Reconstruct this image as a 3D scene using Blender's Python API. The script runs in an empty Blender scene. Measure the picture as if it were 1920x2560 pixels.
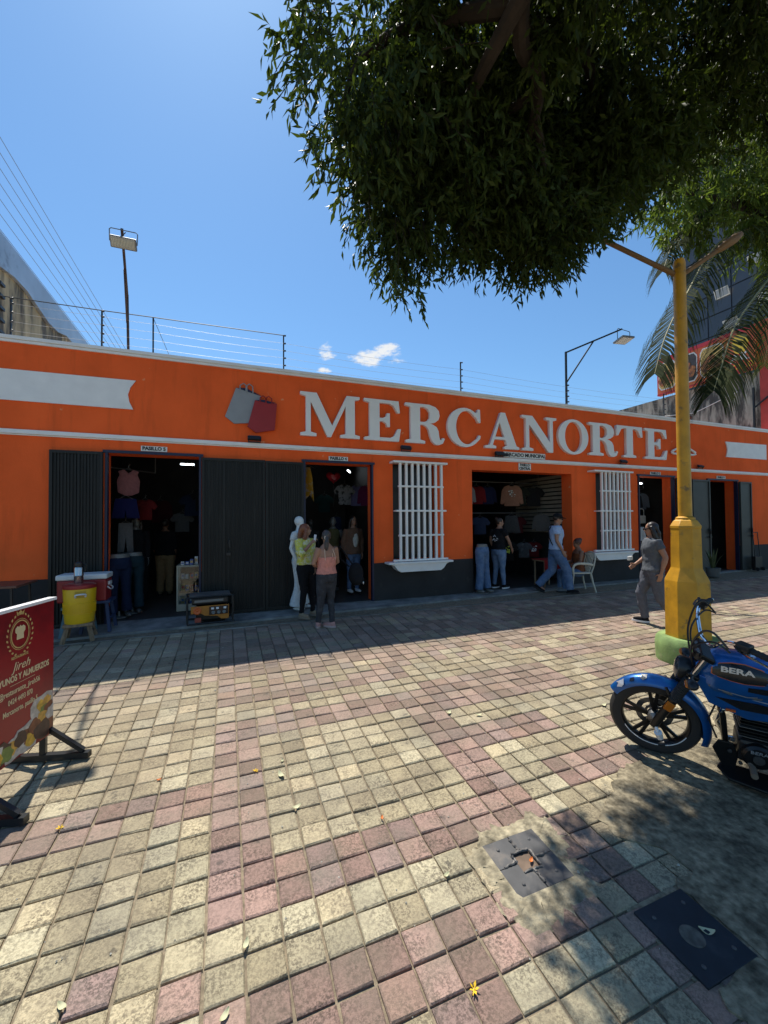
import bpy, bmesh, math, random
import numpy as np
from mathutils import Vector, Matrix

scene = bpy.context.scene
COL = scene.collection
R = math.radians
random.seed(11)

# ------------------------------------------------------------------ camera
cam = bpy.data.cameras.new('camera')
cam.sensor_fit = 'HORIZONTAL'; cam.sensor_width = 36.0
cam.lens = 36.0 * 1011.494 / 1920.0
cam.clip_start = 0.05; cam.clip_end = 2000
camo = bpy.data.objects.new('camera', cam); COL.objects.link(camo)
_X = Vector((0.93246, -0.36115, -0.00833)); _F = Vector((0.36138, 0.93217, 0.0215))
_F = (_F - _X * _F.dot(_X)).normalized(); _X.normalize(); _U = _X.cross(_F)
camo.matrix_world = Matrix(((_X.x, _U.x, -_F.x, 0), (_X.y, _U.y, -_F.y, 0), (_X.z, _U.z, -_F.z, 1.6), (0, 0, 0, 1)))
scene.camera = camo

# ------------------------------------------------------------------ light
SUN = Vector((-0.047, 0.497, 1.0)).normalized()          # towards the sun
world = bpy.data.worlds.new('World'); scene.world = world; world.use_nodes = True
wn = world.node_tree.nodes; wl = world.node_tree.links
for n in list(wn): wn.remove(n)
sky = wn.new('ShaderNodeTexSky'); sky.sky_type = 'NISHITA'; sky.sun_disc = False
sky.sun_elevation = math.asin(SUN.z); sky.sun_rotation = math.atan2(SUN.x, SUN.y)
sky.altitude = 0; sky.air_density = 1.15; sky.dust_density = 0.35; sky.ozone_density = 2.2
bg = wn.new('ShaderNodeBackground'); bg.inputs['Strength'].default_value = 0.106
wo = wn.new('ShaderNodeOutputWorld')
# a few small fair-weather clouds low in the sky
tc = wn.new('ShaderNodeTexCoord')
def wmath(op, a, b=None, c=None):
    n = wn.new('ShaderNodeMath'); n.operation = op
    for i, s in enumerate((a, b, c)):
        if s is None: continue
        if isinstance(s, (int, float)): n.inputs[i].default_value = s
        else: wl.new(s, n.inputs[i])
    return n.outputs[0]
nz = wn.new('ShaderNodeTexNoise'); nz.inputs['Scale'].default_value = 14; nz.inputs['Detail'].default_value = 7
nz.inputs['Roughness'].default_value = .62
mp = wn.new('ShaderNodeMapping'); mp.inputs['Scale'].default_value = (1, 1, 2.2)
wl.new(tc.outputs['Generated'], mp.inputs['Vector']); wl.new(mp.outputs[0], nz.inputs['Vector'])
def dirmask(d, width, zs):
    d = Vector(d).normalized()
    sub = wn.new('ShaderNodeVectorMath'); sub.operation = 'SUBTRACT'; sub.inputs[1].default_value = d
    wl.new(tc.outputs['Generated'], sub.inputs[0])
    mul = wn.new('ShaderNodeVectorMath'); mul.operation = 'MULTIPLY'; mul.inputs[1].default_value = (1, 1, zs)
    wl.new(sub.outputs[0], mul.inputs[0])
    ln = wn.new('ShaderNodeVectorMath'); ln.operation = 'LENGTH'; wl.new(mul.outputs[0], ln.inputs[0])
    mr = wn.new('ShaderNodeMapRange'); mr.interpolation_type = 'SMOOTHSTEP'
    mr.inputs['From Min'].default_value = width; mr.inputs['From Max'].default_value = width * .15
    wl.new(ln.outputs['Value'], mr.inputs['Value']); return mr.outputs[0]
def raydir(px, py):
    return _X * (px - 960) + _U * (1280 - py) + _F * 1011.494
m1 = dirmask(raydir(950, 888), .135, 3.0); m2 = dirmask(raydir(815, 880), .05, 1.2); m3 = dirmask(raydir(812, 925), .03, 2)
m4 = dirmask(raydir(2400, 900), .3, 3.0); m5 = dirmask((-.9, .3, .22), .3, 3); m6 = dirmask((.3, -.9, .25), .4, 3)
mm = m1
for k in (m2, m3, m4, m5, m6): mm = wmath('MAXIMUM', mm, k)
cl = wmath('ADD', nz.outputs['Fac'], wmath('MULTIPLY', mm, .30))
cr = wn.new('ShaderNodeMapRange'); cr.interpolation_type = 'SMOOTHSTEP'
cr.inputs['From Min'].default_value = .70; cr.inputs['From Max'].default_value = .86
wl.new(cl, cr.inputs['Value'])
cf = wmath('MULTIPLY', cr.outputs[0], wmath('MINIMUM', wmath('MULTIPLY', mm, 3.0), 1.0))
mixc = wn.new('ShaderNodeMixRGB'); mixc.inputs[2].default_value = (6.1, 6.3, 6.5, 1)
hue = wn.new('ShaderNodeMixRGB'); hue.blend_type = 'MULTIPLY'; hue.inputs[0].default_value = 1; hue.inputs[2].default_value = (.655, .91, 1.06, 1)   # camera white balance
wl.new(sky.outputs[0], hue.inputs[1])
wl.new(cf, mixc.inputs[0]); wl.new(hue.outputs[0], mixc.inputs[1])
wl.new(mixc.outputs[0], bg.inputs['Color']); wl.new(bg.outputs[0], wo.inputs['Surface'])

sl = bpy.data.lights.new('sun', 'SUN'); sl.energy = 4.8; sl.angle = R(.53); sl.color = (1.0, .95, .86)
so = bpy.data.objects.new('sun', sl); COL.objects.link(so); so.location = (0, 20, 40)
so.rotation_euler = SUN.to_track_quat('Z', 'Y').to_euler()

scene.view_settings.view_transform = 'Standard'; scene.view_settings.look = 'None'
scene.view_settings.exposure = 0.42; scene.view_settings.gamma = 1.0
cy = scene.cycles; cy.max_bounces = 6; cy.diffuse_bounces = 3; cy.glossy_bounces = 2; cy.transmission_bounces = 3; cy.transparent_max_bounces = 4
scene.render.resolution_x = 768; scene.render.resolution_y = 1024

# ------------------------------------------------------------------ helpers
SL = .0627                       # the square rises towards the market
FY = 7.6                         # plane of the market front
def gz(y): return SL * (y - FY) if y < FY else 0.0

def mat(name, col, rough=.7, metal=0.0, var=.0, vscale=6.0, col2=None, c2scale=3.0, c2lo=.45, c2hi=.65, c2amt=1.0,
        bump=0.0, bscale=60.0, emit=None, estr=1.0, spec=.5, stretch=None, coat=0.0, tint=None, trans=0.0):
    m = bpy.data.materials.new(name); m.use_nodes = True
    nt = m.node_tree; N = nt.nodes; L = nt.links; b = N['Principled BSDF']
    b.inputs['Roughness'].default_value = rough; b.inputs['Metallic'].default_value = metal
    b.inputs['Specular IOR Level'].default_value = spec; b.inputs['Coat Weight'].default_value = coat
    c = (*col, 1.0)
    b.inputs['Base Color'].default_value = c
    tcn = N.new('ShaderNodeTexCoord'); src = tcn.outputs['Object']
    if stretch:
        mpn = N.new('ShaderNodeMapping'); mpn.inputs['Scale'].default_value = stretch
        L.new(src, mpn.inputs['Vector']); src = mpn.outputs[0]
    cur = None
    if col2:
        nn = N.new('ShaderNodeTexNoise'); nn.inputs['Scale'].default_value = c2scale; nn.inputs['Detail'].default_value = 6
        nn.inputs['Roughness'].default_value = .62
        L.new(src, nn.inputs['Vector'])
        mr = N.new('ShaderNodeMapRange'); mr.inputs['From Min'].default_value = c2lo; mr.inputs['From Max'].default_value = c2hi
        mr.inputs['To Max'].default_value = c2amt
        L.new(nn.outputs['Fac'], mr.inputs['Value'])
        mx = N.new('ShaderNodeMixRGB'); mx.inputs[1].default_value = c; mx.inputs[2].default_value = (*col2, 1)
        L.new(mr.outputs[0], mx.inputs[0]); cur = mx.outputs[0]
    if var:
        nn = N.new('ShaderNodeTexNoise'); nn.inputs['Scale'].default_value = vscale; nn.inputs['Detail'].default_value = 8
        L.new(src, nn.inputs['Vector'])
        mr = N.new('ShaderNodeMapRange'); mr.inputs['From Min'].default_value = .3; mr.inputs['From Max'].default_value = .7
        mr.inputs['To Min'].default_value = 1 - var; mr.inputs['To Max'].default_value = 1 + var
        L.new(nn.outputs['Fac'], mr.inputs['Value'])
        mx = N.new('ShaderNodeMixRGB'); mx.blend_type = 'MULTIPLY'; mx.inputs[0].default_value = 1
        if cur: L.new(cur, mx.inputs[1])
        else: mx.inputs[1].default_value = c
        L.new(mr.outputs[0], mx.inputs[2]); cur = mx.outputs[0]
    if tint:                                  # per-piece tone stored on the mesh
        at = N.new('ShaderNodeAttribute'); at.attribute_name = tint
        mx = N.new('ShaderNodeMixRGB'); mx.blend_type = 'MULTIPLY'; mx.inputs[0].default_value = 1
        if cur: L.new(cur, mx.inputs[1])
        else: mx.inputs[1].default_value = c
        L.new(at.outputs['Color'], mx.inputs[2]); cur = mx.outputs[0]
    if cur: L.new(cur, b.inputs['Base Color'])
    if bump:
        nb = N.new('ShaderNodeTexNoise'); nb.inputs['Scale'].default_value = bscale; nb.inputs['Detail'].default_value = 5
        L.new(src, nb.inputs['Vector'])
        bp = N.new('ShaderNodeBump'); bp.inputs['Strength'].default_value = bump; bp.inputs['Distance'].default_value = .01
        L.new(nb.outputs['Fac'], bp.inputs['Height']); L.new(bp.outputs[0], b.inputs['Normal'])
    if emit:
        b.inputs['Emission Color'].default_value = (*emit, 1); b.inputs['Emission Strength'].default_value = estr
    if trans: b.inputs['Transmission Weight'].default_value = trans
    return m

def rotz(a): return Matrix.Rotation(a, 3, 'Z')

class MB:
    def __init__(s): s.v = []; s.f = []; s.m = []
    def add(s, vs, fs, m=0):
        o = len(s.v); s.v += [tuple(p) for p in vs]; s.f += [tuple(i + o for i in f) for f in fs]; s.m += [m] * len(fs); return s
    def box(s, c, d, m=0, rot=None):
        x, y, z = d[0] / 2, d[1] / 2, d[2] / 2
        vs = [Vector((a * x, b * y, e * z)) for e in (-1, 1) for b in (-1, 1) for a in (-1, 1)]
        if rot is not None: vs = [rot @ p for p in vs]
        c = Vector(c); vs = [p + c for p in vs]
        return s.add(vs, [(0, 2, 3, 1), (4, 5, 7, 6), (0, 1, 5, 4), (2, 6, 7, 3), (0, 4, 6, 2), (1, 3, 7, 5)], m)
    def bb(s, x0, x1, y0, y1, z0, z1, m=0):
        return s.box(((x0 + x1) / 2, (y0 + y1) / 2, (z0 + z1) / 2), (x1 - x0, y1 - y0, z1 - z0), m)
    def bar(s, p, q, w, h=None, m=0, up=(0, 0, 1)):
        p, q = Vector(p), Vector(q); h = h or w; d = (q - p); L = d.length; d = d / L
        u = Vector(up); 
        if abs(d.dot(u)) > .97: u = Vector((0, 1, 0))
        a = d.cross(u).normalized(); b = a.cross(d)
        vs = [p + a * (i * w / 2) + b * (j * h / 2) + d * k for k in (0, L) for (i, j) in ((-1, -1), (1, -1), (1, 1), (-1, 1))]
        return s.add(vs, [(0, 1, 2, 3), (7, 6, 5, 4), (0, 4, 5, 1), (1, 5, 6, 2), (2, 6, 7, 3), (3, 7, 4, 0)], m)
    def tube(s, pts, r, n=8, m=0, cap=True, sq=None):
        pts = [Vector(p) for p in pts]; k = len(pts)
        rr = [r] * k if isinstance(r, (int, float)) else list(r)
        rings = []; prev = None
        for i, p in enumerate(pts):
            d = (pts[min(i + 1, k - 1)] - pts[max(i - 1, 0)])
            d = d.normalized() if d.length > 1e-9 else Vector((0, 0, 1))
            if prev is None:
                u = Vector((0, 0, 1)) if abs(d.z) < .9 else Vector((0, 1, 0))
                a = d.cross(u).normalized()
            else:
                a = (prev - d * prev.dot(d))
                a = a.normalized() if a.length > 1e-6 else d.orthogonal().normalized()
            prev = a; b = d.cross(a)
            rx, ry = (rr[i] if isinstance(rr[i], tuple) else (rr[i], rr[i]))
            rings.append([p + a * (rx * math.cos(t)) + b * (ry * math.sin(t)) for t in (2 * math.pi * j / n for j in range(n))])
        vs = [q for g in rings for q in g]
        fs = [(i * n + j, i * n + (j + 1) % n, (i + 1) * n + (j + 1) % n, (i + 1) * n + j) for i in range(k - 1) for j in range(n)]
        if cap: fs += [tuple(reversed(range(n))), tuple((k - 1) * n + j for j in range(n))]
        return s.add(vs, fs, m)
    def loft(s, rings, n=16, m=0):                 # rings: (cx, cy, cz, rx, ry)
        vs = [(c[0] + c[3] * math.cos(2 * math.pi * j / n), c[1] + c[4] * math.sin(2 * math.pi * j / n), c[2]) for c in rings for j in range(n)]
        k = len(rings)
        fs = [(i * n + j, i * n + (j + 1) % n, (i + 1) * n + (j + 1) % n, (i + 1) * n + j) for i in range(k - 1) for j in range(n)]
        fs += [tuple(reversed(range(n))), tuple((k - 1) * n + j for j in range(n))]
        return s.add(vs, fs, m)
    def lathe(s, prof, c=(0, 0, 0), n=24, m=0, ph=0.0, axis=None):
        rings = [(0, 0, z, r, r) for r, z in prof]; o = len(s.v); s.loft(rings, n, m)
        M = rotz(ph)
        if axis is not None: M = Vector(axis).to_track_quat('Z', 'Y').to_matrix() @ M
        c = Vector(c)
        for i in range(o, len(s.v)): s.v[i] = tuple(M @ Vector(s.v[i]) + c)
        return s
    def ell(s, c, r, nu=14, nv=9, m=0, rot=None):
        c = Vector(c); vs = []
        for i in range(1, nv):
            t = math.pi * i / nv
            for j in range(nu):
                a = 2 * math.pi * j / nu
                vs.append(Vector((r[0] * math.sin(t) * math.cos(a), r[1] * math.sin(t) * math.sin(a), -r[2] * math.cos(t))))
        k = len(vs); vs += [Vector((0, 0, -r[2])), Vector((0, 0, r[2]))]
        if rot is not None: vs = [rot @ p for p in vs]
        vs = [p + c for p in vs]
        fs = [(i * nu + j, i * nu + (j + 1) % nu, (i + 1) * nu + (j + 1) % nu, (i + 1) * nu + j) for i in range(nv - 2) for j in range(nu)]
        fs += [(k, (j + 1) % nu, j) for j in range(nu)] + [(k + 1, (nv - 2) * nu + j, (nv - 2) * nu + (j + 1) % nu) for j in range(nu)]
        return s.add(vs, fs, m)
    def prism(s, poly, fn, d0, d1, m=0):           # poly in 2-D (convex or not), fn(u, v, d) -> point
        n = len(poly)
        vs = [fn(u, v, d0) for u, v in poly] + [fn(u, v, d1) for u, v in poly]
        fs = [tuple(range(n)), tuple(range(2 * n - 1, n - 1, -1))] + [(i + n, (i + 1) % n + n, (i + 1) % n, i) for i in range(n)]
        return s.add(vs, fs, m)
    def build(s, name, mats, parent=None, world=False, smooth=35, loc=None, rz=0, bevel=0, fix=True):
        me = bpy.data.meshes.new(name)
        off = Vector((0, 0, 0))
        if world and parent is not None: off = wloc(parent)
        elif world and loc is not None: off = Vector(loc)
        me.from_pydata([tuple(Vector(p) - off) for p in s.v], [], s.f)
        mats = mats if isinstance(mats, (list, tuple)) else [mats]
        for k in mats: me.materials.append(k)
        if len(mats) > 1: me.polygons.foreach_set('material_index', s.m)
        if fix:
            b = bmesh.new(); b.from_mesh(me); bmesh.ops.recalc_face_normals(b, faces=b.faces); b.to_mesh(me); b.free()
        if smooth:
            me.polygons.foreach_set('use_smooth', [True] * len(me.polygons)); me.set_sharp_from_angle(angle=R(smooth))
        o = bpy.data.objects.new(name, me); COL.objects.link(o)
        if parent is not None: o.parent = parent
        if loc is not None: o.location = loc
        if rz: o.rotation_euler.z = rz
        if bevel:
            bm_ = o.modifiers.new('bevel', 'BEVEL'); bm_.width = bevel; bm_.segments = 2; bm_.limit_method = 'ANGLE'
        return o

def wloc(o):
    p = Vector(o.location)
    while o.parent is not None:
        o = o.parent; p = p + Vector(o.location)
    return p
def tag(o, label=None, cat=None, group=None, kind=None):
    if label: o['label'] = label
    if cat: o['category'] = cat
    if group: o['group'] = group
    if kind: o['kind'] = kind
    return o
def thing(name, label, cat, loc=(0, 0, 0), rz=0, group=None):
    o = bpy.data.objects.new(name, None); o.empty_display_size = .2; COL.objects.link(o)
    o.location = loc; o.rotation_euler.z = rz
    return tag(o, label, cat, group)
def struct(o): o['kind'] = 'structure'; return o

def text(name, body, size, material, M, parent=None, ext=.001, align='CENTER', sx=1.0, bold=0.0, shear=0.0, fitw=None):
    cu = bpy.data.curves.new(name, 'FONT'); cu.body = body; cu.size = size; cu.extrude = ext
    cu.align_x = align; cu.align_y = 'CENTER'; cu.offset = bold; cu.shear = shear; cu.resolution_u = 3
    t = bpy.data.objects.new(name, cu); COL.objects.link(t)
    dg = bpy.context.evaluated_depsgraph_get()
    me = bpy.data.meshes.new_from_object(t.evaluated_get(dg))
    bpy.data.objects.remove(t); bpy.data.curves.remove(cu)
    if fitw: xs_ = [v.co.x for v in me.vertices]; sx = fitw / (max(xs_) - min(xs_))
    for v in me.vertices: v.co.x *= sx
    me.materials.clear(); me.materials.append(material); me.name = name
    o = bpy.data.objects.new(name, me); COL.objects.link(o)
    if parent is not None: o.parent = parent
    o.matrix_local = M
    return o
def facing(loc, right=(1, 0, 0), up=(0, 0, 1)):
    r = Vector(right).normalized(); u = Vector(up).normalized(); n = r.cross(u)
    return Matrix(((r.x, u.x, n.x, loc[0]), (r.y, u.y, n.y, loc[1]), (r.z, u.z, n.z, loc[2]), (0, 0, 0, 1)))

def curve_mesh(name, loops, ext, material, M, parent=None):
    """flat filled outline (holes allowed) given some thickness"""
    cu = bpy.data.curves.new(name, 'CURVE'); cu.dimensions = '2D'; cu.fill_mode = 'BOTH'; cu.extrude = ext; cu.bevel_depth = ext * .06
    for lp in loops:
        sp = cu.splines.new('POLY'); sp.points.add(len(lp) - 1)
        for p, q in zip(sp.points, lp): p.co = (q[0], q[1], 0, 1)
        sp.use_cyclic_u = True
    t = bpy.data.objects.new(name, cu); COL.objects.link(t)
    dg = bpy.context.evaluated_depsgraph_get()
    me = bpy.data.meshes.new_from_object(t.evaluated_get(dg))
    bpy.data.objects.remove(t); bpy.data.curves.remove(cu)
    me.materials.clear(); me.materials.append(material); me.name = name
    o = bpy.data.objects.new(name, me); COL.objects.link(o)
    if parent is not None: o.parent = parent
    o.matrix_local = M
    return o

# ------------------------------------------------------------------ materials
ORANGE = mat('orange_paint', (.95, .142, .034), .88, spec=.12, var=.10, vscale=1.3, col2=(.66, .085, .016), c2scale=.55, c2lo=.46, c2hi=.78, c2amt=.75, stretch=(1, 1, .8), bump=.35, bscale=40)
def weather(m, amt=.42):
    """rain streaks and fine grime worked over a painted wall"""
    nt = m.node_tree; N = nt.nodes; L = nt.links; b = N['Principled BSDF']; src = b.inputs['Base Color'].links[0].from_socket
    t = N.new('ShaderNodeTexCoord'); mp_ = N.new('ShaderNodeMapping'); mp_.inputs['Scale'].default_value = (2.6, 2.6, .3); L.new(t.outputs['Object'], mp_.inputs['Vector'])
    n = N.new('ShaderNodeTexNoise'); n.inputs['Scale'].default_value = 1.6; n.inputs['Detail'].default_value = 7; n.inputs['Roughness'].default_value = .65; L.new(mp_.outputs[0], n.inputs['Vector'])
    r = N.new('ShaderNodeMapRange'); r.inputs['From Min'].default_value = .54; r.inputs['From Max'].default_value = .80; r.inputs['To Max'].default_value = amt; L.new(n.outputs['Fac'], r.inputs['Value'])
    x = N.new('ShaderNodeMixRGB'); x.inputs[2].default_value = (.30, .045, .015, 1); L.new(r.outputs[0], x.inputs[0]); L.new(src, x.inputs[1])
    n2 = N.new('ShaderNodeTexNoise'); n2.inputs['Scale'].default_value = 9; n2.inputs['Detail'].default_value = 3; L.new(t.outputs['Object'], n2.inputs['Vector'])
    r2 = N.new('ShaderNodeMapRange'); r2.inputs['From Min'].default_value = .70; r2.inputs['From Max'].default_value = .74; r2.inputs['To Max'].default_value = .6; L.new(n2.outputs['Fac'], r2.inputs['Value'])
    x2 = N.new('ShaderNodeMixRGB'); x2.inputs[2].default_value = (.85, .42, .22, 1); L.new(r2.outputs[0], x2.inputs[0]); L.new(x.outputs[0], x2.inputs[1]); L.new(x2.outputs[0], b.inputs['Base Color'])
weather(ORANGE)
WHITE = mat('white_paint', (.86, .845, .81), .6, var=.05, vscale=4, col2=(.55, .53, .48), c2scale=2.5, c2lo=.58, c2hi=.8, c2amt=.5, bump=.08)
LETTER = mat('letter_white', (.88, .87, .84), .5, var=.03, vscale=3)
PLINTH = mat('black_plinth_paint', (.018, .018, .019), .75, var=.25, vscale=3, col2=(.04, .039, .038), c2scale=5, c2lo=.6, c2hi=.75, bump=.15, bscale=20)
LEAFMET = mat('dark_sheet_metal', (.018, .018, .0165), .5, spec=.3, metal=.1, var=.25, vscale=2.5, col2=(.05, .047, .042), c2scale=3, c2lo=.56, c2hi=.8, c2amt=.7, stretch=(6, 6, .5), bump=.05)
BLUEFR = mat('navy_frame_paint', (.009, .012, .045), .5, var=.2)
BLACK = mat('black_metal', (.02, .02, .021), .45, metal=.3, var=.2)
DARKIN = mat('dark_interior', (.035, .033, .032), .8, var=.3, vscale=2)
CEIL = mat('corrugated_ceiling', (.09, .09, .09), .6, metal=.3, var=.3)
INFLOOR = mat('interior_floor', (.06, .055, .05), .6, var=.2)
SIGN = mat('sign_white', (.74, .73, .68), .5, var=.04)
INK = mat('black_lettering', (.012, .012, .012), .6)
CONC = mat('old_concrete', (.25, .21, .14), .95, var=.5, vscale=24, spec=.12, col2=(.085, .073, .052), c2scale=4.5, c2lo=.44, c2hi=.64, c2amt=.9, bump=1.0, bscale=60)
CONC2 = mat('pale_mortar', (.35, .30, .20), .95, var=.45, vscale=20, spec=.15, col2=(.15, .13, .09), c2scale=9, c2lo=.44, c2hi=.64, c2amt=.9, bump=1.0, bscale=55)
CONCG = mat('grey_strip_concrete', (.26, .25, .23), .9, var=.25, vscale=5, col2=(.15, .145, .14), c2scale=2.2, c2lo=.45, c2hi=.65, bump=.4, bscale=30)
DIRT = mat('joint_dirt', (.215, .172, .115), .95, var=.35, vscale=25, bump=.6, bscale=90)
STEEL = mat('steel_cover', (.085, .084, .084), .6, metal=.35, var=.25, vscale=7, col2=(.15, .13, .11), c2scale=6, c2lo=.52, c2hi=.7, bump=.12, bscale=25)
CHROME = mat('chrome', (.75, .75, .76), .12, metal=1)
GREYMET = mat('grey_metal', (.25, .25, .25), .5, metal=.6, var=.2)
RUBBER = mat('rubber', (.016, .016, .016), .75, var=.15, bump=.1)
SKIN = mat('skin_tan', (.36, .185, .115), .55, var=.05, vscale=8)
SKIN2 = mat('skin_brown', (.25, .12, .07), .55, var=.05, vscale=8)
WOOD = mat('worn_wood', (.25, .17, .10), .75, var=.3, vscale=6, stretch=(8, 8, 1), bump=.2)
# ------------------------------------------------------------------ ground and paving
g_ = MB()
ys = [-300, -40, -8, FY + .2, 60, 400]; zs = [gz(-8) - .6, gz(-8) - .1, gz(-8) - .0075, -.0075, -.0075, -.0075]
xs = [-400, -60, -10, 0, 10, 25, 80, 400]
g_.add([(x, y, z) for y, z in zip(ys, zs) for x in xs],
       [(i * 8 + j, i * 8 + j + 1, (i + 1) * 8 + j + 1, (i + 1) * 8 + j) for i in range(5) for j in range(7)])
struct(g_.build('ground', DIRT, smooth=0))

SLA = math.atan(SL); CSL = math.cos(SLA)
pave = bpy.data.objects.new('pavement', None); COL.objects.link(pave); struct(pave)
pave.location = (0, FY, 0); pave.rotation_euler.x = SLA
def toloc(x, y, z=0): return (x, (y - FY) / CSL, z)

def paver_material(name, base, dark):
    m = bpy.data.materials.new(name); m.use_nodes = True
    nt = m.node_tree; N = nt.nodes; L = nt.links; b = N['Principled BSDF']
    b.inputs['Roughness'].default_value = .92; b.inputs['Specular IOR Level'].default_value = .25
    geo = N.new('ShaderNodeNewGeometry'); pos = geo.outputs['Position']
    def noise(s, d=5, r=.6):
        n = N.new('ShaderNodeTexNoise'); n.inputs['Scale'].default_value = s; n.inputs['Detail'].default_value = d
        n.inputs['Roughness'].default_value = r; L.new(pos, n.inputs['Vector']); return n.outputs['Fac']
    def rng(s, a, b_, c=0., d=1.):
        r = N.new('ShaderNodeMapRange'); r.inputs['From Min'].default_value = a; r.inputs['From Max'].default_value = b_
        r.inputs['To Min'].default_value = c; r.inputs['To Max'].default_value = d; L.new(s, r.inputs['Value']); return r.outputs[0]
    def mix(f, a, b_, mode='MIX'):
        x = N.new('ShaderNodeMixRGB'); x.blend_type = mode
        for i, s in enumerate((f, a, b_)):
            if isinstance(s, (int, float)): x.inputs[i].default_value = s
            elif isinstance(s, tuple): x.inputs[i].default_value = (*s, 1)
            else: L.new(s, x.inputs[i])
        return x.outputs[0]
    grain = rng(noise(64, 6, .82), .45, .555)                    # dark aggregate showing through the worn face
    patchy = rng(noise(7, 5, .6), .38, .66)
    gmix = N.new('ShaderNodeMath'); gmix.operation = 'MULTIPLY'; L.new(grain, gmix.inputs[0]); L.new(rng(patchy, 0, 1, .35, .95), gmix.inputs[1])
    c = mix(gmix.outputs[0], base, dark)
    dirt = rng(noise(2.3, 6, .65), .42, .70, 0, .75)
    c = mix(dirt, c, (.20, .17, .125))
    sp = N.new('ShaderNodeSeparateXYZ'); L.new(pos, sp.inputs[0])                  # dust lies thicker on the trodden strip nearer the market
    dm = N.new('ShaderNodeMath'); dm.operation = 'MULTIPLY'; L.new(rng(sp.outputs['Y'], 2.4, 5.2, 0, .62), dm.inputs[0]); L.new(rng(noise(3.1, 5, .6), .3, .6, .55, 1), dm.inputs[1])
    c = mix(dm.outputs[0], c, (.285, .235, .175))
    blot = rng(noise(13, 4, .6), .63, .70, 0, .6)
    c = mix(blot, c, (.08, .072, .062))
    at = N.new('ShaderNodeAttribute'); at.attribute_name = 'tone'
    c = mix(1.0, c, at.outputs['Color'], 'MULTIPLY')
    L.new(c, b.inputs['Base Color'])
    h = N.new('ShaderNodeMath'); h.operation = 'ADD'; L.new(noise(150, 4, .7), h.inputs[0]); L.new(noise(30, 3), h.inputs[1])
    bp = N.new('ShaderNodeBump'); bp.inputs['Strength'].default_value = .75; bp.inputs['Distance'].default_value = .006
    L.new(h.outputs[0], bp.inputs['Height']); L.new(bp.outputs[0], b.inputs['Normal'])
    return m
CREAM = paver_material('cream_paver', (.50, .435, .285), (.125, .105, .072))
PINK = paver_material('pink_paver', (.385, .255, .208), (.108, .077, .062))

PX, PY, X0, Y0 = .173, .155, .25, 3.218
def is_pink(i, j):
    if i in (-2, -1): return (j >= -7 and j not in (5, 6)) or j in (-11, -10)
    if i <= -3: return j in (-2, -1, 11, 12) or (i in (-14, -15) and j > -2)
    if 0 <= i <= 7 and j in (-7, -6): return True
    if 0 <= i <= 8 and j in (-11, -10): return True
    if i in (9, 10) and j < -7: return True
    if i in (8, 9) and -7 <= j <= 4: return True
    if -1 <= i <= 8 and j in (3, 4): return True
    if 10 <= i <= 14 and j in (-2, -1): return True
    if 12 <= i <= 16 and j in (-6, -5): return True
    if 0 <= i <= 9 and j in (7, 8): return True
    if 10 <= i <= 19 and 2 <= j <= 5: return True
    if i >= 22 and j in (2, 3, 6, 7): return True
    if j >= 9: return (j % 5 in (1, 2, 3)) or (i % 11 in (9, 10)) or (i * 7 + j * 13) % 17 < 6
    return False
def inpoly(x, y, P):
    r = False; n = len(P)
    for k in range(n):
        (x1, y1), (x2, y2) = P[k], P[(k + 1) % n]
        if (y1 > y) != (y2 > y) and x < (x2 - x1) * (y - y1) / (y2 - y1) + x1: r = not r
    return r
PATCH = [(1.80, .2), (1.90, .8), (1.925, 1.14), (2.265, 1.14), (2.26, 1.52), (2.42, 1.55), (2.40, 1.74), (2.25, 1.84), (2.24, 1.99), (2.52, 2.13),
         (2.78, 2.29), (3.2, 2.34), (3.6, 2.30), (4.2, 2.36), (4.9, 2.75), (5.1, 3.1), (5.9, 3.15), (6.6, 2.7), (12, 2.4), (12, .2)]
COVER1 = (1.414, 1.777, 1.742, 2.078); COVER2 = (1.905, 2.255, 1.15, 1.49)
MARG1 = [(1.335, 1.60), (1.50, 1.555), (1.60, 1.60), (1.78, 1.60), (1.86, 1.66), (1.90, 1.80), (1.955, 1.95), (1.945, 2.12), (1.86, 2.20), (1.70, 2.17),
         (1.55, 2.21), (1.42, 2.19), (1.36, 2.10), (1.295, 2.06), (1.31, 1.90), (1.29, 1.75)]
rp = random.Random(5)
def paver_mesh(k, pink):
    """one worn concrete block, 9 faces, slightly different corners for each variant"""
    w, l = PX / 2 - .0055, PY / 2 - .0055; b = .0045
    t = rp.uniform(.74, 1.20); hue = rp.uniform(-.05, .05)
    c = lambda s=.004: rp.uniform(-s, s)
    cor = [(-w, -l), (w, -l), (w, l), (-w, l)]
    top = []; mid = []; bot = []
    for sx, sy in cor:
        dx, dy = c(.003), c(.003); q = b + abs(c(.005))
        top.append((sx + dx - math.copysign(q, sx), sy + dy - math.copysign(q, sy), c(.0012)))
        mid.append((sx + dx, sy + dy, -.006)); bot.append((sx + dx, sy + dy, -.03))
    fs = [(0, 1, 2, 3)] + [(4 + i, 4 + (i + 1) % 4, (i + 1) % 4, i) for i in range(4)] + [(8 + i, 8 + (i + 1) % 4, 4 + (i + 1) % 4, 4 + i) for i in range(4)]
    return top + mid + bot, fs, (t * (1 + hue), t, t * (1 - hue), 1)
VAR = {p: [paver_mesh(k, p) for k in range(14)] for p in (False, True)}
VME = {}
for p in (False, True):
    VME[p] = []
    for vs, fs, tone in VAR[p]:
        me = bpy.data.meshes.new('paver'); me.from_pydata(vs, [], fs); me.materials.append(PINK if p else CREAM)
        a = me.attributes.new('tone', 'FLOAT_COLOR', 'FACE')
        for d in a.data: d.color = tone
        VME[p].append(me)
cells = []
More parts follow.
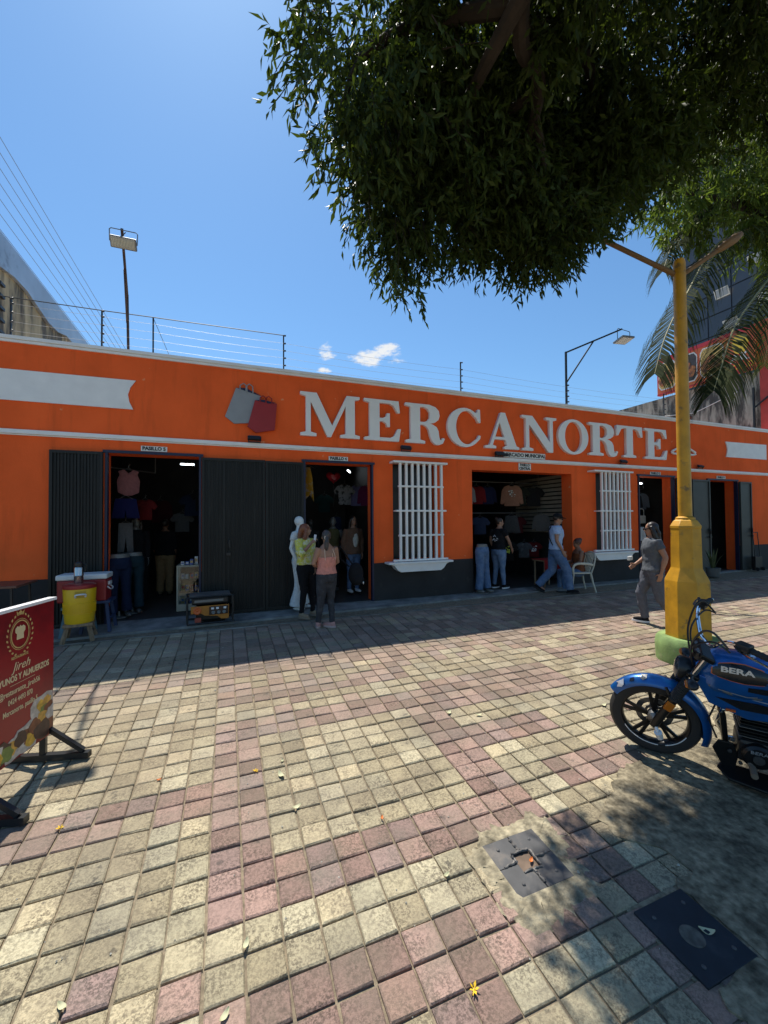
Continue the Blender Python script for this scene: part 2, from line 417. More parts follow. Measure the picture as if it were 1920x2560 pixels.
for j in range(-26, 23):
    y = Y0 + (j + .5) * PY
    if y > 6.74 or y < -.7: continue
    for i in range(-42, 96):
        x = X0 + (i + .5) * PX
        if x < -1 and x < -1.5 - .9 * max(y, .3) or x > 3.0 * max(y, 1.2): continue
        cs = [(x + a, y + b_) for a in (-.085, .085) for b_ in (-.075, .075)]
        if all(inpoly(u, v, PATCH) for u, v in cs) or all(inpoly(u, v, MARG1) for u, v in cs): continue
        if COVER2[0] < x < COVER2[1] and COVER2[2] < y < COVER2[3]: continue
        if (x - 5.63) ** 2 + (y - 3.54) ** 2 < .42 ** 2: continue
        vis = -.40 < x / y < 2.12 and y > 1.2 and (x * .36 + y * .93) > 0 and y > 1.62 - .33 * x
        cells.append((not vis, x * x + y * y, i, j, x, y))
cells.sort()
fv = []; ff = []; fm = []; ft = []
for n, (_, _, i, j, x, y) in enumerate(cells):
    p = is_pink(i, j); k = rp.randrange(14)
    if rp.random() < .03: p = not p
    dz = rp.uniform(-.004, .003); rz = rp.uniform(-.012, .012) + (math.pi if rp.random() < .5 else 0)
    xx, yy, _z = toloc(x + rp.uniform(-.002, .002), y + rp.uniform(-.002, .002))
    tx, ty = rp.uniform(-.014, .014), rp.uniform(-.014, .014)
    if n < 300:
        o = bpy.data.objects.new('paver', VME[p][k]); COL.objects.link(o); o.parent = pave
        o.location = (xx, yy, dz); o.rotation_euler = (tx, ty, rz)
    else:
        vs, fs, tone = VAR[p][k]; c, s = math.cos(rz), math.sin(rz); o = len(fv)
        fv += [(xx + c * a - s * b, yy + s * a + c * b, dz + e + ty * a + tx * b) for a, b, e in vs]
        ff += [tuple(q + o for q in f) for f in fs]; fm += [int(p)] * 9; ft += [tone] * 9
me = bpy.data.meshes.new('paver_field'); me.from_pydata(fv, [], ff); me.materials.append(CREAM); me.materials.append(PINK)
me.polygons.foreach_set('material_index', fm)
a = me.attributes.new('tone', 'FLOAT_COLOR', 'FACE'); a.data.foreach_set('color', [c for t in ft for c in t])
o = bpy.data.objects.new('paver_field', me); COL.objects.link(o); o.parent = pave; o['kind'] = 'stuff'

def rough_loop(P, step=.05, amp=.02, seed=3):
    rr = random.Random(seed); out = []
    for k in range(len(P)):
        a, b = Vector(P[k]), Vector(P[(k + 1) % len(P)]); n = max(1, int((b - a).length / step))
        for q in range(n):
            p = a.lerp(b, q / n); out.append((p.x + rr.uniform(-amp, amp), p.y + rr.uniform(-amp, amp)))
    return out
def slab(name, P, z0, z1, m, holes=None, parent=pave):
    b = MB(); b.prism(P, lambda u, v, d: toloc(u, v, d), z1, z0); return b.build(name, m, parent, smooth=0)
slab('concrete_patch', rough_loop(PATCH, .045, .022), -.025, .0062, CONC)
slab('mortar_bed', [(1.89, 1.135), (2.34, 1.135), (2.34, 1.52), (1.89, 1.52)], -.03, -.0045, CONC)
b = MB()                                                   # mortar collar round the cover, as a ring
outer = rough_loop(MARG1, .028, .03, 8); nO = len(outer)
x0, x1, y0, y1 = COVER1
inner = []
for u, v in outer:
    cx_, cy_ = (x0 + x1) / 2, (y0 + y1) / 2; dx, dy = u - cx_, v - cy_
    t = min((x1 - x0) / 2 / max(abs(dx), 1e-6), (y1 - y0) / 2 / max(abs(dy), 1e-6)); inner.append((cx_ + dx * t, cy_ + dy * t))
rr = random.Random(4)
def mixp(t): return [((a[0] + (c[0] - a[0]) * t + rr.uniform(-.008, .008)), (a[1] + (c[1] - a[1]) * t + rr.uniform(-.008, .008))) for a, c in zip(outer, inner)]
RG = [[toloc(*p, -.02) for p in outer], [toloc(*p, -.003 + rr.uniform(-.003, .003)) for p in outer]] + [[toloc(*p, z + rr.uniform(-.0025, .0025)) for p in mixp(t)] for t, z in ((.15, .0015), (.32, .0035), (.5, .005), (.72, .0058), (.9, .0062))] + [[toloc(*p, .007) for p in inner], [toloc(*p, -.02) for p in inner]]
b.add([p for r_ in RG for p in r_], [(k * nO + q, k * nO + (q + 1) % nO, (k + 1) * nO + (q + 1) % nO, (k + 1) * nO + q) for k in range(len(RG) - 1) for q in range(nO)])
b.build('mortar_collar', CONC2, pave, smooth=60)
strip = MB(); 
EDGE = rough_loop([(-9, 6.74), (18, 6.74)], .3, .012, 6)
strip.prism([p for p in EDGE if p[1] < 7] + [(18, 7.66), (-9, 7.66)], lambda u, v, d: (u, v, gz(v) + d), .016, -.03)
struct(strip.build('sidewalk', CONCG, smooth=0))

# steel inspection covers let into the paving
def cover(label, rect, split):
    x0, x1, y0, y1 = rect; cx_, cy_ = (x0 + x1) / 2, (y0 + y1) / 2
    t = thing('metal_cover', label, 'cover', (cx_, cy_, gz(cy_))); t.rotation_euler.x = SLA
    w, l = (x1 - x0) / 2, (y1 - y0) / 2; b = MB()
    if split:
        e = .0025
        for sx in (-1, 1):
            for sy in (-1, 1):
                P = [(sx * e, sy * l * .36), (sx * w * .34, sy * l * .36), (sx * w * .34, sy * e), (sx * w, sy * e), (sx * w, sy * l), (sx * e, sy * l)]
                q = MB(); q.prism(P, lambda u, v, d: (u, v, d), .0075 + .001 * sx, -.015); q.build('plate', STEEL, t, smooth=0)
        q = MB(); q.bb(-w * .32, w * .32, -l * .34, l * .34, -.014, -.004); q.build('plate', mat('rusty_steel', (.17, .12, .085), .8, metal=.3, var=.35, vscale=9, bump=.2), t, smooth=0)
        wr = random.Random(2); weld = mat('weld_metal', (.14, .13, .12), .6, metal=.5, var=.4, vscale=60)
        segs = [((-w * .34, l * .05), (-w * .8, l * .02)), ((w * .34, -l * .02), (w * .78, 0)), ((0, l * .38), (-w * .03, l * .86)), ((0, -l * .38), (w * .03, -l * .82)),
                ((-w * .34, l * .36), (w * .3, l * .36)), ((w * .34, l * .3), (w * .34, -l * .3)), ((-w * .34, -l * .36), (w * .3, -l * .36)), ((-w * .34, l * .3), (-w * .34, l * .02))]
        for (a, c) in segs:
            n = 7; pts = [(a[0] + (c[0] - a[0]) * k / n + wr.uniform(-.004, .004), a[1] + (c[1] - a[1]) * k / n + wr.uniform(-.004, .004), .0085 + wr.uniform(-.002, .005)) for k in range(n + 1)]
            q = MB(); q.tube(pts, [wr.uniform(.005, .010) for _ in pts], 7); q.build('weld_bead', weld, t)
    else:
        b.bb(-w, w, -l, l, -.015, .0085); b.build('plate', mat('blue_grey_steel', (.020, .026, .034), .5, metal=.3, var=.25, vscale=6, col2=(.045, .05, .055), c2scale=5, c2lo=.58, c2hi=.75, bump=.12, bscale=25), t, smooth=0, bevel=.002)
        q = MB(); q.lathe([(.052, .0), (.052, .0105), (.046, .0118), (.040, .0098), (.0, .0098)], (-.02, -.01, 0), 18); q.build('lifting_eye', mat('dusty_steel', (.12, .11, .09), .8, metal=.3, var=.4, vscale=30), t)
    for sx in (-1, 1):
        for sy in (-1, 1):
            q = MB(); q.lathe([(.010, .004), (.010, .011), (.006, .014), (0, .014)], (sx * w * .62, sy * l * .66, 0), 8); q.build('bolt', STEEL, t)
    return t
cover('square steel cover with welded cross repair in a mortar collar', COVER1, True)
cover('plain blue grey steel cover lying in tree shade', COVER2, False)

# leaves and blossoms fallen on the paving
def litter(name, label, x, y, kind, s, a, c, grp):
    b = MB()
    if kind == 'flower':
        for k in range(5):
            t = a + k * 1.25; d = Vector((math.cos(t), math.sin(t), 0)); e = Vector((-d.y, d.x, 0)); r = s * (.7 + .3 * ((k * 37) % 5) / 5)
            p = [d * .003, d * r * .5 + e * r * .22 + Vector((0, 0, .008)), d * r + Vector((0, 0, .012)), d * r * .5 - e * r * .22 + Vector((0, 0, .005))]
            b.add(p + [q + Vector((0, 0, .0012)) for q in p], [(0, 1, 2, 3), (7, 6, 5, 4), (0, 4, 5, 1), (1, 5, 6, 2), (2, 6, 7, 3), (3, 7, 4, 0)])
        b.tube([(0, 0, .004), (s * .9 * math.cos(a + 2), s * .9 * math.sin(a + 2), .005)], [.004, .002], 6)
    else:
        d = Vector((math.cos(a), math.sin(a), 0)); e = Vector((-d.y, d.x, 0)); n = 6; up = []; dn = []
        for k in range(n + 1):
            u = k / n; w = math.sin(math.pi * min(1, u * .93 + .04)) ** .8 * s * .24; z = .003 + .010 * (u - .5) ** 2 * 4 * (s / .05)
            up.append([d * (u - .5) * s + e * w + Vector((0, 0, z + .004)), d * (u - .5) * s + Vector((0, 0, z)), d * (u - .5) * s - e * w + Vector((0, 0, z + .003))])
        vs = [p for r in up for p in r]; vs += [p - Vector((0, 0, .0008)) for p in vs]; m = len(up) * 3
        fs = []
        for k in range(n):
            for q in (0, 1):
                f = (k * 3 + q, k * 3 + q + 1, k * 3 + q + 4, k * 3 + q + 3); fs += [f, tuple(reversed([z + m for z in f]))]
        b.add(vs, fs)
    o = b.build(name, c, loc=(x, y, gz(y) + .003), fix=False); o.rotation_euler.x = SLA
    return tag(o, label, 'blossom' if kind == 'flower' else 'leaf', grp)
YEL = mat('yellow_blossom', (.80, .50, .02), .6); ORA = mat('orange_petal', (.62, .17, .03), .6); PAL = mat('dry_pale_leaf', (.52, .50, .30), .7, var=.2)
litter('fallen_blossom', 'yellow blossom lying on the pink paver column mid square', .20, 3.22, 'flower', .027, .3, YEL, None)
litter('fallen_blossom', 'yellow blossom on the pink paver row below the banner foot', -.96, 3.09, 'flower', .027, 1.1, YEL, None)
litter('fallen_blossom', 'yellow blossom nearest the camera on a joint between pavers', .97, 1.50, 'flower', .030, 2.0, YEL, None)
litter('fallen_petal', 'orange petal resting on the welded steel cover', 1.62, 1.90, 'leaf', .04, .6, ORA, None)
litter('fallen_petal', 'small orange petal on cream pavers near the banner', -.46, 3.36, 'leaf', .035, .2, ORA, None)
litter('fallen_petal', 'small rust brown petal between cream and pink pavers', .93, 2.48, 'leaf', .035, 1.2, ORA, None)
for (x, y, s, a, lb) in ((.37, 3.11, .075, 1.9, 'pale oval leaf right of the yellow blossom mid square'), (.43, 2.76, .06, .2, 'curled pale leaf on cream pavers below the mid square blossom'), (.08, 2.01, .05, 1.2, 'pale leaf at the lower end of the pink paver column'),
                         (1.99, 3.45, .07, .6, 'pale leaf on the pavers well left of the front wheel'), (2.24, 3.32, .06, -.4, 'pale leaf nearest the front wheel on its left'), (1.12, 1.99, .04, .3, 'small pale leaf left of the welded cover'), (-.01, 1.77, .05, .8, 'pale leaf near the bottom edge left of centre'),
                         (-.62, 2.03, .05, 2.4, 'pale leaf near the bottom left corner'), (.40, 3.27, .035, 1., 'tiny pale leaf just above the mid square blossom'), (3.54, 3.05, .07, .1, 'pale leaf on the pavers behind the front wheel'), (3.73, 1.63, .06, .5, 'pale leaf on the concrete under the motorcycle'), (2.15, 1.30, .07, -.6, 'pale leaf lying on the plain dark cover')):
    litter('fallen_leaf', lb, x, y, 'leaf', s, a, PAL, 'pale leaves on the paving')

# grit and crumbs swept over the paving
gr = random.Random(77); q = MB()
for k in range(900):
    x = gr.uniform(-1.6, 7.5); y = gr.uniform(1.2, 6.6); r = gr.uniform(.0025, .007) * (1 if gr.random() < .93 else 1.8)
    if x / y > 2.2 or x / y < -.42: continue
    c = Vector((x, y, gz(y) + .002)); q.add([c + Vector((r * math.cos(a) * gr.uniform(.6, 1.2), r * math.sin(a) * gr.uniform(.6, 1.2), 0)) for a in (0, 1.6, 3.1, 4.7)] + [c + Vector((0, 0, r * .8))], [(0, 1, 4), (1, 2, 4), (2, 3, 4), (3, 0, 4)])
o = q.build('grit', mat('pale_grit', (.42, .39, .32), .9, var=.4, vscale=3), smooth=0, fix=False); tag(o, 'pale grit and crumbs scattered over the paving', 'grit', kind='stuff')
# ------------------------------------------------------------------ the market building
XL, XR = -5.2, 16.55
mk = thing('market_building', 'long single storey orange market hall with white trim and black plinth', 'building', (6, FY, 0))
TH = .32
DOORS = [(-1.81, -.415, 2.72), (1.33, 2.71, 2.715), (5.03, 7.90, 2.71), (10.20, 11.63, 2.74), (13.08, 14.48, 2.71)]
WINS = [(3.14, 4.16, .80, 2.78), (8.70, 9.72, .80, 2.78)]
w = MB()
ops = sorted([(a, b, 0, t) for a, b, t in DOORS] + [(a, b, z0, z1) for a, b, z0, z1 in WINS])
x = XL; TOP = 4.36
for a, b, z0, z1 in ops:
    w.bb(x, a, FY, FY + TH, -.1, TOP); w.bb(a, b, FY, FY + TH, z1, TOP)
    if z0 > 0: w.bb(a, b, FY, FY + TH, -.1, z0)
    x = b
w.bb(x, XR, FY, FY + TH, -.1, TOP)
w.build('wall', ORANGE, mk, world=True, smooth=0)
q = MB(); q.bb(XL - .03, XR, FY - .045, FY + TH + .05, TOP, 4.415); q.bb(XL - .03, XR, FY - .03, FY + TH + .03, TOP - .045, TOP - .001); q.build('parapet_cap', WHITE, mk, world=True, smooth=0, bevel=.006)
q = MB(); q.bb(XL, XR, FY - .05, FY - .001, 2.945, 3.01); q.bb(XL, XR, FY - .03, FY - .001, 2.925, 2.944); q.build('trim_band', WHITE, mk, world=True, smooth=0, bevel=.006)
edges = [XL] + [e for a, b, t in DOORS for e in (a, b)] + [XR]
for a, b in zip(edges[0::2], edges[1::2]):
    q = MB(); q.bb(a + .002, b - .002, FY - .02, FY - .001, -.1, .755); q.build('plinth', PLINTH, mk, world=True, smooth=0, bevel=.004)
# side and rear walls, roof, partitions, ceiling
q = MB(); q.bb(XL, XL + .25, FY + TH, 16, -.1, 4.2); q.bb(XR - .25, XR, FY + TH, 16, -.1, 4.2); q.bb(XL + .25, XR - .25, 15.75, 16, -.1, 4.2)
q.build('outer_wall', ORANGE, mk, world=True, smooth=0)
q = MB(); q.bb(XL + .25, XR - .25, FY + TH + .001, 15.74, 3.75, 3.9); q.build('roof_slab', CONCG, mk, world=True, smooth=0)
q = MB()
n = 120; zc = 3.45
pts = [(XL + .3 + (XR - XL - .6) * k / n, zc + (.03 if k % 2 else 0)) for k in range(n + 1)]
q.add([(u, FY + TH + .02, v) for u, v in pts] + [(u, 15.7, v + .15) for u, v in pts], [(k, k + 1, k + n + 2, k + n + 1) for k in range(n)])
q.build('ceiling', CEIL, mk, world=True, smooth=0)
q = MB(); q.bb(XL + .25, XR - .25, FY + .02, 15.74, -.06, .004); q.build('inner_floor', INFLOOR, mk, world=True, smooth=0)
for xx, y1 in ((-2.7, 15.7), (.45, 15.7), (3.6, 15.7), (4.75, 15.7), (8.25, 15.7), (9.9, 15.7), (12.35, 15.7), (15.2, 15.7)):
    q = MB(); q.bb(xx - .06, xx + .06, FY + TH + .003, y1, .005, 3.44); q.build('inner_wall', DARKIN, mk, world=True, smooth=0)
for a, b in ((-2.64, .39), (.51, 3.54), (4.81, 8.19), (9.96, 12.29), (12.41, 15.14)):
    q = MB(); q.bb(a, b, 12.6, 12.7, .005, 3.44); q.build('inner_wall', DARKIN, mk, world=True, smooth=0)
# doors: navy frames and black corrugated leaves folded back against the wall
def frame(a, b, t, m=BLUEFR):
    q = MB(); q.bb(a, a + .035, FY - .035, FY + .06, .005, t); q.bb(b - .035, b, FY - .035, FY + .06, .005, t); q.bb(a - .03, b + .03, FY - .04, FY + .06, t + .001, t + .045)
    q.build('door_frame', m, mk, world=True, smooth=0)
for k, (a, b, t) in enumerate(DOORS):
    if k != 2: frame(a, b, t)
def leaf(a, b, top, y, ribs=True, m=LEAFMET, handle=None, pitch=.042, split=None):
    q = MB(); t = .018
    if ribs:
        n = int((b - a) / pitch); P = []
        for k in range(n):
            u = a + (b - a) * k / n; s = (b - a) / n
            P += [(u, 0), (u + s * .55, 0), (u + s * .65, -t), (u + s * .92, -t)]
        P.append((b, 0)); N = len(P)
        q.add([(u, y + v, .06) for u, v in P] + [(u, y + v, top - .03) for u, v in P], [(k, k + 1, k + 1 + N, k + N) for k in range(N - 1)])
        q.bb(a, b, y + .002, y + .03, .03, top - .02)
    else: q.bb(a, b, y, y + .03, .03, top - .02)
    o = q.build('door_leaf', m, mk, world=True, smooth=0)
    f = MB()
    for (p0, p1, z0, z1) in ((a - .001, a + .04, .03, top), (b - .04, b + .001, .03, top)): f.bb(p0, p1, y - t - .008, y + .031, z0, z1)
    f.bb(a + .04, b - .04, y - t - .008, y + .031, top - .045, top); f.bb(a + .04, b - .04, y - t - .008, y + .031, .03, .075)
    if split: f.bb(split - .015, split + .015, y - t - .006, y + .02, .075, top - .045)
    f.build('leaf_frame', m, o, world=True, smooth=0)
    if handle:
        h = MB(); h.box((handle, y - t - .03, 1.05), (.07, .04, .05)); h.tube([(handle, y - .04, 1.12), (handle, y - .06, 1.16), (handle, y - .06, 1.26), (handle, y - .04, 1.30)], .008, 6)
        h.box((handle + .02, y - t - .02, 1.22), (.02, .03, .14)); h.build('latch', BLACK, o, world=True)
    return o
leaf(-2.51, -1.83, 2.72, 7.53, handle=None, split=-2.14)
leaf(-.40, .63, 2.70, 7.52, split=-.05, handle=.02)
leaf(.64, 1.315, 2.69, 7.52)
DGREY = mat('dark_grey_sheet', (.045, .049, .046), .5, metal=.15, var=.15, vscale=3)
leaf(11.66, 12.26, 2.72, 7.53, False, DGREY); leaf(12.30, 13.06, 2.70, 7.53, False, DGREY, handle=12.98)
leaf(14.50, 15.06, 2.69, 7.53, False, DGREY, handle=14.98)
# barred windows
def window(a, b, z0, z1, bars, rails, lo, hi, sill):
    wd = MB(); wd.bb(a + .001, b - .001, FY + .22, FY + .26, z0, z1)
    wo_ = wd.build('window', mat('unlit_room_sheet', (.012, .012, .014), .35, var=.3), mk, world=True, smooth=0)  # dark sheet standing in for the unlit room behind the bars
    g = 7.42
    for x in bars:
        q = MB(); q.bb(x - .024, x + .024, g - .024, g + .024, rails[0], rails[-1]); q.build('window_bar', WHITE, wo_, world=True, smooth=0, bevel=.003)
    for k, z in enumerate(rails):
        e = .05
        x0, x1 = (lo, hi) if k in (0, 4) else ((bars[0] - .04, bars[-1] + .04) if k != 2 else (bars[0] - .10, bars[-1] + .10))
        q = MB()
        if k == 4: q.bb(x0, x1, g - .05, FY - .001, z - .02, z + .022)
        else: q.bb(x0, x1, g - .032, g + .032, z - .018, z + .018)
        if k in (0, 2):
            for x in (bars[0] - .06, bars[-1] + .06): q.bb(x - .015, x + .015, g + .033, FY - .001, z - .014, z + .014)
        q.build('window_rail', WHITE, wo_, world=True, smooth=0, bevel=.003)
    s0, s1 = sill; q = MB(); q.bb(s0, s1, 7.33, FY - .021, .735, .775)
    P = [(s0 + .06, .734), (s1 - .06, .734), (s1 - .14, .70), (s1 - .20, .62), (s1 - .27, .575), (s0 + .27, .575), (s0 + .20, .62), (s0 + .14, .70)]
    q.prism(P, lambda u, v, d: (u, d, v), 7.37, FY - .021); q.build('window_sill', WHITE, wo_, world=True, smooth=0, bevel=.005)
window(*WINS[0], [3.226, 3.36, 3.493, 3.626, 3.76, 3.893, 4.027, 4.161], [.805, 1.30, 1.795, 2.287, 2.775], 3.07, 4.29, (2.94, 4.26 + .12))
window(*WINS[1], [8.694, 8.829, 8.965, 9.10, 9.236, 9.371, 9.507, 9.642], [.815, 1.305, 1.797, 2.297, 2.79], 8.42, 9.76, (8.27, 9.83))

# raised lettering
def ell_pts(cx, cy, rx, ry, a0, a1, n): return [(cx + rx * math.cos(R(a0 + (a1 - a0) * k / n)), cy + ry * math.sin(R(a0 + (a1 - a0) * k / n))) for k in range(n + 1)]
G = {}
G['M'] = (1.40, [[(0, 0), (.36, 0), (.36, .06), (.23, .09), (.23, .80), (.62, .0), (.70, .0), (1.06, .76), (1.06, .09), (.93, .06), (.93, 0), (1.40, 0), (1.40, .06), (1.28, .09), (1.28, .91), (1.40, .94), (1.40, 1), (1.09, 1), (.73, .26), (.37, 1), (.0, 1), (.0, .94), (.125, .91), (.125, .09), (0, .06)]])
G['E'] = (.86, [[(0, 0), (.81, 0), (.86, .31), (.79, .31), (.70, .13), (.60, .075), (.35, .075), (.35, .475), (.43, .475), (.51, .43), (.53, .35), (.595, .35), (.595, .68), (.53, .68), (.51, .60), (.43, .555), (.35, .555), (.35, .925), (.60, .925), (.69, .88), (.78, .71), (.84, .71), (.81, 1), (0, 1), (0, .94), (.12, .91), (.12, .09), (0, .06)]])
G['R'] = (.97, [[(0, 0), (.47, 0), (.47, .06), (.35, .09), (.35, .475), (.43, .475), (.51, .44), (.565, .36), (.60, .20), (.65, .07), (.73, -.01), (.83, -.015), (.92, .03), (.97, .15), (.92, .17), (.885, .105), (.845, .115), (.825, .20), (.81, .34), (.76, .44), (.67, .495), (.59, .52), (.72, .555), (.81, .63), (.84, .74), (.82, .86), (.74, .95), (.58, 1.0), (0, 1), (0, .94), (.12, .91), (.12, .09), (0, .06)],
                [(.35, .545), (.35, .93), (.45, .93), (.54, .89), (.595, .81), (.595, .67), (.54, .585), (.45, .545)]])
G['C'] = (.92, [ell_pts(.47, .5, .47, .52, 52, 318, 26) + [(.885, .22), (.90, .30), (.85, .315), (.82, .235)] + ell_pts(.52, .5, .295, .45, 318, 48, 24)[1:] + [(.79, .77), (.84, .66), (.90, .66), (.89, 1.01), (.83, 1.01), (.81, .93)]])
G['A'] = (1.08, [[(0, 0), (.34, 0), (.34, .06), (.235, .09), (.29, .25), (.635, .25), (.69, .09), (.60, .06), (.60, 0), (1.08, 0), (1.08, .06), (.99, .09), (.635, 1.0), (.50, 1.0), (.145, .09), (0, .06)], [(.315, .32), (.46, .73), (.61, .32)]])
G['N'] = (1.16, [[(0, 0), (.36, 0), (.36, .06), (.23, .09), (.23, .76), (.88, -.015), (1.035, -.015), (1.035, .91), (1.16, .94), (1.16, 1), (.80, 1), (.80, .94), (.93, .91), (.93, .28), (.34, 1), (0, 1), (0, .94), (.125, .91), (.125, .09), (0, .06)]])
G['O'] = (1.04, [ell_pts(.52, .5, .52, .525, 0, 352, 40), ell_pts(.52, .5, .30, .455, 0, 352, 40)])
G['T'] = (.98, [[(.26, 0), (.72, 0), (.72, .06), (.605, .09), (.605, .925), (.70, .925), (.80, .88), (.90, .68), (.97, .68), (.95, 1), (.03, 1), (.01, .68), (.08, .68), (.18, .88), (.28, .925), (.375, .925), (.375, .09), (.26, .06)]])
ls = thing('facade_lettering', 'row of ten raised white serif letters spelling MERCANORTE', 'sign', (6.3, 7.57, 3.2))
for ch, xa, xb in (('M', 1.27, 2.42), ('E', 2.52, 3.30), ('R', 3.41, 4.32), ('C', 4.39, 5.24), ('A', 5.34, 6.27), ('N', 6.36, 7.38), ('O', 7.44, 8.40), ('R', 8.43, 9.42), ('T', 9.36, 10.34), ('E', 10.42, 11.30)):
    wd, loops = G[ch]; s = (xb - xa) / wd; h = .82
    o = curve_mesh('letter', [[(u * s, v * h) for u, v in lp] for lp in loops], .035, LETTER, facing((xa - 6.3, -.008, .005)), ls)
# ribbons, shopping bag emblem and hanger emblem
def plaque(name, label, cat, loops, m, ext, y, x0, z0):
    o = curve_mesh(name, [[(u - x0, v - z0) for u, v in lp] for lp in loops], ext, m, facing((x0, y, z0))); return tag(o, label, cat)
def rib_end(x, z0, z1, s): return [(x, z0), (x - s * .055, z0 + (z1 - z0) * .25), (x - s * .075, z0 + (z1 - z0) * .5), (x - s * .04, z0 + (z1 - z0) * .75), (x + s * .035, z1)]
plaque('ribbon_panel', 'blank white ribbon panel above the leftmost corridor door', 'panel', [[(-5.1, 3.44), (-1.43, 3.445)] + rib_end(-1.43, 3.445, 3.92, 1)[1:] + [(-5.1, 3.885)]], WHITE, .012, FY - .013, -3.2, 3.44)
plaque('ribbon_panel', 'blank white ribbon panel right of the hanger emblem', 'panel', [[(16.02, 3.44), (16.03, 3.915)] + list(reversed([(13.97, 3.43), (14.03, 3.56), (14.05, 3.66), (14.02, 3.77), (13.96, 3.89)]))], WHITE, .012, FY - .013, 15, 3.44)
BAGG = mat('bag_grey', (.30, .31, .32), .5, var=.06); BAGR = mat('bag_red', (.34, .018, .022), .5, var=.06); NAVY = mat('bag_inside', (.012, .014, .05), .6)
em = thing('bag_emblem', 'emblem of a grey and a red shopping bag beside the lettering', 'emblem', (.4, 7.57, 3.2))
def emb(name, loops, m, y, ext, par=em): return curve_mesh(name, [[(u - .4, v - 3.2) for u, v in lp] for lp in loops], ext, m, facing((0, y - 7.57, 0)), par)
b1 = emb('bag', [[(-.035, 3.45), (.115, 3.335), (.42, 3.37), (.575, 3.86), (.145, 3.97)]], BAGG, 7.575, .018)
b2 = emb('bag', [[(.335, 3.29), (.48, 3.19), (.80, 3.26), (.84, 3.74), (.462, 3.77)]], BAGR, 7.530, .018)
def wire(pts, r, m, par, name='handle'):
    q = MB(); q.tube(pts, r, 6); return q.build(name, m, par, world=True)
emb('bag_mouth', [[(.16, 3.968), (.30, 3.985), (.56, 3.875), (.40, 3.905)]], NAVY, 7.562, .006)
emb('bag_mouth', [[(.475, 3.768), (.60, 3.79), (.82, 3.752), (.70, 3.73)]], NAVY, 7.512, .006)
for dx, y, m in ((.27, 7.552, BAGG), (.37, 7.552, BAGG)): wire([(dx - .06, y, 3.93), (dx - .055, y, 4.02), (dx, y, 4.06), (dx + .055, y, 4.02), (dx + .06, y, 3.90)], .011, m, em)
for dx, y, m in ((.60, 7.506, BAGR), (.70, 7.506, BAGR)): wire([(dx - .055, y, 3.74), (dx - .05, y, 3.82), (dx, y, 3.86), (dx + .05, y, 3.82), (dx + .055, y, 3.73)], .010, m, em)
q = MB(); q.tube([(11.50, 7.54, 3.46), (11.50, 7.54, 3.42), (11.58, 7.54, 3.40), (12.40, 7.54, 3.40), (12.50, 7.54, 3.43), (12.49, 7.54, 3.47), (12.0, 7.54, 3.66), (11.50, 7.54, 3.46)], (.028, .028) and .03, 8)
q.tube([(12.0, 7.54, 3.66), (12.0, 7.54, 3.73), (12.06, 7.54, 3.78), (12.02, 7.54, 3.83), (11.95, 7.54, 3.81)], .018, 8)
hg = q.build('hanger_emblem', LETTER, world=True, loc=(12.0, 7.54, 3.4)); tag(hg, 'white clothes hanger emblem after the last letter', 'emblem')

# small signs over the doors
def sign(label, x0, x1, z0, z1, lines, sz, y=7.585, sx=1.0):
    t = thing('door_sign', label, 'sign', ((x0 + x1) / 2, y, z0))
    q = MB(); q.bb(x0, x1, y - .008, y + .008, z0, z1); q.build('board', SIGN, t, world=True, smooth=0)
    n = len(lines)
    for k, L in enumerate(lines):
        zz = (z1 - z0) * (1 - (k + .5) / n)
        text('lettering', L, sz, INK, facing((0, -.0105, zz)), t, .0015, sx=sx, bold=.0035)
    return t
sign('white sign reading PASILLO 5 over the leftmost corridor door', -1.316, -.935, 2.775, 2.86, ['PASILLO 5'], .078, sx=.98)
sign('white sign reading PASILLO 4 over the second corridor door', 1.812, 2.192, 2.765, 2.845, ['PASILLO 4'], .075, sx=.98)
sign('long white sign reading MERCADO MUNICIPAL under the raised lettering', 5.855, 7.05, 3.02, 3.15, ['MERCADO MUNICIPAL'], .112, y=7.56, sx=1.05)
sign('two line sign reading PASILLO CENTRAL over the widest door', 6.29, 6.64, 2.745, 2.905, ['PASILLO', 'CENTRAL'], .082, sx=.9)
sign('small sign reading PASILLO 2 over the door behind the lamp post', 10.68, 11.08, 2.785, 2.865, ['PASILLO 2'], .078)
sign('small sign reading PASILLO 1 over the rightmost door', 13.51, 13.91, 2.765, 2.845, ['PASILLO 1'], .078)
# spotlights standing on the white band
def spot(x, label, tilt=0):
    t = thing('wall_spotlight', label, 'lamp', (x, 7.56, 3.012), group=None)
    q = MB(); q.box((0, -.06, .07), (.23, .05, .075), rot=Matrix.Rotation(R(-35 + tilt), 3, 'X')); q.build('housing', BLACK, t, smooth=0, bevel=.006)
    q = MB(); q.bar((-.1, -.05, .001), (-.1, -.05, .07), .012); q.bar((.1, -.05, .001), (.1, -.05, .07), .012); q.bar((-.1, -.03, .008), (.1, -.03, .008), .02); q.build('bracket', BLACK, t, smooth=0)
    q = MB(); q.box((0, -.045, .10), (.19, .012, .05), rot=Matrix.Rotation(R(-35 + tilt), 3, 'X')); q.build('lens', mat('lamp_glass', (.08, .085, .09), .15), t, smooth=0)
spot(.45, 'black spotlight on the white band under the bag emblem')
spot(3.40, 'black spotlight on the white band under the first letter R')
spot(5.70, 'black spotlight left of the MERCADO MUNICIPAL sign', 20)
spot(9.58, 'black spotlight on the white band above the right barred window')
spot(12.65, 'black spotlight on the white band right of the lamp post', -10)
wr = random.Random(9)
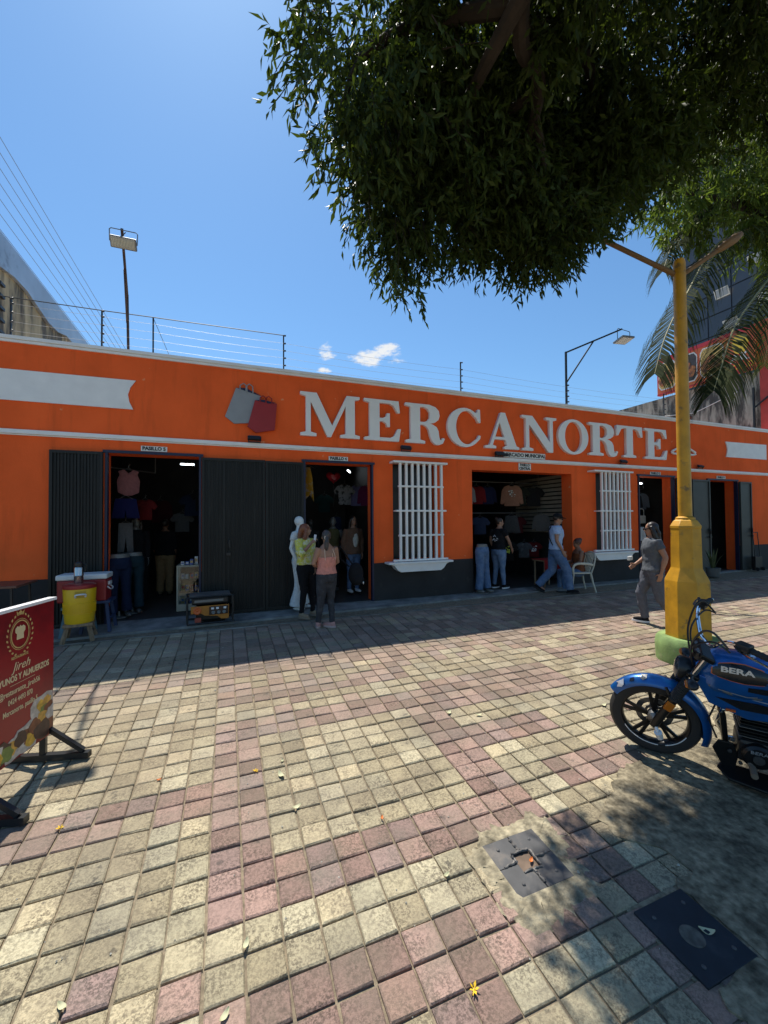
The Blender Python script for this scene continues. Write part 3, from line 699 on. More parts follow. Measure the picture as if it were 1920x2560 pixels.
pts = [(5.52 + .5 * abs(((i * .37) % 2) - 1) + wr.uniform(-.03, .03), 7.53 - .004 * (i % 3), 3.05 + wr.uniform(-.05, .05)) for i in range(18)]
q = MB(); q.tube(pts, .006, 5); tag(q.build('loose_cable', BLACK, world=True, loc=(5.8, 7.53, 3.02)), 'black cable tangled at the left end of the long sign', 'cable')
# tube lamps burning inside; glowing tubes stand in for leftmost corridor's skylight glimpses
LIT = mat('lit_tube', (.9, .95, 1), .4, emit=(.82, .92, 1.0), estr=9)
def tube_lamp(label, p, q_):
    t = thing('tube_lamp', label, 'lamp', p); d = Vector(q_) - Vector(p)
    b = MB(); b.tube([(0, 0, 0), d], .016, 8); b.build('tube', LIT, t)
    b = MB(); b.bar((0, 0, .035), d + Vector((0, 0, .035)), .05, .03); b.build('fitting', GREYMET, t, smooth=0)
tube_lamp('lit tube lamp under the lintel of the door behind the lamp post', (10.35, 8.25, 2.62), (11.25, 8.25, 2.62))
tube_lamp('glowing tube added for the skylight slit deep inside the leftmost corridor', (-1.05, 10.8, 3.0), (-.75, 10.8, 3.0))
tube_lamp('slanting lit tube lamp inside the second corridor', (3.0, 10.4, 2.95), (3.3, 11.2, 3.0))
tube_lamp('short glowing tube added for a glimpse of roof light at the right of the leftmost corridor', (-.55, 10.0, 2.45), (-.47, 10.0, 2.45))
# ------------------------------------------------------------------ things on the market roof
WIRE = mat('galvanised_wire', (.20, .20, .21), .5, metal=.6)
INSUL = mat('black_insulator', (.02, .02, .022), .5)
fz = thing('electric_fence', 'thin electric security fence of wires and posts along the roof edge', 'fence', (6, 7.8, 4.36))
POSTS = [(-3.1, 5.08), (-1.92, 5.095), (-1.18, 5.11), (1.0, 5.15), (4.9, 5.16), (11.6, 5.15)]
LEV = [4.56, 4.70, 4.84, 4.98]
for k, (x, zt) in enumerate(POSTS):
    q = MB(); q.bar((x, 7.8, 4.3), (x, 7.8, zt), .022); q.build('post', BLACK, fz, world=True, smooth=0)
    if k != 2:
        for z in LEV + [zt - .02]:
            q = MB(); q.lathe([(.012, -.02), (.018, -.012), (.012, 0), (.018, .012), (.012, .02)], (x + .02, 7.775, z), 8, axis=(1, -.5, 0)); q.build('insulator', INSUL, fz, world=True)
for z in LEV:
    q = MB()
    for (xa, _), (xb, _) in zip(POSTS[:-1], POSTS[1:]):
        n = 6; pts = [(xa + (xb - xa) * i / n, 7.77, z - .03 * (xb - xa) / 4 * 4 * (i / n) * (1 - i / n)) for i in range(n + 1)]
        q.tube(pts, .0022, 4, cap=False)
    q.build('wire', WIRE, fz, world=True, smooth=0)
q = MB(); q.tube([(-5.2, 7.79, 5.06), (-1.92, 7.79, 5.09), (-1.18, 7.79, 5.105), (1.02, 7.79, 5.14)], .008, 5); q.build('cable', BLACK, fz, world=True)
q = MB(); q.tube([(-1.18, 7.8, 5.1), (-.9, 7.8, 4.4)], .004, 4); q.build('stay_wire', WIRE, fz, world=True)

LENS = mat('floodlight_face', (.55, .53, .47), .35, var=.1); LED = mat('led_strip', (.78, .75, .62), .4)
# left floodlight: post on the roof, arm reaching out over the street
t = thing('floodlight', 'square floodlight on a leaning rusty post above the leftmost door', 'lamp', (-1.54, 7.8, 4.3))
RUST = mat('rusty_post', (.075, .045, .035), .7, metal=.4, var=.4, vscale=8)
q = MB(); q.bar((-1.54, 7.8, 4.25), (-1.56, 7.78, 5.42), .034); q.build('post', RUST, t, world=True, smooth=0)
q = MB(); q.bar((-1.56, 7.79, 5.38), (-1.372, 6.50, 5.70), .034); q.build('arm', RUST, t, world=True, smooth=0)
q = MB(); q.bar((-1.565, 7.80, 4.95), (-1.48, 7.18, 5.51), .026); q.build('brace', RUST, t, world=True, smooth=0)
rx = Matrix.Rotation(R(-52), 3, 'X')
c = Vector((-1.352, 6.50, 5.51))
q = MB(); q.box(c, (.32, .15, .05), rot=rx); h = q.build('housing', GREYMET, t, world=True, smooth=0, bevel=.01)
q = MB(); q.box(c + rx @ Vector((0, 0, -.0285)), (.29, .125, .006), rot=rx); q.build('face', LENS, h, world=True, smooth=0)
for k in range(15):
    q = MB(); q.box(c + rx @ Vector((-.126 + .018 * k, .0, -.036)), (.009, .085, .004), rot=rx); q.build('led_strip', LED, h, world=True, smooth=0)
q = MB(); q.tube([c + Vector((-.165, 0, 0)), c + Vector((-.17, 0, .16)), c + Vector((-.15, 0, .18)), c + Vector((.15, 0, .18)), c + Vector((.17, 0, .16)), c + Vector((.165, 0, 0))], .007, 6); q.build('bracket', GREYMET, t, world=True)
q = MB(); q.tube([c + Vector((-.05, .05, .03)), c + Vector((-.08, .05, .09)), c + Vector((-.02, .03, .12)), c + Vector((.02, .02, .17))], .006, 5); q.build('cable', BLACK, t, world=True)
# right floodlight on a cranked bracket
t = thing('floodlight', 'floodlight hanging from a cranked black bracket above the second barred window', 'lamp', (7.99, 7.8, 4.3))
q = MB(); q.bar((7.99, 7.8, 4.25), (8.0, 7.8, 5.84), .04); q.build('post', BLACK, t, world=True, smooth=0)
q = MB(); q.bar((8.0, 7.8, 5.82), (9.55, 7.45, 6.52), .036); q.build('arm', BLACK, t, world=True, smooth=0)
q = MB(); q.bar((8.0, 7.8, 5.05), (8.75, 7.63, 6.15), .03); q.build('brace', BLACK, t, world=True, smooth=0)
for z in LEV: q = MB(); q.lathe([(.012, -.02), (.02, -.01), (.012, 0), (.02, .01), (.012, .02)], (8.03, 7.77, z), 8, axis=(1, 0, 0)); q.build('insulator', INSUL, t, world=True)
c = Vector((9.52, 7.38, 6.20)); rx = Matrix.Rotation(R(-14), 3, 'X') @ Matrix.Rotation(R(-6), 3, 'Y')
q = MB(); q.box(c, (.44, .30, .045), rot=rx); h = q.build('housing', GREYMET, t, world=True, smooth=0, bevel=.008)
q = MB(); q.box(c + rx @ Vector((0, 0, -.026)), (.39, .25, .006), rot=rx); q.build('face', LENS, h, world=True, smooth=0)
q = MB(); q.tube([c + Vector((-.22, 0, 0)), c + Vector((-.225, 0, .24)), c + Vector((-.2, 0, .27)), c + Vector((.2, 0, .25)), c + Vector((.225, 0, .22)), c + Vector((.22, 0, 0))], .008, 6); q.build('bracket', BLACK, t, world=True)

# overhead lines running away on the left
for k in range(9):
    z = 7.5 + .28 * k; x = -4.7 + .03 * k
    q = MB(); q.tube([(x, 7.9 + .0, z), (x + .02, 14, z - .04), (x + .04, 26, z - .02), (x + .06, 60, z + .05)], [.006, .007, .011, .024], 4)
    q2 = q.build('overhead_line', WIRE, world=True, loc=(x, 7.9, z)); tag(q2, 'thin overhead line above the left roof, ' + ['lowest', 'second lowest', 'third from the bottom', 'fourth from the bottom', 'the middle one', 'fourth from the top', 'third from the top', 'second highest', 'highest'][k] + ' of nine', 'cable', 'overhead lines on the left')

# ------------------------------------------------------------------ neighbouring buildings
STAIN = mat('stained_render', (.46, .37, .22), .9, var=.3, vscale=2, col2=(.07, .065, .055), c2scale=1.6, c2lo=.47, c2hi=.60, c2amt=.9, stretch=(1, 1.6, .35), bump=.5, bscale=15)
FLASH = mat('grey_flashing', (.42, .45, .48), .45, metal=.5, var=.15, vscale=1.5, col2=(.2, .2, .2), c2scale=2, c2lo=.6, c2hi=.75)
nb = thing('neighbour_building', 'tall stained yellow wall with grey roof flashing behind the left roof', 'building', (-8, 12, 0))
q = MB(); q.bb(-12, -3.85, 8.0, 22, -.1, 6.35); q.build('wall', STAIN, nb, world=True, smooth=0)
rr = random.Random(3); n = 26
low = [(8.0 + 14 * k / n, 6.36 - .10 * (1 + math.sin(k * 1.3)) - (.22 if 9 < k < 12 else 0) - rr.uniform(0, .05)) for k in range(n + 1)]
q = MB(); q.prism([(8.0, 6.84), (22, 6.80)] + list(reversed(low)), lambda u, v, d: (d, u, v), -3.78, -3.845)
q.bb(-12, -3.846, 7.98, 22.02, 6.352, 6.82); q.build('flashing', FLASH, nb, world=True, smooth=0)
for k in range(5):
    q = MB(); q.bb(-3.90, -3.80, 9.2 - .02, 9.35, 5.05 + .22 * k, 5.10 + .22 * k); q.build('bracket', INSUL, nb, world=True, smooth=0)

GREYST = mat('grey_stained_render', (.36, .32, .255), .9, var=.35, vscale=2.5, col2=(.055, .05, .045), c2scale=1.8, c2lo=.46, c2hi=.58, c2amt=.9, stretch=(1, 2.2, .5), bump=.6, bscale=14)
REDP = mat('red_paint', (.50, .045, .03), .6, var=.1)
nr = thing('neighbour_building', 'stained grey building with a red corner column behind the palm fronds', 'building', (19, 12, 0))
q = MB(); q.bb(16.72, 25.5, 8.0, 13.4, -.1, 6.55); q.build('wall', GREYST, nr, world=True, smooth=0)
q = MB(); q.bb(16.64, 16.719, 10.2, 10.9, 4.95, 5.55); q.bb(16.64, 16.719, 10.95, 11.5, 4.95, 5.52); q.build('brick_patch', mat('brick_patch', (.20, .075, .055), .85, var=.3, vscale=9), nr, world=True, smooth=0)
q = MB(); q.bb(16.66, 18.2, 7.62, 7.999, -.1, 8.2); q.build('column', REDP, nr, world=True, smooth=0)
q = MB(); q.tube([(16.6, 8.6, 6.0), (16.58, 10, 5.6), (16.6, 12.2, 5.9), (16.62, 13.3, 6.1)], .016, 5); q.build('cable', SIGN, nr, world=True)
q = MB(); q.bar((16.6, 8.15, 4.3), (16.6, 8.15, 6.0), .05); q.bar((16.6, 8.15, 5.3), (16.6, 7.75, 5.6), .04); q.build('pipe', BLACK, nr, world=True, smooth=0)
# billboard with grilled chicken pictures
bb_ = thing('billboard', 'orange and red restaurant billboard with framed chicken pictures and POLLO lettering', 'sign', (16.6, 9.6, 6.62))
BBO = mat('billboard_orange', (.72, .19, .03), .45, col2=(.62, .03, .03), c2scale=.6, c2lo=.4, c2hi=.6); BBR = mat('billboard_red', (.55, .02, .03), .45)
q = MB(); q.bb(16.52, 16.70, 8.0, 11.35, 6.62, 8.12); q.build('panel', BBO, bb_, world=True, smooth=0)
q = MB(); q.bb(16.505, 16.519, 8.0, 11.35, 7.98, 8.12); q.bb(16.505, 16.519, 8.0, 11.35, 6.62, 6.68); q.build('border', BBR, bb_, world=True, smooth=0)
FOOD = mat('grilled_chicken_print', (.42, .14, .03), .5, col2=(.12, .035, .015), c2scale=7, c2lo=.42, c2hi=.6, var=.4, vscale=12)
FRY = mat('chips_print', (.65, .42, .12), .5, var=.3, vscale=14); DPL = mat('dark_plate_print', (.05, .035, .03), .5, var=.3)
for y0, y1 in ((8.95, 9.72), (9.82, 10.50), (10.60, 11.28)):
    q = MB(); P = [(y0 + .10, 6.80), (y1 - .10, 6.80), (y1, 6.95), (y1, 7.75), (y1 - .10, 7.90), (y0 + .10, 7.90), (y0, 7.75), (y0, 6.95)]
    q.prism(P, lambda u, v, d: (d, u, v), 16.500, 16.519); f = q.build('picture_frame', SIGN, bb_, world=True, smooth=0)
    q = MB(); P2 = [((u - (y0 + y1) / 2) * .92 + (y0 + y1) / 2, (v - 7.35) * .92 + 7.35) for u, v in P]
    q.prism(P2, lambda u, v, d: (d, u, v), 16.492, 16.4995); q.build('picture', DPL if 10 > y0 > 9.5 else FRY, f, world=True, smooth=0)
    for k in range(3):
        a, b_ = (y0 + (y1 - y0) * (.3 + .22 * k)), 7.2 + .13 * (k % 2)
        P3 = [(a + .15 * math.cos(s) * (1 + .15 * math.sin(3 * s + k)), b_ + .25 * math.sin(s) * (1 + .12 * math.cos(2 * s + k))) for s in (2 * math.pi * i / 16 for i in range(16))]
        q = MB(); q.prism(P3, lambda u, v, d: (d, u, v), 16.482 - .003 * k, 16.4915); q.build('picture_detail', FOOD, f, world=True, smooth=0)
YLT = mat('yellow_lettering', (.85, .55, .04), .5)
q = MB(); P = [(8.45 + .24 * math.cos(s), 7.62 + .36 * math.sin(s)) for s in (2 * math.pi * i / 24 for i in range(24))]
q.prism(P, lambda u, v, d: (d, u, v), 16.505, 16.519); q.build('emblem_disc', YLT, bb_, world=True, smooth=0)
text('lettering', 'AK', .40, SIGN, facing((16.50 - 16.6, 8.47 - 9.6, 7.14 - 6.62), (0, -1, 0)), bb_, .004, bold=.012)
text('lettering', 'POLLO', .25, YLT, facing((16.50 - 16.6, 8.45 - 9.6, 6.82 - 6.62), (0, -1, 0)), bb_, .004, bold=.006)
# round drinks logo on the red column
lg = thing('round_sign', 'round red white and blue drink sign on the red column', 'sign', (17.0, 7.6, 6.9))
def disc(name, fn, m, y0, y1):
    q = MB(); q.prism(fn, lambda u, v, d: (u, d, v), y0, y1); return q.build(name, m, lg, world=True, smooth=0)
cx_, cz_, rr_ = 17.0, 7.42, .42
circ = lambda r, a0=0, a1=360, n=32: [(cx_ + r * math.cos(R(a0 + (a1 - a0) * k / n)), cz_ + r * math.sin(R(a0 + (a1 - a0) * k / n))) for k in range(n + (0 if a1 - a0 == 360 else 1))]
disc('disc', circ(rr_), SIGN, 7.58, 7.618)
disc('upper_field', circ(rr_ * .9, 18, 172), REDP, 7.570, 7.579)
disc('lower_field', circ(rr_ * .9, 190, 350), mat('logo_blue', (.01, .04, .28), .5), 7.570, 7.579)
text('lettering', 'PEPSI', .17, mat('logo_ink', (.01, .03, .20), .5), facing((0, 7.566 - 7.6, 7.42 - 6.9)), lg, .003, bold=.006)
# dark tiled tower block behind
TW = mat('dark_blue_tile', (.025, .033, .048), .35, var=.25, vscale=.8, spec=.6); TWJ = mat('tile_joint', (.010, .013, .02), .6)
tw = thing('tower_block', 'dark blue tiled tower with a few tilted open panes behind the billboard', 'building', (32, 12, 0))
q = MB(); q.bb(26.0, 40, 6.5, 16.0, -.1, 30); q.build('wall', TWJ, tw, world=True, smooth=0)
tl = MB(); tl.bb(-.03, 0, -.56, .56, -.56, .56); pm = None
for k in range(8):
    for j in range(18):
        y = 7.1 + k * 1.186; z = 7.8 + j * 1.2
        if pm is None: o = tl.build('tile', TW, tw, smooth=0); pm = o.data
        else: o = bpy.data.objects.new('tile', pm); COL.objects.link(o); o.parent = tw
        o.location = (25.998 - 32, y - 12, z)
for k, (y, z) in enumerate(((13.6, 12.3), (12.4, 15.2), (14.6, 11.2), (14.0, 14.2), (13.0, 17.4), (11.6, 19.0), (15.2, 10.2), (12.0, 13.0))):
    q = MB(); q.box((25.80, y, z), (.03, .70, .50), rot=Matrix.Rotation(R(-24), 3, 'Y')); w_ = q.build('open_window', SIGN, tw, world=True, smooth=0)
    q = MB(); q.box((25.782, y, z), (.01, .60, .40), rot=Matrix.Rotation(R(-24), 3, 'Y')); q.build('pane', mat('sky_pane', (.35, .40, .45), .12), w_, world=True, smooth=0)

# ------------------------------------------------------------------ yellow street lamp
YP = mat('ochre_enamel', (.56, .275, .012), .5, var=.18, vscale=6, col2=(.16, .10, .04), c2scale=7, c2lo=.60, c2hi=.70, c2amt=.85, bump=.2, bscale=25)
YPD = mat('shaded_ochre', (.20, .105, .030), .55, var=.2, vscale=6, col2=(.20, .12, .06), c2scale=5, c2lo=.5, c2hi=.7)  # darker ochre copy, tree shade of the upper parts put into its colour
GRN = mat('pale_green_paint', (.20, .30, .10), .8, var=.3, vscale=6, col2=(.30, .26, .18), c2scale=5, c2lo=.58, c2hi=.72, bump=.3)
px_, py_ = 5.63, 3.54; gb = gz(py_)
lp = thing('street_lamp', 'ochre yellow lamp post with octagonal base on a green plinth', 'lamp post', (px_, py_, gb))
q = MB(); q.lathe([(.35, -.1), (.36, .0), (.37, .20), (.355, .28), (.325, .315), (.27, .318)], (0, 0, 0), 24); q.build('plinth', GRN, lp)
q = MB(); q.lathe([(.262, .28), (.258, 1.03), (.255, 1.05), (.182, 1.20), (.180, 1.22), (.174, 1.72), (.180, 1.725), (.180, 1.755), (.14, 1.82), (.11, 1.84)], (0, 0, 0), 8, ph=R(10)); q.build('octagonal_base', YP, lp, smooth=20, bevel=.006)
q = MB(); q.lathe([(.108, 1.825), (.108, 1.86), (.078, 1.88)], (0, 0, 0), 20); q.build('collar', YP, lp)
q = MB(); q.lathe([(.077, 1.84), (.074, 3.4), (.072, 5.25), (.06, 5.30)], (0, 0, 0), 20); q.build('pole', YP, lp)
AD = Vector((.88, -.47, 0)).normalized()
for s, L_, rz_ in ((-1, 1.2, .74), (1, .50, .33)):
    p0 = Vector((0, 0, 5.08)); p1 = AD * s * L_ + Vector((0, 0, 5.08 + rz_))
    q = MB(); q.tube([p0, p1], .032, 10); a_ = q.build('arm', YPD, lp)
    q = MB(); e = p1; d = (p1 - p0).normalized()
    q.tube([e - d * .05, e + d * .06, e + d * .22, e + d * .32], [.034, .055, .06, .03], 10); q.build('lamp_head', YPD, lp)

# ------------------------------------------------------------------ banner stand
BR = mat('banner_red', (.30, .008, .012), .32, col2=(.06, .004, .008), c2scale=1.6, c2lo=.42, c2hi=.66, c2amt=.95)
GOLD = mat('gold_print', (.62, .45, .17), .4); GOLDP = mat('pale_gold_print', (.75, .62, .36), .4)
FRM = mat('black_tube_frame', (.022, .025, .028), .35, metal=.4, var=.2); ALU = mat('white_edge', (.85, .85, .85), .3)
pa = Vector((-1.285, 3.93, 0)); pb = Vector((-1.465, 3.25, 0)); dv = (pb - pa).normalized(); nv = Vector((-dv.y, dv.x, 0))
if nv.x < 0: nv = -nv
Wd = (pb - pa).length; bz0, bz1 = -.03, 1.0
bs = thing('banner_stand', 'red restaurant banner with gold lettering on a black steel stand', 'sign', (pa.x, pa.y, gz(pa.y)))
zb = gz(pa.y)
def BP(u, v, d=0): p = pa + dv * u + nv * d; return (p.x - pa.x, p.y - pa.y, v - zb)
ctr = (BP(Wd / 2, (bz0 + bz1) / 2))
q = MB(); q.prism([(0, bz0), (Wd, bz0), (Wd, bz1), (0, bz1)], lambda u, v, d: BP(u, v, d), -.012, .012); q.build('panel', BR, bs, smooth=0)
q = MB(); q.prism([(-.006, bz1 + .001), (Wd + .006, bz1 + .001), (Wd + .006, bz1 + .022), (-.006, bz1 + .022)], lambda u, v, d: BP(u, v, d), -.03, .03); q.build('top_rail', ALU, bs, smooth=0)
for u in (.03, Wd - .03):
    gy = gz((pa + dv * u).y)
    q = MB(); q.bar(BP(u, gy + .05, -.035), BP(u, bz1 - .01, -.035), .04); q.build('post', FRM, bs, smooth=0)
    q = MB(); q.bar(BP(u, gy + .03, -.33), BP(u, gy + .03, .30), .05, .045); q.build('foot', FRM, bs, smooth=0)
    for s in (-1, 1):
        q = MB(); q.bar(BP(u, gy + .27, -.035), BP(u, gy + .06, -.015 + s * .27), .032); q.build('foot_brace', FRM, bs, smooth=0)
def BM(u, v, d=.0135):
    p = BP(u, v, d); return facing(p, -dv, (0, 0, 1)) if (-dv).cross(Vector((0, 0, 1))).dot(nv) > 0 else facing(p, dv, (0, 0, 1))
# left to right on the printed side runs from the near end (u = Wd) to the far end (u = 0)
def U(s): return Wd * (1 - s)                       # s: 0 left edge .. 1 right edge
text('lettering', 'RESTAURANTE', .026, GOLD, BM(U(.52), .672), bs, .0006, bold=.0006, fitw=.15)
text('lettering', 'Jireh', .085, GOLDP, BM(U(.54), .605), bs, .0006, shear=.35, fitw=.17)
text('lettering', 'DESAYUNOS Y ALMUERZOS', .060, GOLDP, BM(U(.52), .530), bs, .0006, bold=.0018, fitw=.57)
text('lettering', '@restaurante_jireh56', .054, GOLDP, BM(U(.53), .445), bs, .0006, bold=.0006, fitw=.37)
text('lettering', '0424 4493 870', .052, GOLDP, BM(U(.535), .378), bs, .0006, bold=.0006, fitw=.22)
text('lettering', 'Mercanorte. pasillo 5', .054, GOLDP, BM(U(.54), .312), bs, .0006, bold=.0006, fitw=.31)
def pr(name, P, m, d=.0135, e=.0142):
    q = MB(); q.prism(P, lambda s, v, dd: BP(U(s), v, dd), d, e); return q.build(name, m, bs, smooth=0)
pr('printed_rule', [(.40, .487), (.72, .487), (.72, .490), (.40, .490)], GOLDP)
cx_, cz_ = .52, .825
def ring(r0, r1, n=36): 
    return [[(cx_ + r * math.cos(2 * math.pi * k / n) / Wd, cz_ + 1.2 * r * math.sin(2 * math.pi * k / n)) for k in range(n)] for r in (r0, r1)]
for r0, r1 in ((.075, .082), (.088, .091)):
    a, b_ = ring(r0, r1); n = len(a); q = MB()
    q.add([BP(U(s), v, .0142) for s, v in a] + [BP(U(s), v, .0142) for s, v in b_] + [BP(U(s), v, .0132) for s, v in a] + [BP(U(s), v, .0132) for s, v in b_],
          [(k, (k + 1) % n, (k + 1) % n + n, k + n) for k in range(n)] + [(k + n, (k + 1) % n + n, (k + 1) % n + 3 * n, k + 3 * n) for k in range(n)]); q.build('emblem_ring', GOLD, bs, smooth=0)
lv = MB()
for s_ in (-1, 1):
    for k in range(11):
        a = R(-75 + 15 * k); r = .108
        c0 = (cx_ + s_ * r * math.cos(a) / Wd, cz_ + 1.25 * r * math.sin(a)); t_ = a + R(62); L_ = .026
        tip = (c0[0] + s_ * L_ * math.cos(t_) / Wd, c0[1] + L_ * math.sin(t_)); nx, ny = -math.sin(t_) * .008, math.cos(t_) * .008
        md = ((c0[0] + tip[0]) / 2, (c0[1] + tip[1]) / 2)
        lv.prism([c0, (md[0] + s_ * nx / Wd, md[1] + ny), tip, (md[0] - s_ * nx / Wd, md[1] - ny)], lambda s, v, dd: BP(U(s), v, dd), .0135, .0142)
o = lv.build('emblem_wreath', GOLD, bs, smooth=0); o['kind'] = 'stuff'
hat = [(-.045, -.055), (.045, -.055), (.042, .0), (.062, .02), (.062, .055), (.038, .075), (.015, .065), (0, .082), (-.015, .065), (-.038, .075), (-.062, .055), (-.062, .02), (-.042, 0)]
pr('emblem_hat', [(cx_ + .72 * u / Wd, cz_ + .005 + .72 * v) for u, v in hat], GOLDP)
pr('emblem_crown', [(cx_ + u / Wd, cz_ + .135 + v) for u, v in ((-.03, 0), (.03, 0), (.036, .03), (.018, .015), (0, .034), (-.018, .015), (-.036, .03))], GOLD)
fr = random.Random(21); FC = [mat('print_' + n_, c, .45, var=.35, vscale=22) for n_, c in (('plate', (.55, .50, .44)), ('egg', (.70, .42, .05)), ('meat', (.22, .07, .03)), ('avocado', (.20, .25, .06)), ('corn', (.68, .38, .07)), ('bean', (.08, .04, .03)))]
k = 0
for (s, v, r, m) in ((.86, .06, .115, 0), (.83, .085, .045, 1), (.90, .10, .04, 4), (.87, .03, .05, 3), (.93, .05, .04, 2), (.84, -.005, .05, 4), (.62, -.01, .10, 0), (.60, .0, .055, 2), (.68, -.03, .05, 1), (.95, -.03, .05, 4),
                     (.45, .01, .085, 0), (.43, .02, .05, 4), (.30, .02, .075, 5), (.36, .0, .05, 3), (.18, .03, .08, 0), (.16, .03, .05, 2), (.05, .02, .07, 4), (.53, .04, .05, 5), (.72, .04, .05, 2), (.78, -.01, .045, 5), (.93, -.09, .07, 2), (.84, -.10, .07, 5), (.97, .0, .05, 0), (.24, -.005, .045, 1)):
    v += .045 + (.10 if s > .8 else .03 if s > .55 else 0); r *= 1.18; k += 1
    P = []
    for i in range(14):
        a = 2 * math.pi * i / 14; q_ = r * (1 + fr.uniform(-.18, .18)); P.append((min(.995, max(.005, s + q_ * math.cos(a) / Wd)), max(bz0 + .003, v + .85 * q_ * math.sin(a))))
    pr('printed_food', P, FC[m], .0125, .0136 + .00015 * k)
# ------------------------------------------------------------------ trees
def leaf_mat(name, c1, c2, tr=.35, tcol=(.20, .32, .03), rough=.55, spec=.14):
    m = bpy.data.materials.new(name); m.use_nodes = True; N = m.node_tree.nodes; L = m.node_tree.links
    b = N['Principled BSDF']; b.inputs['Roughness'].default_value = rough; b.inputs['Specular IOR Level'].default_value = spec
    at = N.new('ShaderNodeAttribute'); at.attribute_name = 'tone'
    mx = N.new('ShaderNodeMixRGB'); mx.inputs[1].default_value = (*c1, 1); mx.inputs[2].default_value = (*c2, 1)
    L.new(at.outputs['Fac'], mx.inputs[0]); L.new(mx.outputs[0], b.inputs['Base Color'])
    t = N.new('ShaderNodeBsdfTranslucent'); t.inputs['Color'].default_value = (*tcol, 1)
    ms = N.new('ShaderNodeMixShader'); ms.inputs[0].default_value = tr
    L.new(b.outputs[0], ms.inputs[1]); L.new(t.outputs[0], ms.inputs[2]); L.new(ms.outputs[0], N['Material Output'].inputs['Surface'])
    return m
def leaf_cloud(name, blobs, per, llen, lwid, material, parent, seed, droop=.8, tw_leaves=9, hole=-.85):
    """leaves set along short drooping twigs that fill the given blobs"""
    rg = np.random.default_rng(seed); V = []; T = []; tw = []
    for (cx, cy, cz, r) in blobs:
        n = int(per * r ** 2.2)
        d = rg.normal(size=(n, 3)); d /= np.linalg.norm(d, axis=1)[:, None]
        rad = r * (rg.random(n) ** .45); lump = 1 + .16 * np.sin(d[:, 0] * 5 + cx) * np.sin(d[:, 2] * 6 + cz) * np.sin(d[:, 1] * 5)
        p = np.array([cx, cy, cz]) + d * (rad * lump)[:, None]
        cl = np.sin(p[:, 0] * 5.3 + 1.1 * p[:, 2]) + np.sin(p[:, 1] * 4.7 - .8 * p[:, 0]) + np.sin(p[:, 2] * 5.9 + 1.3 * p[:, 1])     # clumps and holes
        p, d = p[cl > hole], d[cl > hole]; n = len(p)
        out = d * .6 + rg.normal(size=(n, 3)) * .45; out[:, 2] -= droop; out /= np.linalg.norm(out, axis=1)[:, None]
        L = rg.uniform(.16, .34, n)
        for k in range(tw_leaves):
            u = (k + rg.random(n)) / tw_leaves
            q = p + out * (L * u)[:, None]; q[:, 2] -= .10 * (L * u * u)
            a = rg.normal(size=(n, 3)); a[:, 2] -= .55 + droop * .5; a += out * 1.1; a /= np.linalg.norm(a, axis=1)[:, None]
            s = np.cross(a, rg.normal(size=(n, 3))); s /= np.linalg.norm(s, axis=1)[:, None]; nn = np.cross(a, s)
            ln = (llen * rg.uniform(.65, 1.2, n))[:, None]; wd = (lwid * rg.uniform(.75, 1.25, n))[:, None]
            base = q; m1 = q + a * ln * .45 + nn * ln * .05; tip = q + a * ln - nn * ln * .06
            V.append(np.stack([base, m1 + s * wd * .5, tip, m1 - s * wd * .5], axis=1)); T.append(rg.random(n))
        tw += [(p[i] - out[i] * .05, p[i] + out[i] * L[i]) for i in range(0, n, 5)]
    V = np.concatenate(V).reshape(-1, 3); T = np.concatenate(T); nf = len(V) // 4
    me = bpy.data.meshes.new(name); me.vertices.add(len(V)); me.vertices.foreach_set('co', V.astype(np.float32).ravel())
    idx = np.arange(len(V)).reshape(-1, 4); tri = np.concatenate([idx[:, [0, 1, 2]], idx[:, [0, 2, 3]]], axis=1).reshape(-1)
    me.loops.add(len(tri)); me.loops.foreach_set('vertex_index', tri.astype(np.int32))
    me.polygons.add(nf * 2); me.polygons.foreach_set('loop_start', (np.arange(nf * 2) * 3).astype(np.int32)); me.polygons.foreach_set('loop_total', np.full(nf * 2, 3, np.int32))
    me.update(); me.validate(); me.materials.append(material)
    a = me.attributes.new('tone', 'FLOAT', 'FACE'); a.data.foreach_set('value', np.repeat(T, 2).astype(np.float32))
    o = bpy.data.objects.new(name, me); COL.objects.link(o); o.parent = parent; o['kind'] = 'stuff'
    off = wloc(parent); me.transform(Matrix.Translation(-off))
    return o, tw
BARK = mat('dark_bark', (.030, .021, .015), .9, var=.35, vscale=8, bump=.6, bscale=30)
def limb(parent, pts, r0, r1, n=8, name='limb', sub=4):
    pts = [Vector(p) for p in pts]; P = []
    if parent['category'] == 'tree' and parent.name == 'shade_tree': pts = [Vector((p.x * .88, p.y * .88, 1.6 + (p.z - 1.6) * .88)) if p.z > 4 else p for p in pts]
    for i in range(len(pts) - 1):
        a = pts[max(i - 1, 0)]; b = pts[i]; c = pts[i + 1]; d = pts[min(i + 2, len(pts) - 1)]
        for k in range(sub):
            t = k / sub; P.append(.5 * ((2 * b) + (c - a) * t + (2 * a - 5 * b + 4 * c - d) * t * t + (3 * b - a - 3 * c + d) * t ** 3))
    P.append(pts[-1]); m = len(P)
    q = MB(); q.tube(P, [r0 + (r1 - r0) * (k / (m - 1)) for k in range(m)], n); return q.build(name, BARK, parent, world=True)
def twigs(parent, tw, r, seed):
    q = MB(); rr = random.Random(seed)
    for a, b in tw:
        a, b = Vector(a), Vector(b); m = (a + b) / 2 + Vector((rr.uniform(-.03, .03), rr.uniform(-.03, .03), rr.uniform(0, .03)))
        q.tube([a, m, b], [r, r * .8, r * .5], 3, cap=False)
    o = q.build('twigs', BARK, parent, world=True, smooth=0, fix=False); o['kind'] = 'stuff'

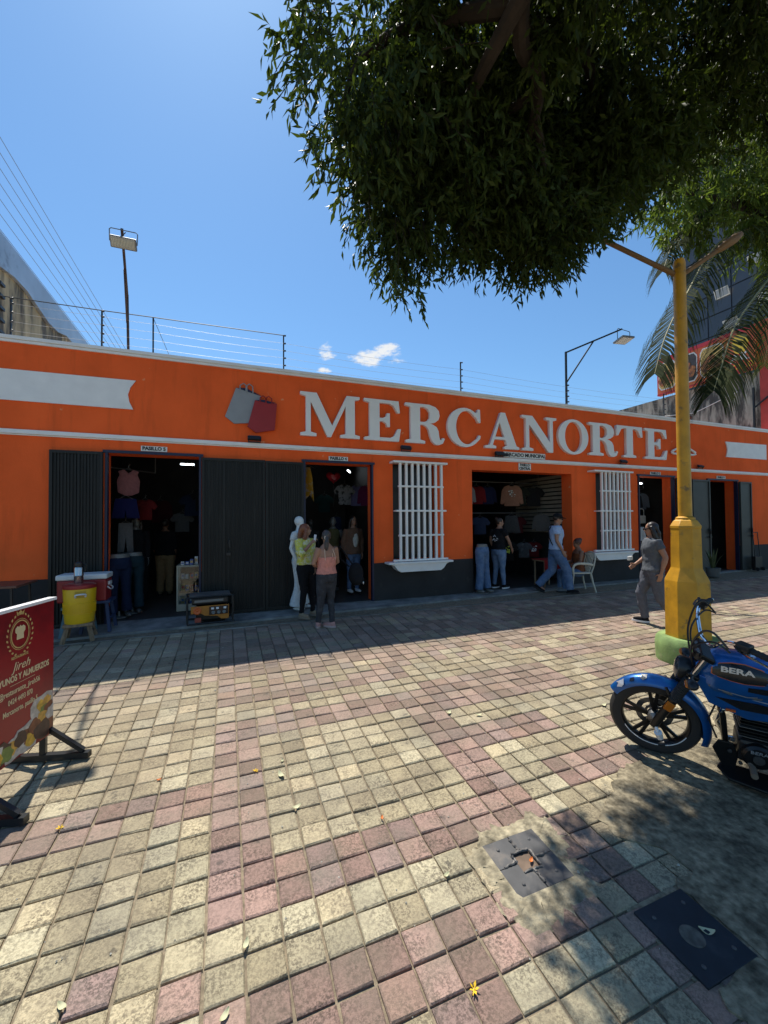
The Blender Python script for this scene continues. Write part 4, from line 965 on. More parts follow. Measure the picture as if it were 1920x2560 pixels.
TA = [(1.27, 3.6, 6.04, .84), (1.25, 3.8, 5.36, .42), (1.70, 4.2, 5.10, .44), (1.98, 4.4, 4.73, .40), (2.55, 4.2, 5.89, .9), (2.96, 4.4, 5.45, .42), (3.76, 4.2, 5.2, .36), (4.40, 4.2, 5.75, .40),
      (4.38, 4.3, 7.12, .9), (2.31, 3.6, 6.61, 1.0), (4.01, 3.6, 7.54, 1.1), (5.61, 3.4, 7.85, 1.1), (6.9, 3.4, 7.75, .9), (6.2, 3.8, 7.5, .45), (2.3, 4.3, 5.35, .55), (3.36, 4.2, 5.7, .7), (3.3, 3.9, 5.9, .6),
      (1.7, 2.6, 6.9, .8), (3.2, 2.2, 7.3, 1.1), (5.2, 2.2, 8.0, 1.2), (7.0, 2.3, 8.2, 1.1), (4.6, 3.7, 6.1, .6), (5.3, 3.9, 6.9, .6), (3.9, 3.9, 5.35, .5), (2.7, 5.2, 7.9, 1.0), (3.9, 5.5, 8.4, 1.2), (5.2, 5.5, 8.7, 1.2), (3.2, 4.6, 7.0, .7)]  # last upper clumps, out of sight, added to thicken the ground shade
TA = [(x * .88, y * .88, 1.6 + (z - 1.6) * .88, r * .9) for x, y, z, r in TA]
TA2 = [(1.75, 4.15, 6.1, .55), (1.95, 4.35, 5.95, .58), (2.5, 4.6, 6.2, .5), (3.1, 4.3, 6.3, .6), (2.6, 4.0, 6.4, .6), (2.1, 4.35, 6.5, .6), (2.68, 4.5, 6.5, .7), (3.68, 4.5, 6.5, .75), (4.68, 4.5, 6.5, .65), (3.0, 4.5, 6.0, .45), (4.0, 4.5, 6.05, .5), (5.5, 4.4, 6.9, .65), (3.2, 3.6, 5.6, .5), (2.2, 3.3, 5.3, .45), (4.2, 3.2, 6.0, .7), (5.2, 3.4, 6.6, .6), (2.4, 2.6, 5.9, .5)]  # hidden leaf clumps added behind the crown to deepen its ground shadow
ta = thing('shade_tree', 'dense dark shade tree whose crown hangs over the square from above', 'tree', (4.1, -.6, gz(-.6)))
LA = leaf_mat('dark_glossy_leaf', (.018, .030, .009), (.052, .075, .018), .16, (.14, .21, .02))
_, tw = leaf_cloud('crown', TA, 1050, .118, .031, LA, ta, 4)
leaf_cloud('shadow_filler_crown', TA2, 1050, .118, .034, LA, ta, 6, hole=-2.2)
limb(ta, [(4.1, -.6, gz(-.6) - .1), (4.05, -.5, 1.2), (3.9, -.2, 2.8), (3.6, .3, 4.2)], .30, .20, 12, 'trunk')
for k, (pts, r0, r1) in enumerate((
        ([(3.6, .3, 4.2), (2.9, 1.3, 5.4), (2.3, 2.4, 6.0), (2.5, 2.9, 5.98), (3.0, 3.2, 6.04), (3.24, 3.8, 5.77), (3.5, 4.4, 5.5)], .11, .025),
        ([(2.3, 2.4, 6.0), (2.26, 3.0, 5.88), (2.28, 3.5, 5.9), (2.12, 3.9, 5.91), (1.9, 4.2, 5.2)], .075, .015),
        ([(2.4, 2.7, 6.03), (1.72, 3.3, 6.26), (1.22, 3.7, 6.14), (1.0, 3.9, 5.4)], .07, .015),
        ([(2.5, 2.9, 6.1), (3.67, 3.3, 6.86), (4.67, 3.9, 6.68), (4.9, 4.5, 6.1)], .08, .02),
        ([(3.6, .3, 4.2), (4.4, 1.3, 6.2), (5.2, 2.4, 7.4), (6.6, 3.2, 7.7)], .16, .04),
        ([(4.6, 1.6, 6.6), (4.2, 2.8, 7.5), (4.2, 3.8, 7.3), (4.5, 4.3, 6.9)], .09, .02),
        ([(3.0, 3.2, 6.04), (2.7, 3.9, 6.0), (2.4, 4.4, 5.5)], .05, .012),
        ([(2.28, 3.5, 5.9), (2.6, 3.9, 5.6), (2.9, 4.3, 5.3)], .05, .012),
        ([(3.1, 3.4, 6.0), (3.4, 3.6, 5.7), (3.75, 4.1, 5.6), (4.1, 4.5, 5.45)], .045, .012))): limb(ta, pts, r0, r1)
twigs(ta, tw, .005, 3)

TB = [(7.98, 5.2, 7.9, .5), (9.03, 5.4, 7.9, .65), (9.76, 5.2, 8.55, 1.0), (10.73, 5.0, 7.89, .75), (10.66, 5.0, 9.44, 1.2), (9.62, 5.4, 9.54, .8), (8.6, 5.2, 8.3, .6), (12.2, 5.0, 8.8, 1.2), (11.6, 4.6, 10.2, 1.3), (8.6, 5.1, 9.0, .6)]
tb = thing('mango_tree', 'bright green long leaved tree crown right of the lamp post top', 'tree', (13.2, 4.4, gz(4.4)))
LB = leaf_mat('bright_long_leaf', (.045, .075, .014), (.12, .15, .03), .30, (.24, .34, .035))
_, tw = leaf_cloud('crown', TB, 330, .21, .042, LB, tb, 8, droop=.9, tw_leaves=8)
limb(tb, [(13.2, 4.4, gz(4.4) - .1), (13.1, 4.5, 2.5), (12.8, 4.7, 5.0), (12.3, 4.8, 7.0)], .32, .20, 12, 'trunk')
limb(tb, [(12.3, 4.8, 7.0), (11.2, 5.0, 8.0), (9.8, 5.2, 8.3), (8.0, 5.2, 8.0)], .15, .03)
limb(tb, [(12.3, 4.8, 7.0), (11.8, 4.8, 8.6), (10.8, 5.0, 9.3), (9.7, 5.3, 9.4)], .14, .03)
twigs(tb, tw, .006, 5)

# coconut palm
PALM = leaf_mat('palm_leaflet', (.014, .022, .010), (.045, .055, .022), .18, (.14, .18, .04), .8, .05); RIB = mat('palm_rib', (.30, .27, .12), .6, var=.2)
S_ = .82
def sc(p): return Vector((p[0] * S_, p[1] * S_, 1.6 + (p[2] - 1.6) * S_))
pc = sc((14.6, 6.2, 9.4))
pt = thing('coconut_palm', 'coconut palm with long drooping fronds beside the lamp post', 'palm', (pc.x + .3, pc.y - .1, gz(pc.y)))
q = MB(); base = Vector((pc.x + .3, pc.y - .1, gz(pc.y) - .1)); n = 24
q.tube([base.lerp(pc, k / n) + Vector((-.25 * math.sin(math.pi * k / n), 0, 0)) for k in range(n + 1)], [.19 - .07 * k / n + (.008 if k % 2 else 0) for k in range(n + 1)], 12)
q.build('trunk', mat('palm_trunk', (.22, .19, .15), .9, var=.3, vscale=6, bump=.4), pt, world=True)
def frond(ctrl, seed, ll=.78):
    rr = random.Random(seed); ctrl = [Vector(c) for c in ctrl]; P = []
    for i in range(len(ctrl) - 1):
        a = ctrl[max(i - 1, 0)]; b = ctrl[i]; c = ctrl[i + 1]; d = ctrl[min(i + 2, len(ctrl) - 1)]
        for k in range(34):
            t = k / 34; P.append(.5 * ((2 * b) + (c - a) * t + (2 * a - 5 * b + 4 * c - d) * t * t + (3 * b - a - 3 * c + d) * t ** 3))
    P.append(ctrl[-1]); m = len(P)
    q = MB(); q.tube(P, [.030 * (1 - k / m) + .005 for k in range(m)], 5); rib = q.build('frond', RIB, pt, world=True)
    q = MB(); tone = []
    for k in range(6, m):
        u = k / m; d = (P[min(k + 1, m - 1)] - P[k - 1]).normalized(); side = d.cross(Vector((0, 0, 1))).normalized(); upv = side.cross(d)
        L = ll * (.55 + .6 * math.sin(math.pi * min(1, u * .9 + .1))) * rr.uniform(.85, 1.1)
        for s in (-1, 1):
            v = (side * s * .75 + d * rr.uniform(.55, .8) + upv * .15).normalized(); w = d * .023 * rr.uniform(.8, 1.2)
            a = P[k]; b = a + v * L * .4 + Vector((0, 0, -.10 * L)); c = a + v * L * .72 + Vector((0, 0, -.42 * L)); e = a + v * L * .85 + Vector((0, 0, -.80 * L))
            q.add([a - w * .5, a + w * .5, b + w, b - w, c + w * .7, c - w * .7, e], [(0, 1, 2, 3), (3, 2, 4, 5), (5, 4, 6)]); tone += [rr.random()] * 3
    o = q.build('leaflets', PALM, rib, world=True, smooth=0, fix=False); o['kind'] = 'stuff'
    a = o.data.attributes.new('tone', 'FLOAT', 'FACE'); a.data.foreach_set('value', tone)
frond([pc, sc((13.67, 6.2, 9.5)), sc((11.42, 6.2, 8.45)), sc((10.08, 6.2, 6.86)), sc((9.19, 6.1, 5.71)), sc((8.66, 6.0, 4.75))], 1)
frond([pc, sc((13.4, 6.6, 10.2)), sc((12.0, 6.8, 9.9)), sc((10.9, 6.9, 8.9)), sc((10.35, 6.9, 7.9))], 2, .7)
frond([pc, sc((13.9, 5.7, 9.0)), sc((12.9, 5.5, 8.1)), sc((11.68, 5.4, 7.1)), sc((10.23, 5.3, 5.76)), sc((9.5, 5.2, 4.7)), sc((9.25, 5.2, 4.2))], 3)
frond([pc, sc((15.4, 6.8, 9.6)), sc((16.8, 7.6, 8.8)), sc((17.8, 8.4, 7.0))], 5)
frond([pc, sc((15.2, 5.2, 9.8)), sc((15.9, 3.8, 9.2)), sc((16.3, 2.4, 7.6))], 6)
frond([pc, sc((14.0, 5.0, 10.0)), sc((13.4, 3.6, 9.6)), sc((12.9, 2.4, 8.2))], 7)
# ------------------------------------------------------------------ motorcycle (forward = local +x)
BLU = mat('blue_metallic', (.006, .105, .36), .3, metal=.4, coat=.6, var=.15, vscale=9, col2=(.03, .09, .19), c2scale=6, c2lo=.55, c2hi=.8); BLK = mat('black_plastic', (.014, .014, .015), .4, var=.1)
SATIN = mat('satin_black', (.02, .02, .02), .3, metal=.5); ALUM = mat('cast_aluminium', (.16, .16, .16), .4, metal=.8, var=.15)
TYRE = mat('tyre_rubber', (.018, .018, .018), .7, bump=.2, bscale=120); REFL = mat('amber_reflector', (.45, .13, .01), .25); WHT = mat('white_decal', (.75, .75, .75), .4); SILV = mat('silver_decal', (.55, .56, .57), .3, metal=.6)
BLK2 = mat('gloss_black_decal', (.012, .012, .014), .2); GREYD = mat('grey_decal', (.16, .17, .17), .3); ORD = mat('orange_decal', (.6, .12, .02), .4)
def curvy(pts, sub=6):
    pts = [Vector(p) for p in pts]; P = []
    for i in range(len(pts) - 1):
        a = pts[max(i - 1, 0)]; b = pts[i]; c = pts[i + 1]; d = pts[min(i + 2, len(pts) - 1)]
        for k in range(sub):
            t = k / sub; P.append(.5 * ((2 * b) + (c - a) * t + (2 * a - 5 * b + 4 * c - d) * t * t + (3 * b - a - 3 * c + d) * t ** 3))
    return P + [pts[-1]]
BS = 1.09
fc = Vector((3.31, 2.385))
hd = Vector((-.60, .80)).normalized()
org = fc - hd * .635 * BS
mo = thing('motorcycle', 'blue motorcycle with black wheels parked on the concrete at the right edge', 'motorcycle', (org.x, org.y, gz(org.y)), math.atan2(hd.y, hd.x))
mo.scale = (BS, BS, BS); mo.rotation_euler = (0, 0, math.atan2(hd.y, hd.x))
# lean pitch with the slope and slightly to the left on the side stand
mo.rotation_mode = 'QUATERNION'
mo.rotation_quaternion = (Matrix.Rotation(SLA, 3, 'X') @ rotz(math.atan2(hd.y, hd.x)) @ Matrix.Rotation(R(-11), 3, 'X')).to_quaternion()
def wheel(x, front):
    r = .295; tr = .043; n = 40; q = MB(); rings = []
    prof = [(r - .085, -.030), (r - .055, -.041), (r - .022, -.040), (r - .004, -.022), (r, 0), (r - .004, .022), (r - .022, .040), (r - .055, .041), (r - .085, .030)]
    m = len(prof)
    vs = [(x + pr * math.cos(2 * math.pi * k / n), py, r + pr * math.sin(2 * math.pi * k / n)) for k in range(n) for pr, py in prof]
    fs = [(k * m + j, k * m + (j + 1) % m, ((k + 1) % n) * m + (j + 1) % m, ((k + 1) % n) * m + j) for k in range(n) for j in range(m)]
    q.add(vs, fs); w = q.build('wheel', TYRE, mo)
    q = MB(); prof2 = [(r - .086, -.032), (r - .080, -.036), (r - .074, -.034), (r - .084, 0), (r - .074, .034), (r - .080, .036), (r - .086, .032), (r - .096, .012), (r - .096, -.012)]; m = len(prof2)
    vs = [(x + pr * math.cos(2 * math.pi * k / n), py, r + pr * math.sin(2 * math.pi * k / n)) for k in range(n) for pr, py in prof2]
    q.add(vs, [(k * m + j, k * m + (j + 1) % m, ((k + 1) % n) * m + (j + 1) % m, ((k + 1) % n) * m + j) for k in range(n) for j in range(m)]); q.build('rim', SATIN, w)
    for k in range(5):
        for e in (-.13, .13):
            a = 2 * math.pi * k / 5 + .25; q = MB()
            p0 = Vector((x + .035 * math.cos(a), 0, r + .035 * math.sin(a))); p1 = Vector((x + (r - .09) * math.cos(a + e), 0, r + (r - .09) * math.sin(a + e)))
            q.bar(p0, p1, .024, .014, up=(0, 1, 0)); q.build('spoke', SATIN, w)
    q = MB(); q.lathe([(.0, -.055), (.018, -.055), (.030, -.04), (.045, -.03), (.045, .03), (.030, .04), (.018, .055), (0, .055)], (x, 0, r), 18, axis=(0, 1, 0)); q.build('hub', ALUM, w)
    if front:                                     # slotted brake disc
        q = MB(); nn = 30
        for r0, r1 in ((.085, .122), (.045, .062)):
            vs = [(x + rr_ * math.cos(2 * math.pi * k / nn) * (1 + .03 * (k % 3 == 0)), yy, r + rr_ * math.sin(2 * math.pi * k / nn)) for k in range(nn) for rr_, yy in ((r0, -.046), (r1, -.046), (r1, -.042), (r0, -.042))]
            q.add(vs, [(k * 4 + j, k * 4 + (j + 1) % 4, ((k + 1) % nn) * 4 + (j + 1) % 4, ((k + 1) % nn) * 4 + j) for k in range(nn) for j in range(4)])
        for k in range(6):
            a = 2 * math.pi * k / 6; q.bar((x + .055 * math.cos(a), -.044, r + .055 * math.sin(a)), (x + .09 * math.cos(a + .25), -.044, r + .09 * math.sin(a + .25)), .012, .004, up=(0, 1, 0))
        q.build('brake_disc', ALUM, w)
    a0, a1 = R(205), R(330); q = MB()             # white rim tape
    for s0, s1 in ((a0, R(250)), (R(262), a1)):
        nn = 14; vs = []
        for k in range(nn + 1):
            a = s0 + (s1 - s0) * k / nn
            for rr_, yy in ((r - .083, .0372), (r - .077, .0372), (r - .077, .0352), (r - .083, .0352)): vs.append((x + rr_ * math.cos(a), yy, r + rr_ * math.sin(a)))
        q.add(vs, [(k * 4 + j, k * 4 + (j + 1) % 4, k * 4 + 4 + (j + 1) % 4, k * 4 + 4 + j) for k in range(nn) for j in range(4)])
    q.build('rim_tape', WHT, w)
    return w
wheel(.635, True); wheel(-.635, False)
ax = Vector((.635, 0, .295)); tp = Vector((.395, 0, .835)); fd = (tp - ax).normalized()
for s in (-1, 1):
    o_ = Vector((0, .092 * s, 0)); q = MB(); q.tube([ax + o_ - fd * .02, ax + o_ + fd * .06, ax + o_ + fd * .27], [.026, .029, .029], 12); f = q.build('fork_leg', SATIN, mo)
    q = MB(); n = 26; q.tube([ax + o_ + fd * (.25 + .21 * k / n) for k in range(n + 1)], [.037 if k % 2 else .031 for k in range(n + 1)], 12); q.build('fork_gaiter', RUBBER, f)
    q = MB(); q.tube([ax + o_ + fd * .45, ax + o_ + fd * .66], .021, 12); q.build('fork_tube', CHROME, f)
    q = MB(); q.box(ax + o_ + Vector((.002, .018 * s, 0)) + fd * .20, (.05, .03, .07), rot=Matrix.Rotation(-R(26), 3, 'Y')); q.build('reflector', REFL, f, smooth=0, bevel=.004)
q = MB(); q.tube([(.60, .105, .20), (.615, .125, .255)], [.022, .026], 12); q.tube([(.615, .125, .255), (.635, .10, .295)], .012, 8); q.build('axle_slider', WHT, mo)
# front mudguard wrapped over the tyre
q = MB(); n = 26; w_ = 7; vs = []
for k in range(n + 1):
    a = R(-22) + R(172) * k / n; taper = .6 + .4 * math.sin(math.pi * min(1, max(0, (k + 2) / (n + 4))))
    for j in range(w_):
        t = -1 + 2 * j / (w_ - 1); yy = .074 * taper * math.sin(t * 1.25) / math.sin(1.25); rr_ = .325 + .014 - .078 * (1 - math.cos(t * 1.25)) + (.018 if k < 4 else 0) * (4 - k) / 4
        vs.append((.635 - rr_ * math.cos(math.pi - a) if False else .635 + rr_ * math.cos(math.pi - a), yy, .295 + rr_ * math.sin(math.pi - a)))
m = len(vs); vs += [tuple(Vector(p) - (Vector(p) - Vector((.635, p[1], .295))).normalized() * .004) for p in vs]
fs = [(k * w_ + j, k * w_ + j + 1, (k + 1) * w_ + j + 1, (k + 1) * w_ + j) for k in range(n) for j in range(w_ - 1)]; fs += [tuple(reversed([i + m for i in f])) for f in fs]
rim_ = [j for j in range(w_)] + [k * w_ + w_ - 1 for k in range(1, n + 1)] + [n * w_ + j for j in range(w_ - 2, -1, -1)] + [k * w_ for k in range(n - 1, 0, -1)]
fs += [(rim_[i], rim_[(i + 1) % len(rim_)], rim_[(i + 1) % len(rim_)] + m, rim_[i] + m) for i in range(len(rim_))]
q.add(vs, fs); mg = q.build('front_mudguard', BLU, mo)
def on_guard(name, mt, a_deg, t0, pts, d=.0022):
    q = MB(); P = []
    for u, v in pts:
        a = R(a_deg) + u; t = t0 + v; rr_ = .339 - .078 * (1 - math.cos(t * 1.25)) + d
        P.append((.635 + rr_ * math.cos(a), .074 * math.sin(t * 1.25) / math.sin(1.25) + d * .6, .295 + rr_ * math.sin(a)))
    q.add(P + [tuple(Vector(p) - Vector((0, .0012, .0012))) for p in P], [tuple(range(len(P)))]); return q.build(name, mt, mg, smooth=0, fix=False)
on_guard('decal', SILV, 47, .45, [(.10, -.25), (.05, .22), (-.02, .30), (-.12, .12), (-.05, -.10), (-.10, -.30), (.02, -.22)])
on_guard('decal', BLK2, 62, .40, [(.06, -.1), (.03, .2), (-.06, .2), (-.03, -.05)])
on_guard('decal', GREYD, 76, .35, [(.08, -.3), (.06, .1), (-.02, .25), (-.08, .0), (-.02, -.1), (-.05, -.3)])
for s in (-1, 1): q = MB(); q.tube([(.58, .075 * s, .60), (.56, .093 * s, .56)], .010, 6); q.build('mudguard_stay', SATIN, mo)
# yokes, instruments, headlamp
q = MB(); q.box(ax + fd * .655, (.085, .25, .035), rot=Matrix.Rotation(-R(26), 3, 'Y')); q.box(ax + fd * .49, (.075, .24, .03), rot=Matrix.Rotation(-R(26), 3, 'Y')); q.build('yoke', SATIN, mo, smooth=0, bevel=.008)
q = MB(); q.lathe([(0, -.09), (.05, -.085), (.078, -.04), (.085, .02), (.08, .04)], (.475, 0, .735), 18, axis=(.93, 0, .1)); hl = q.build('headlamp', BLK, mo)
q = MB(); q.lathe([(.078, .0), (.076, .01), (.05, .022), (0, .026)], (.51, 0, .739), 18, axis=(.93, 0, .1)); q.build('lens', mat('headlamp_glass', (.05, .055, .06), .1), hl)
for s in (-1, 1):
    q = MB(); q.lathe([(.0, -.02), (.042, -.015), (.045, .03), (.04, .034)], (.40, .052 * s, .875), 16, axis=(-.35, 0, .93)); d_ = q.build('gauge', BLK, mo)
    q = MB(); q.lathe([(.039, .0), (.037, .006), (0, .008)], (.40 - .35 * .034, .052 * s, .875 + .93 * .034), 16, axis=(-.35, 0, .93)); q.build('dial', GREYD, d_)
    q = MB(); q.tube([(.44, .10 * s, .745), (.445, .17 * s, .745)], .012, 8); q.ell((.45, .215 * s, .745), (.038, .055, .028)); ind = q.build('indicator', BLK, mo)
    q = MB(); q.ell((.478, .215 * s, .745), (.014, .042, .02)); q.build('lens', REFL, ind)
# chrome handlebar with grips, levers and cables
hbn = []
for s in (-1, 1):
    q = MB(); q.tube(curvy([(.325, .0, .955), (.325, .055 * s, .955), (.32, .11 * s, .975), (.305, .20 * s, 1.055), (.27, .27 * s, 1.085), (.20, .36 * s, 1.075), (.165, .405 * s, 1.07)]), .0125, 10); q.build('handlebar', CHROME, mo)
    q = MB(); n = 12; q.tube([Vector((.225, .325 * s, 1.079)).lerp(Vector((.140, .432 * s, 1.068)), k / n) for k in range(n + 1)], [.0205 if k % 2 else .0185 for k in range(n + 1)], 10); g_ = q.build('grip', RUBBER, mo)
    q = MB(); q.ell((.137, .437 * s, 1.067), (.018, .018, .018)); q.build('bar_end', CHROME, g_)
    q = MB(); q.box((.245, .30 * s, 1.085), (.075, .055, .05), rot=rotz(-s * .9)); q.build('switch_housing', BLK, mo, smooth=0, bevel=.008)
    q = MB(); q.tube([(.285, .285 * s, 1.08), (.285, .33 * s, 1.075), (.25, .40 * s, 1.068), (.205, .47 * s, 1.06)], [.009, .008, .007, .006], 8); q.ell((.20, .477 * s, 1.059), (.011, .011, .011)); q.build('lever', CHROME if s > 0 else BLK, mo)
    q = MB(); q.tube(curvy([(.30, .27 * s + .04, 1.09), (.37, .25 * s + .04, 1.17), (.42, .20 * s + .03, 1.14), (.455, .13 * s, 1.0), (.45, .07 * s, .88), (.42, .05 * s, .76), (.38, .04 * s, .66)]), .007, 6); q.build('cable', BLK, mo)
    q = MB(); q.tube(curvy([(.29, .29 * s + .03, 1.07), (.36, .24 * s + .03, 1.10), (.43, .15 * s, 1.01), (.44, .08 * s, .92), (.40, .05 * s, .80), (.30, .05 * s, .70), (.15, .05 * s, .62)]), .006, 6); q.build('cable', BLK, mo)
q = MB(); q.box((.25, -.275, 1.115), (.05, .045, .04)); q.build('brake_reservoir', BLK, mo, smooth=0, bevel=.006)
hm = Matrix.Translation((.37, 0, .05)) @ Matrix.Rotation(R(14), 4, 'Z') @ Matrix.Translation((-.325, 0, -.035))
for ch in mo.children:
    if ch.name.split('.')[0] in ('handlebar', 'grip', 'switch_housing', 'lever', 'brake_reservoir'):
        ch.data.transform(hm)
        for sub in ch.children: sub.data.transform(hm)
# frame
q = MB(); q.tube([(.335, 0, .86), (.30, 0, .66), (.245, 0, .42), (.22, 0, .23), (.10, 0, .17)], .020, 8); q.tube([(.33, 0, .80), (.0, 0, .70), (-.35, 0, .66), (-.75, 0, .74)], .020, 8); q.tube([(-.25, 0, .66), (-.28, 0, .35), (-.30, 0, .22), (.10, 0, .17)], .018, 8); q.build('frame', SATIN, mo)
# tank
def tank_pt(u, a):            # u along 0 front..1 rear, a around
    x = .42 - .58 * u; h = [.10, .155, .165, .15, .115, .06]; wd = [.075, .135, .150, .140, .105, .065]; zc = [.755, .755, .75, .75, .755, .765]
    f = u * 5; i = min(4, int(f)); t = f - i; t = t * t * (3 - 2 * t)
    H, W, Z = (h[i] + (h[i + 1] - h[i]) * t), (wd[i] + (wd[i + 1] - wd[i]) * t), (zc[i] + (zc[i + 1] - zc[i]) * t)
    ca, sa = math.cos(a), math.sin(a); e = .72
    return Vector((x, W * math.copysign(abs(ca) ** e, ca), Z + (H if sa > 0 else H * .75) * math.copysign(abs(sa) ** e, sa)))
q = MB(); nu, na = 22, 28
q.add([tank_pt(i / nu, 2 * math.pi * j / na) for i in range(nu + 1) for j in range(na)], [(i * na + j, i * na + (j + 1) % na, (i + 1) * na + (j + 1) % na, (i + 1) * na + j) for i in range(nu) for j in range(na)] + [tuple(range(na)), tuple(reversed(range(nu * na, nu * na + na)))])
tk = q.build('fuel_tank', BLU, mo)
def tank_decal(name, mt, loop, d=.003):
    """loop in (u, angle degrees); filled as a strip between its lower and upper edge"""
    for side in (1, -1):
        q = MB(); n = len(loop); vs = []
        for u, lo, hi in loop:
            for k in range(5):
                a = R(lo + (hi - lo) * k / 4); a = a if side > 0 else math.pi - a
                p = tank_pt(u, a); c = Vector((p.x, 0, .75)); nrm = (p - c).normalized(); vs.append(p + nrm * d)
        q.add(vs, [(i * 5 + k, i * 5 + k + 1, i * 5 + 6 + k, i * 5 + 5 + k) for i in range(n - 1) for k in range(4)]); q.build(name, mt, tk)
tank_decal('decal', ORD, [(.13, 12, 30), (.2, 8, 47), (.3, 6, 55), (.42, 6, 57), (.55, 8, 52), (.68, 12, 40), (.74, 16, 30)], .002)
tank_decal('decal', BLK2, [(.14, 13, 28), (.2, 9, 44), (.3, 7, 51), (.42, 7, 53), (.55, 9, 48), (.68, 13, 37), (.73, 17, 28)], .0035)
tank_decal('decal', BLK2, [(.45, -3, 2), (.6, -5, 3), (.8, -6, 6), (.97, -6, 8)], .003)
tank_decal('decal', GREYD, [(.12, -26, -16), (.3, -30, -18), (.55, -32, -20), (.8, -28, -20), (.97, -24, -20)], .003)
tank_decal('decal', SILV, [(.2, -20, -17), (.45, -22, -18), (.75, -20, -17)], .0045)
pL = tank_pt(.34, R(28)); text('lettering', 'BERA', .048, SILV, facing((pL.x - .005, pL.y + .0075, pL.z + .012), (-1, 0, 0), (0, -.28, .96)), tk, .0015, sx=1.5, bold=.0016)
q = MB(); q.lathe([(.035, 0), (.035, .012), (.02, .02), (0, .02)], (.14, 0, .912), 16); q.build('filler_cap', CHROME, tk)
# side shroud under the tank
for s in (-1, 1):
    q = MB(); P = [(.40, .76), (.41, .70), (.34, .57), (.14, .52), (-.16, .57), (-.26, .66), (-.10, .70), (.20, .70)]
    q.prism(P, lambda u, v, d: (u, s * (d - .10 * max(0, u - .1)), v), .115, .128); sh_ = q.build('side_shroud', BLU, mo, smooth=0, bevel=.004)
    q = MB(); P = [(.31, .63), (.18, .58), (-.14, .60), (-.18, .63), (.10, .65)]
    q.prism(P, lambda u, v, d: (u, s * (d - .10 * max(0, u - .1)), v), .1285, .1305); q.build('decal', BLK2, sh_, smooth=0)
    q = MB(); P = [(.24, .672), (.0, .66), (-.2, .655), (-.2, .662), (.0, .668)]
    q.prism(P, lambda u, v, d: (u, s * (d - .10 * max(0, u - .1)), v), .1285, .1305); q.build('decal', SILV, sh_, smooth=0)
    q = MB(); q.box((.23, s * .128, .565), (.05, .012, .012)); q.build('decal', ORD, sh_, smooth=0)
# engine
q = MB(); q.box((.06, 0, .50), (.17, .14, .06)); q.box((.06, 0, .42), (.13, .10, .22)); q.build('cylinder_block', BLK, mo, smooth=0, bevel=.008)
for k in range(9):
    z = .37 + .023 * k; q = MB(); e = .01 * math.sin(k); q.box((.065, 0, z), (.215 + e, .19 + e, .006)); q.build('cooling_fin', SATIN if k % 3 else ALUM, mo, smooth=0, bevel=.002)
q = MB(); q.box((.02, 0, .26), (.30, .19, .17)); q.box((-.12, 0, .27), (.18, .18, .15)); cc = q.build('crankcase', BLK, mo, smooth=0, bevel=.025)
q = MB(); q.lathe([(.085, .0), (.085, .03), (.07, .045), (.03, .05), (0, .05)], (.07, .09, .255), 24, axis=(0, 1, 0)); q.build('alternator_cover', SATIN, mo)
q = MB(); q.lathe([(.03, 0), (.03, .012), (0, .014)], (.07, .138, .255), 16, axis=(0, 1, 0)); q.build('cover_cap', ALUM, mo)
text('lettering', 'BERA', .03, SILV, facing((.07, .1405, .30), (-1, 0, 0)), mo, .002, sx=1.3)
for p in ((.20, .095, .33), (.15, .095, .17), (.0, .095, .17), (-.05, .095, .33), (.21, .095, .24)):
    q = MB(); q.lathe([(.012, 0), (.012, .012), (.006, .014), (0, .014)], p, 8, axis=(0, 1, 0)); q.build('bolt', ALUM, mo)
q = MB(); P = [(.27, .29), (.30, .22), (.24, .10), (.17, .10), (.16, .20), (.19, .29)]; q.prism(P, lambda u, v, d: (u, d, v), .07, .085); q.build('engine_plate', SATIN, mo, smooth=0, bevel=.004)
q = MB(); q.tube([(.12, .0, .52), (.25, .02, .50), (.27, -.06, .35), (.20, -.12, .18), (-.2, -.15, .17), (-.5, -.17, .24), (-.95, -.18, .34)], [.02, .02, .02, .022, .03, .045, .045], 12); q.build('exhaust', CHROME, mo)
q = MB(); q.tube([(.28, .03, .58), (.33, .06, .42), (.28, .08, .30)], .006, 6); q.build('cable', BLK, mo)
# foot rest with bash plate at the left
q = MB(); q.tube([(.12, .10, .21), (.10, .16, .20)], .014, 8); q.tube([(.10, .155, .20), (.105, .245, .205)], .019, 10); q.build('foot_rest', mat('worn_peg', (.22, .17, .12), .7, metal=.3), mo)
q = MB(); P = [(.24, .04), (.27, .10), (.22, .20), (-.05, .24), (-.12, .18), (-.05, .06)]; q.prism(P, lambda u, v, d: (u, v, d + .12 * u * 0), .085, .105); q.build('bash_plate', SATIN, mo, smooth=0, bevel=.006)
q = MB(); q.tube([(-.08, .11, .19), (-.12, .20, .04), (-.14, .235, .004)], .011, 8); q.box((-.14, .24, .006), (.05, .05, .008)); q.build('side_stand', SATIN, mo)
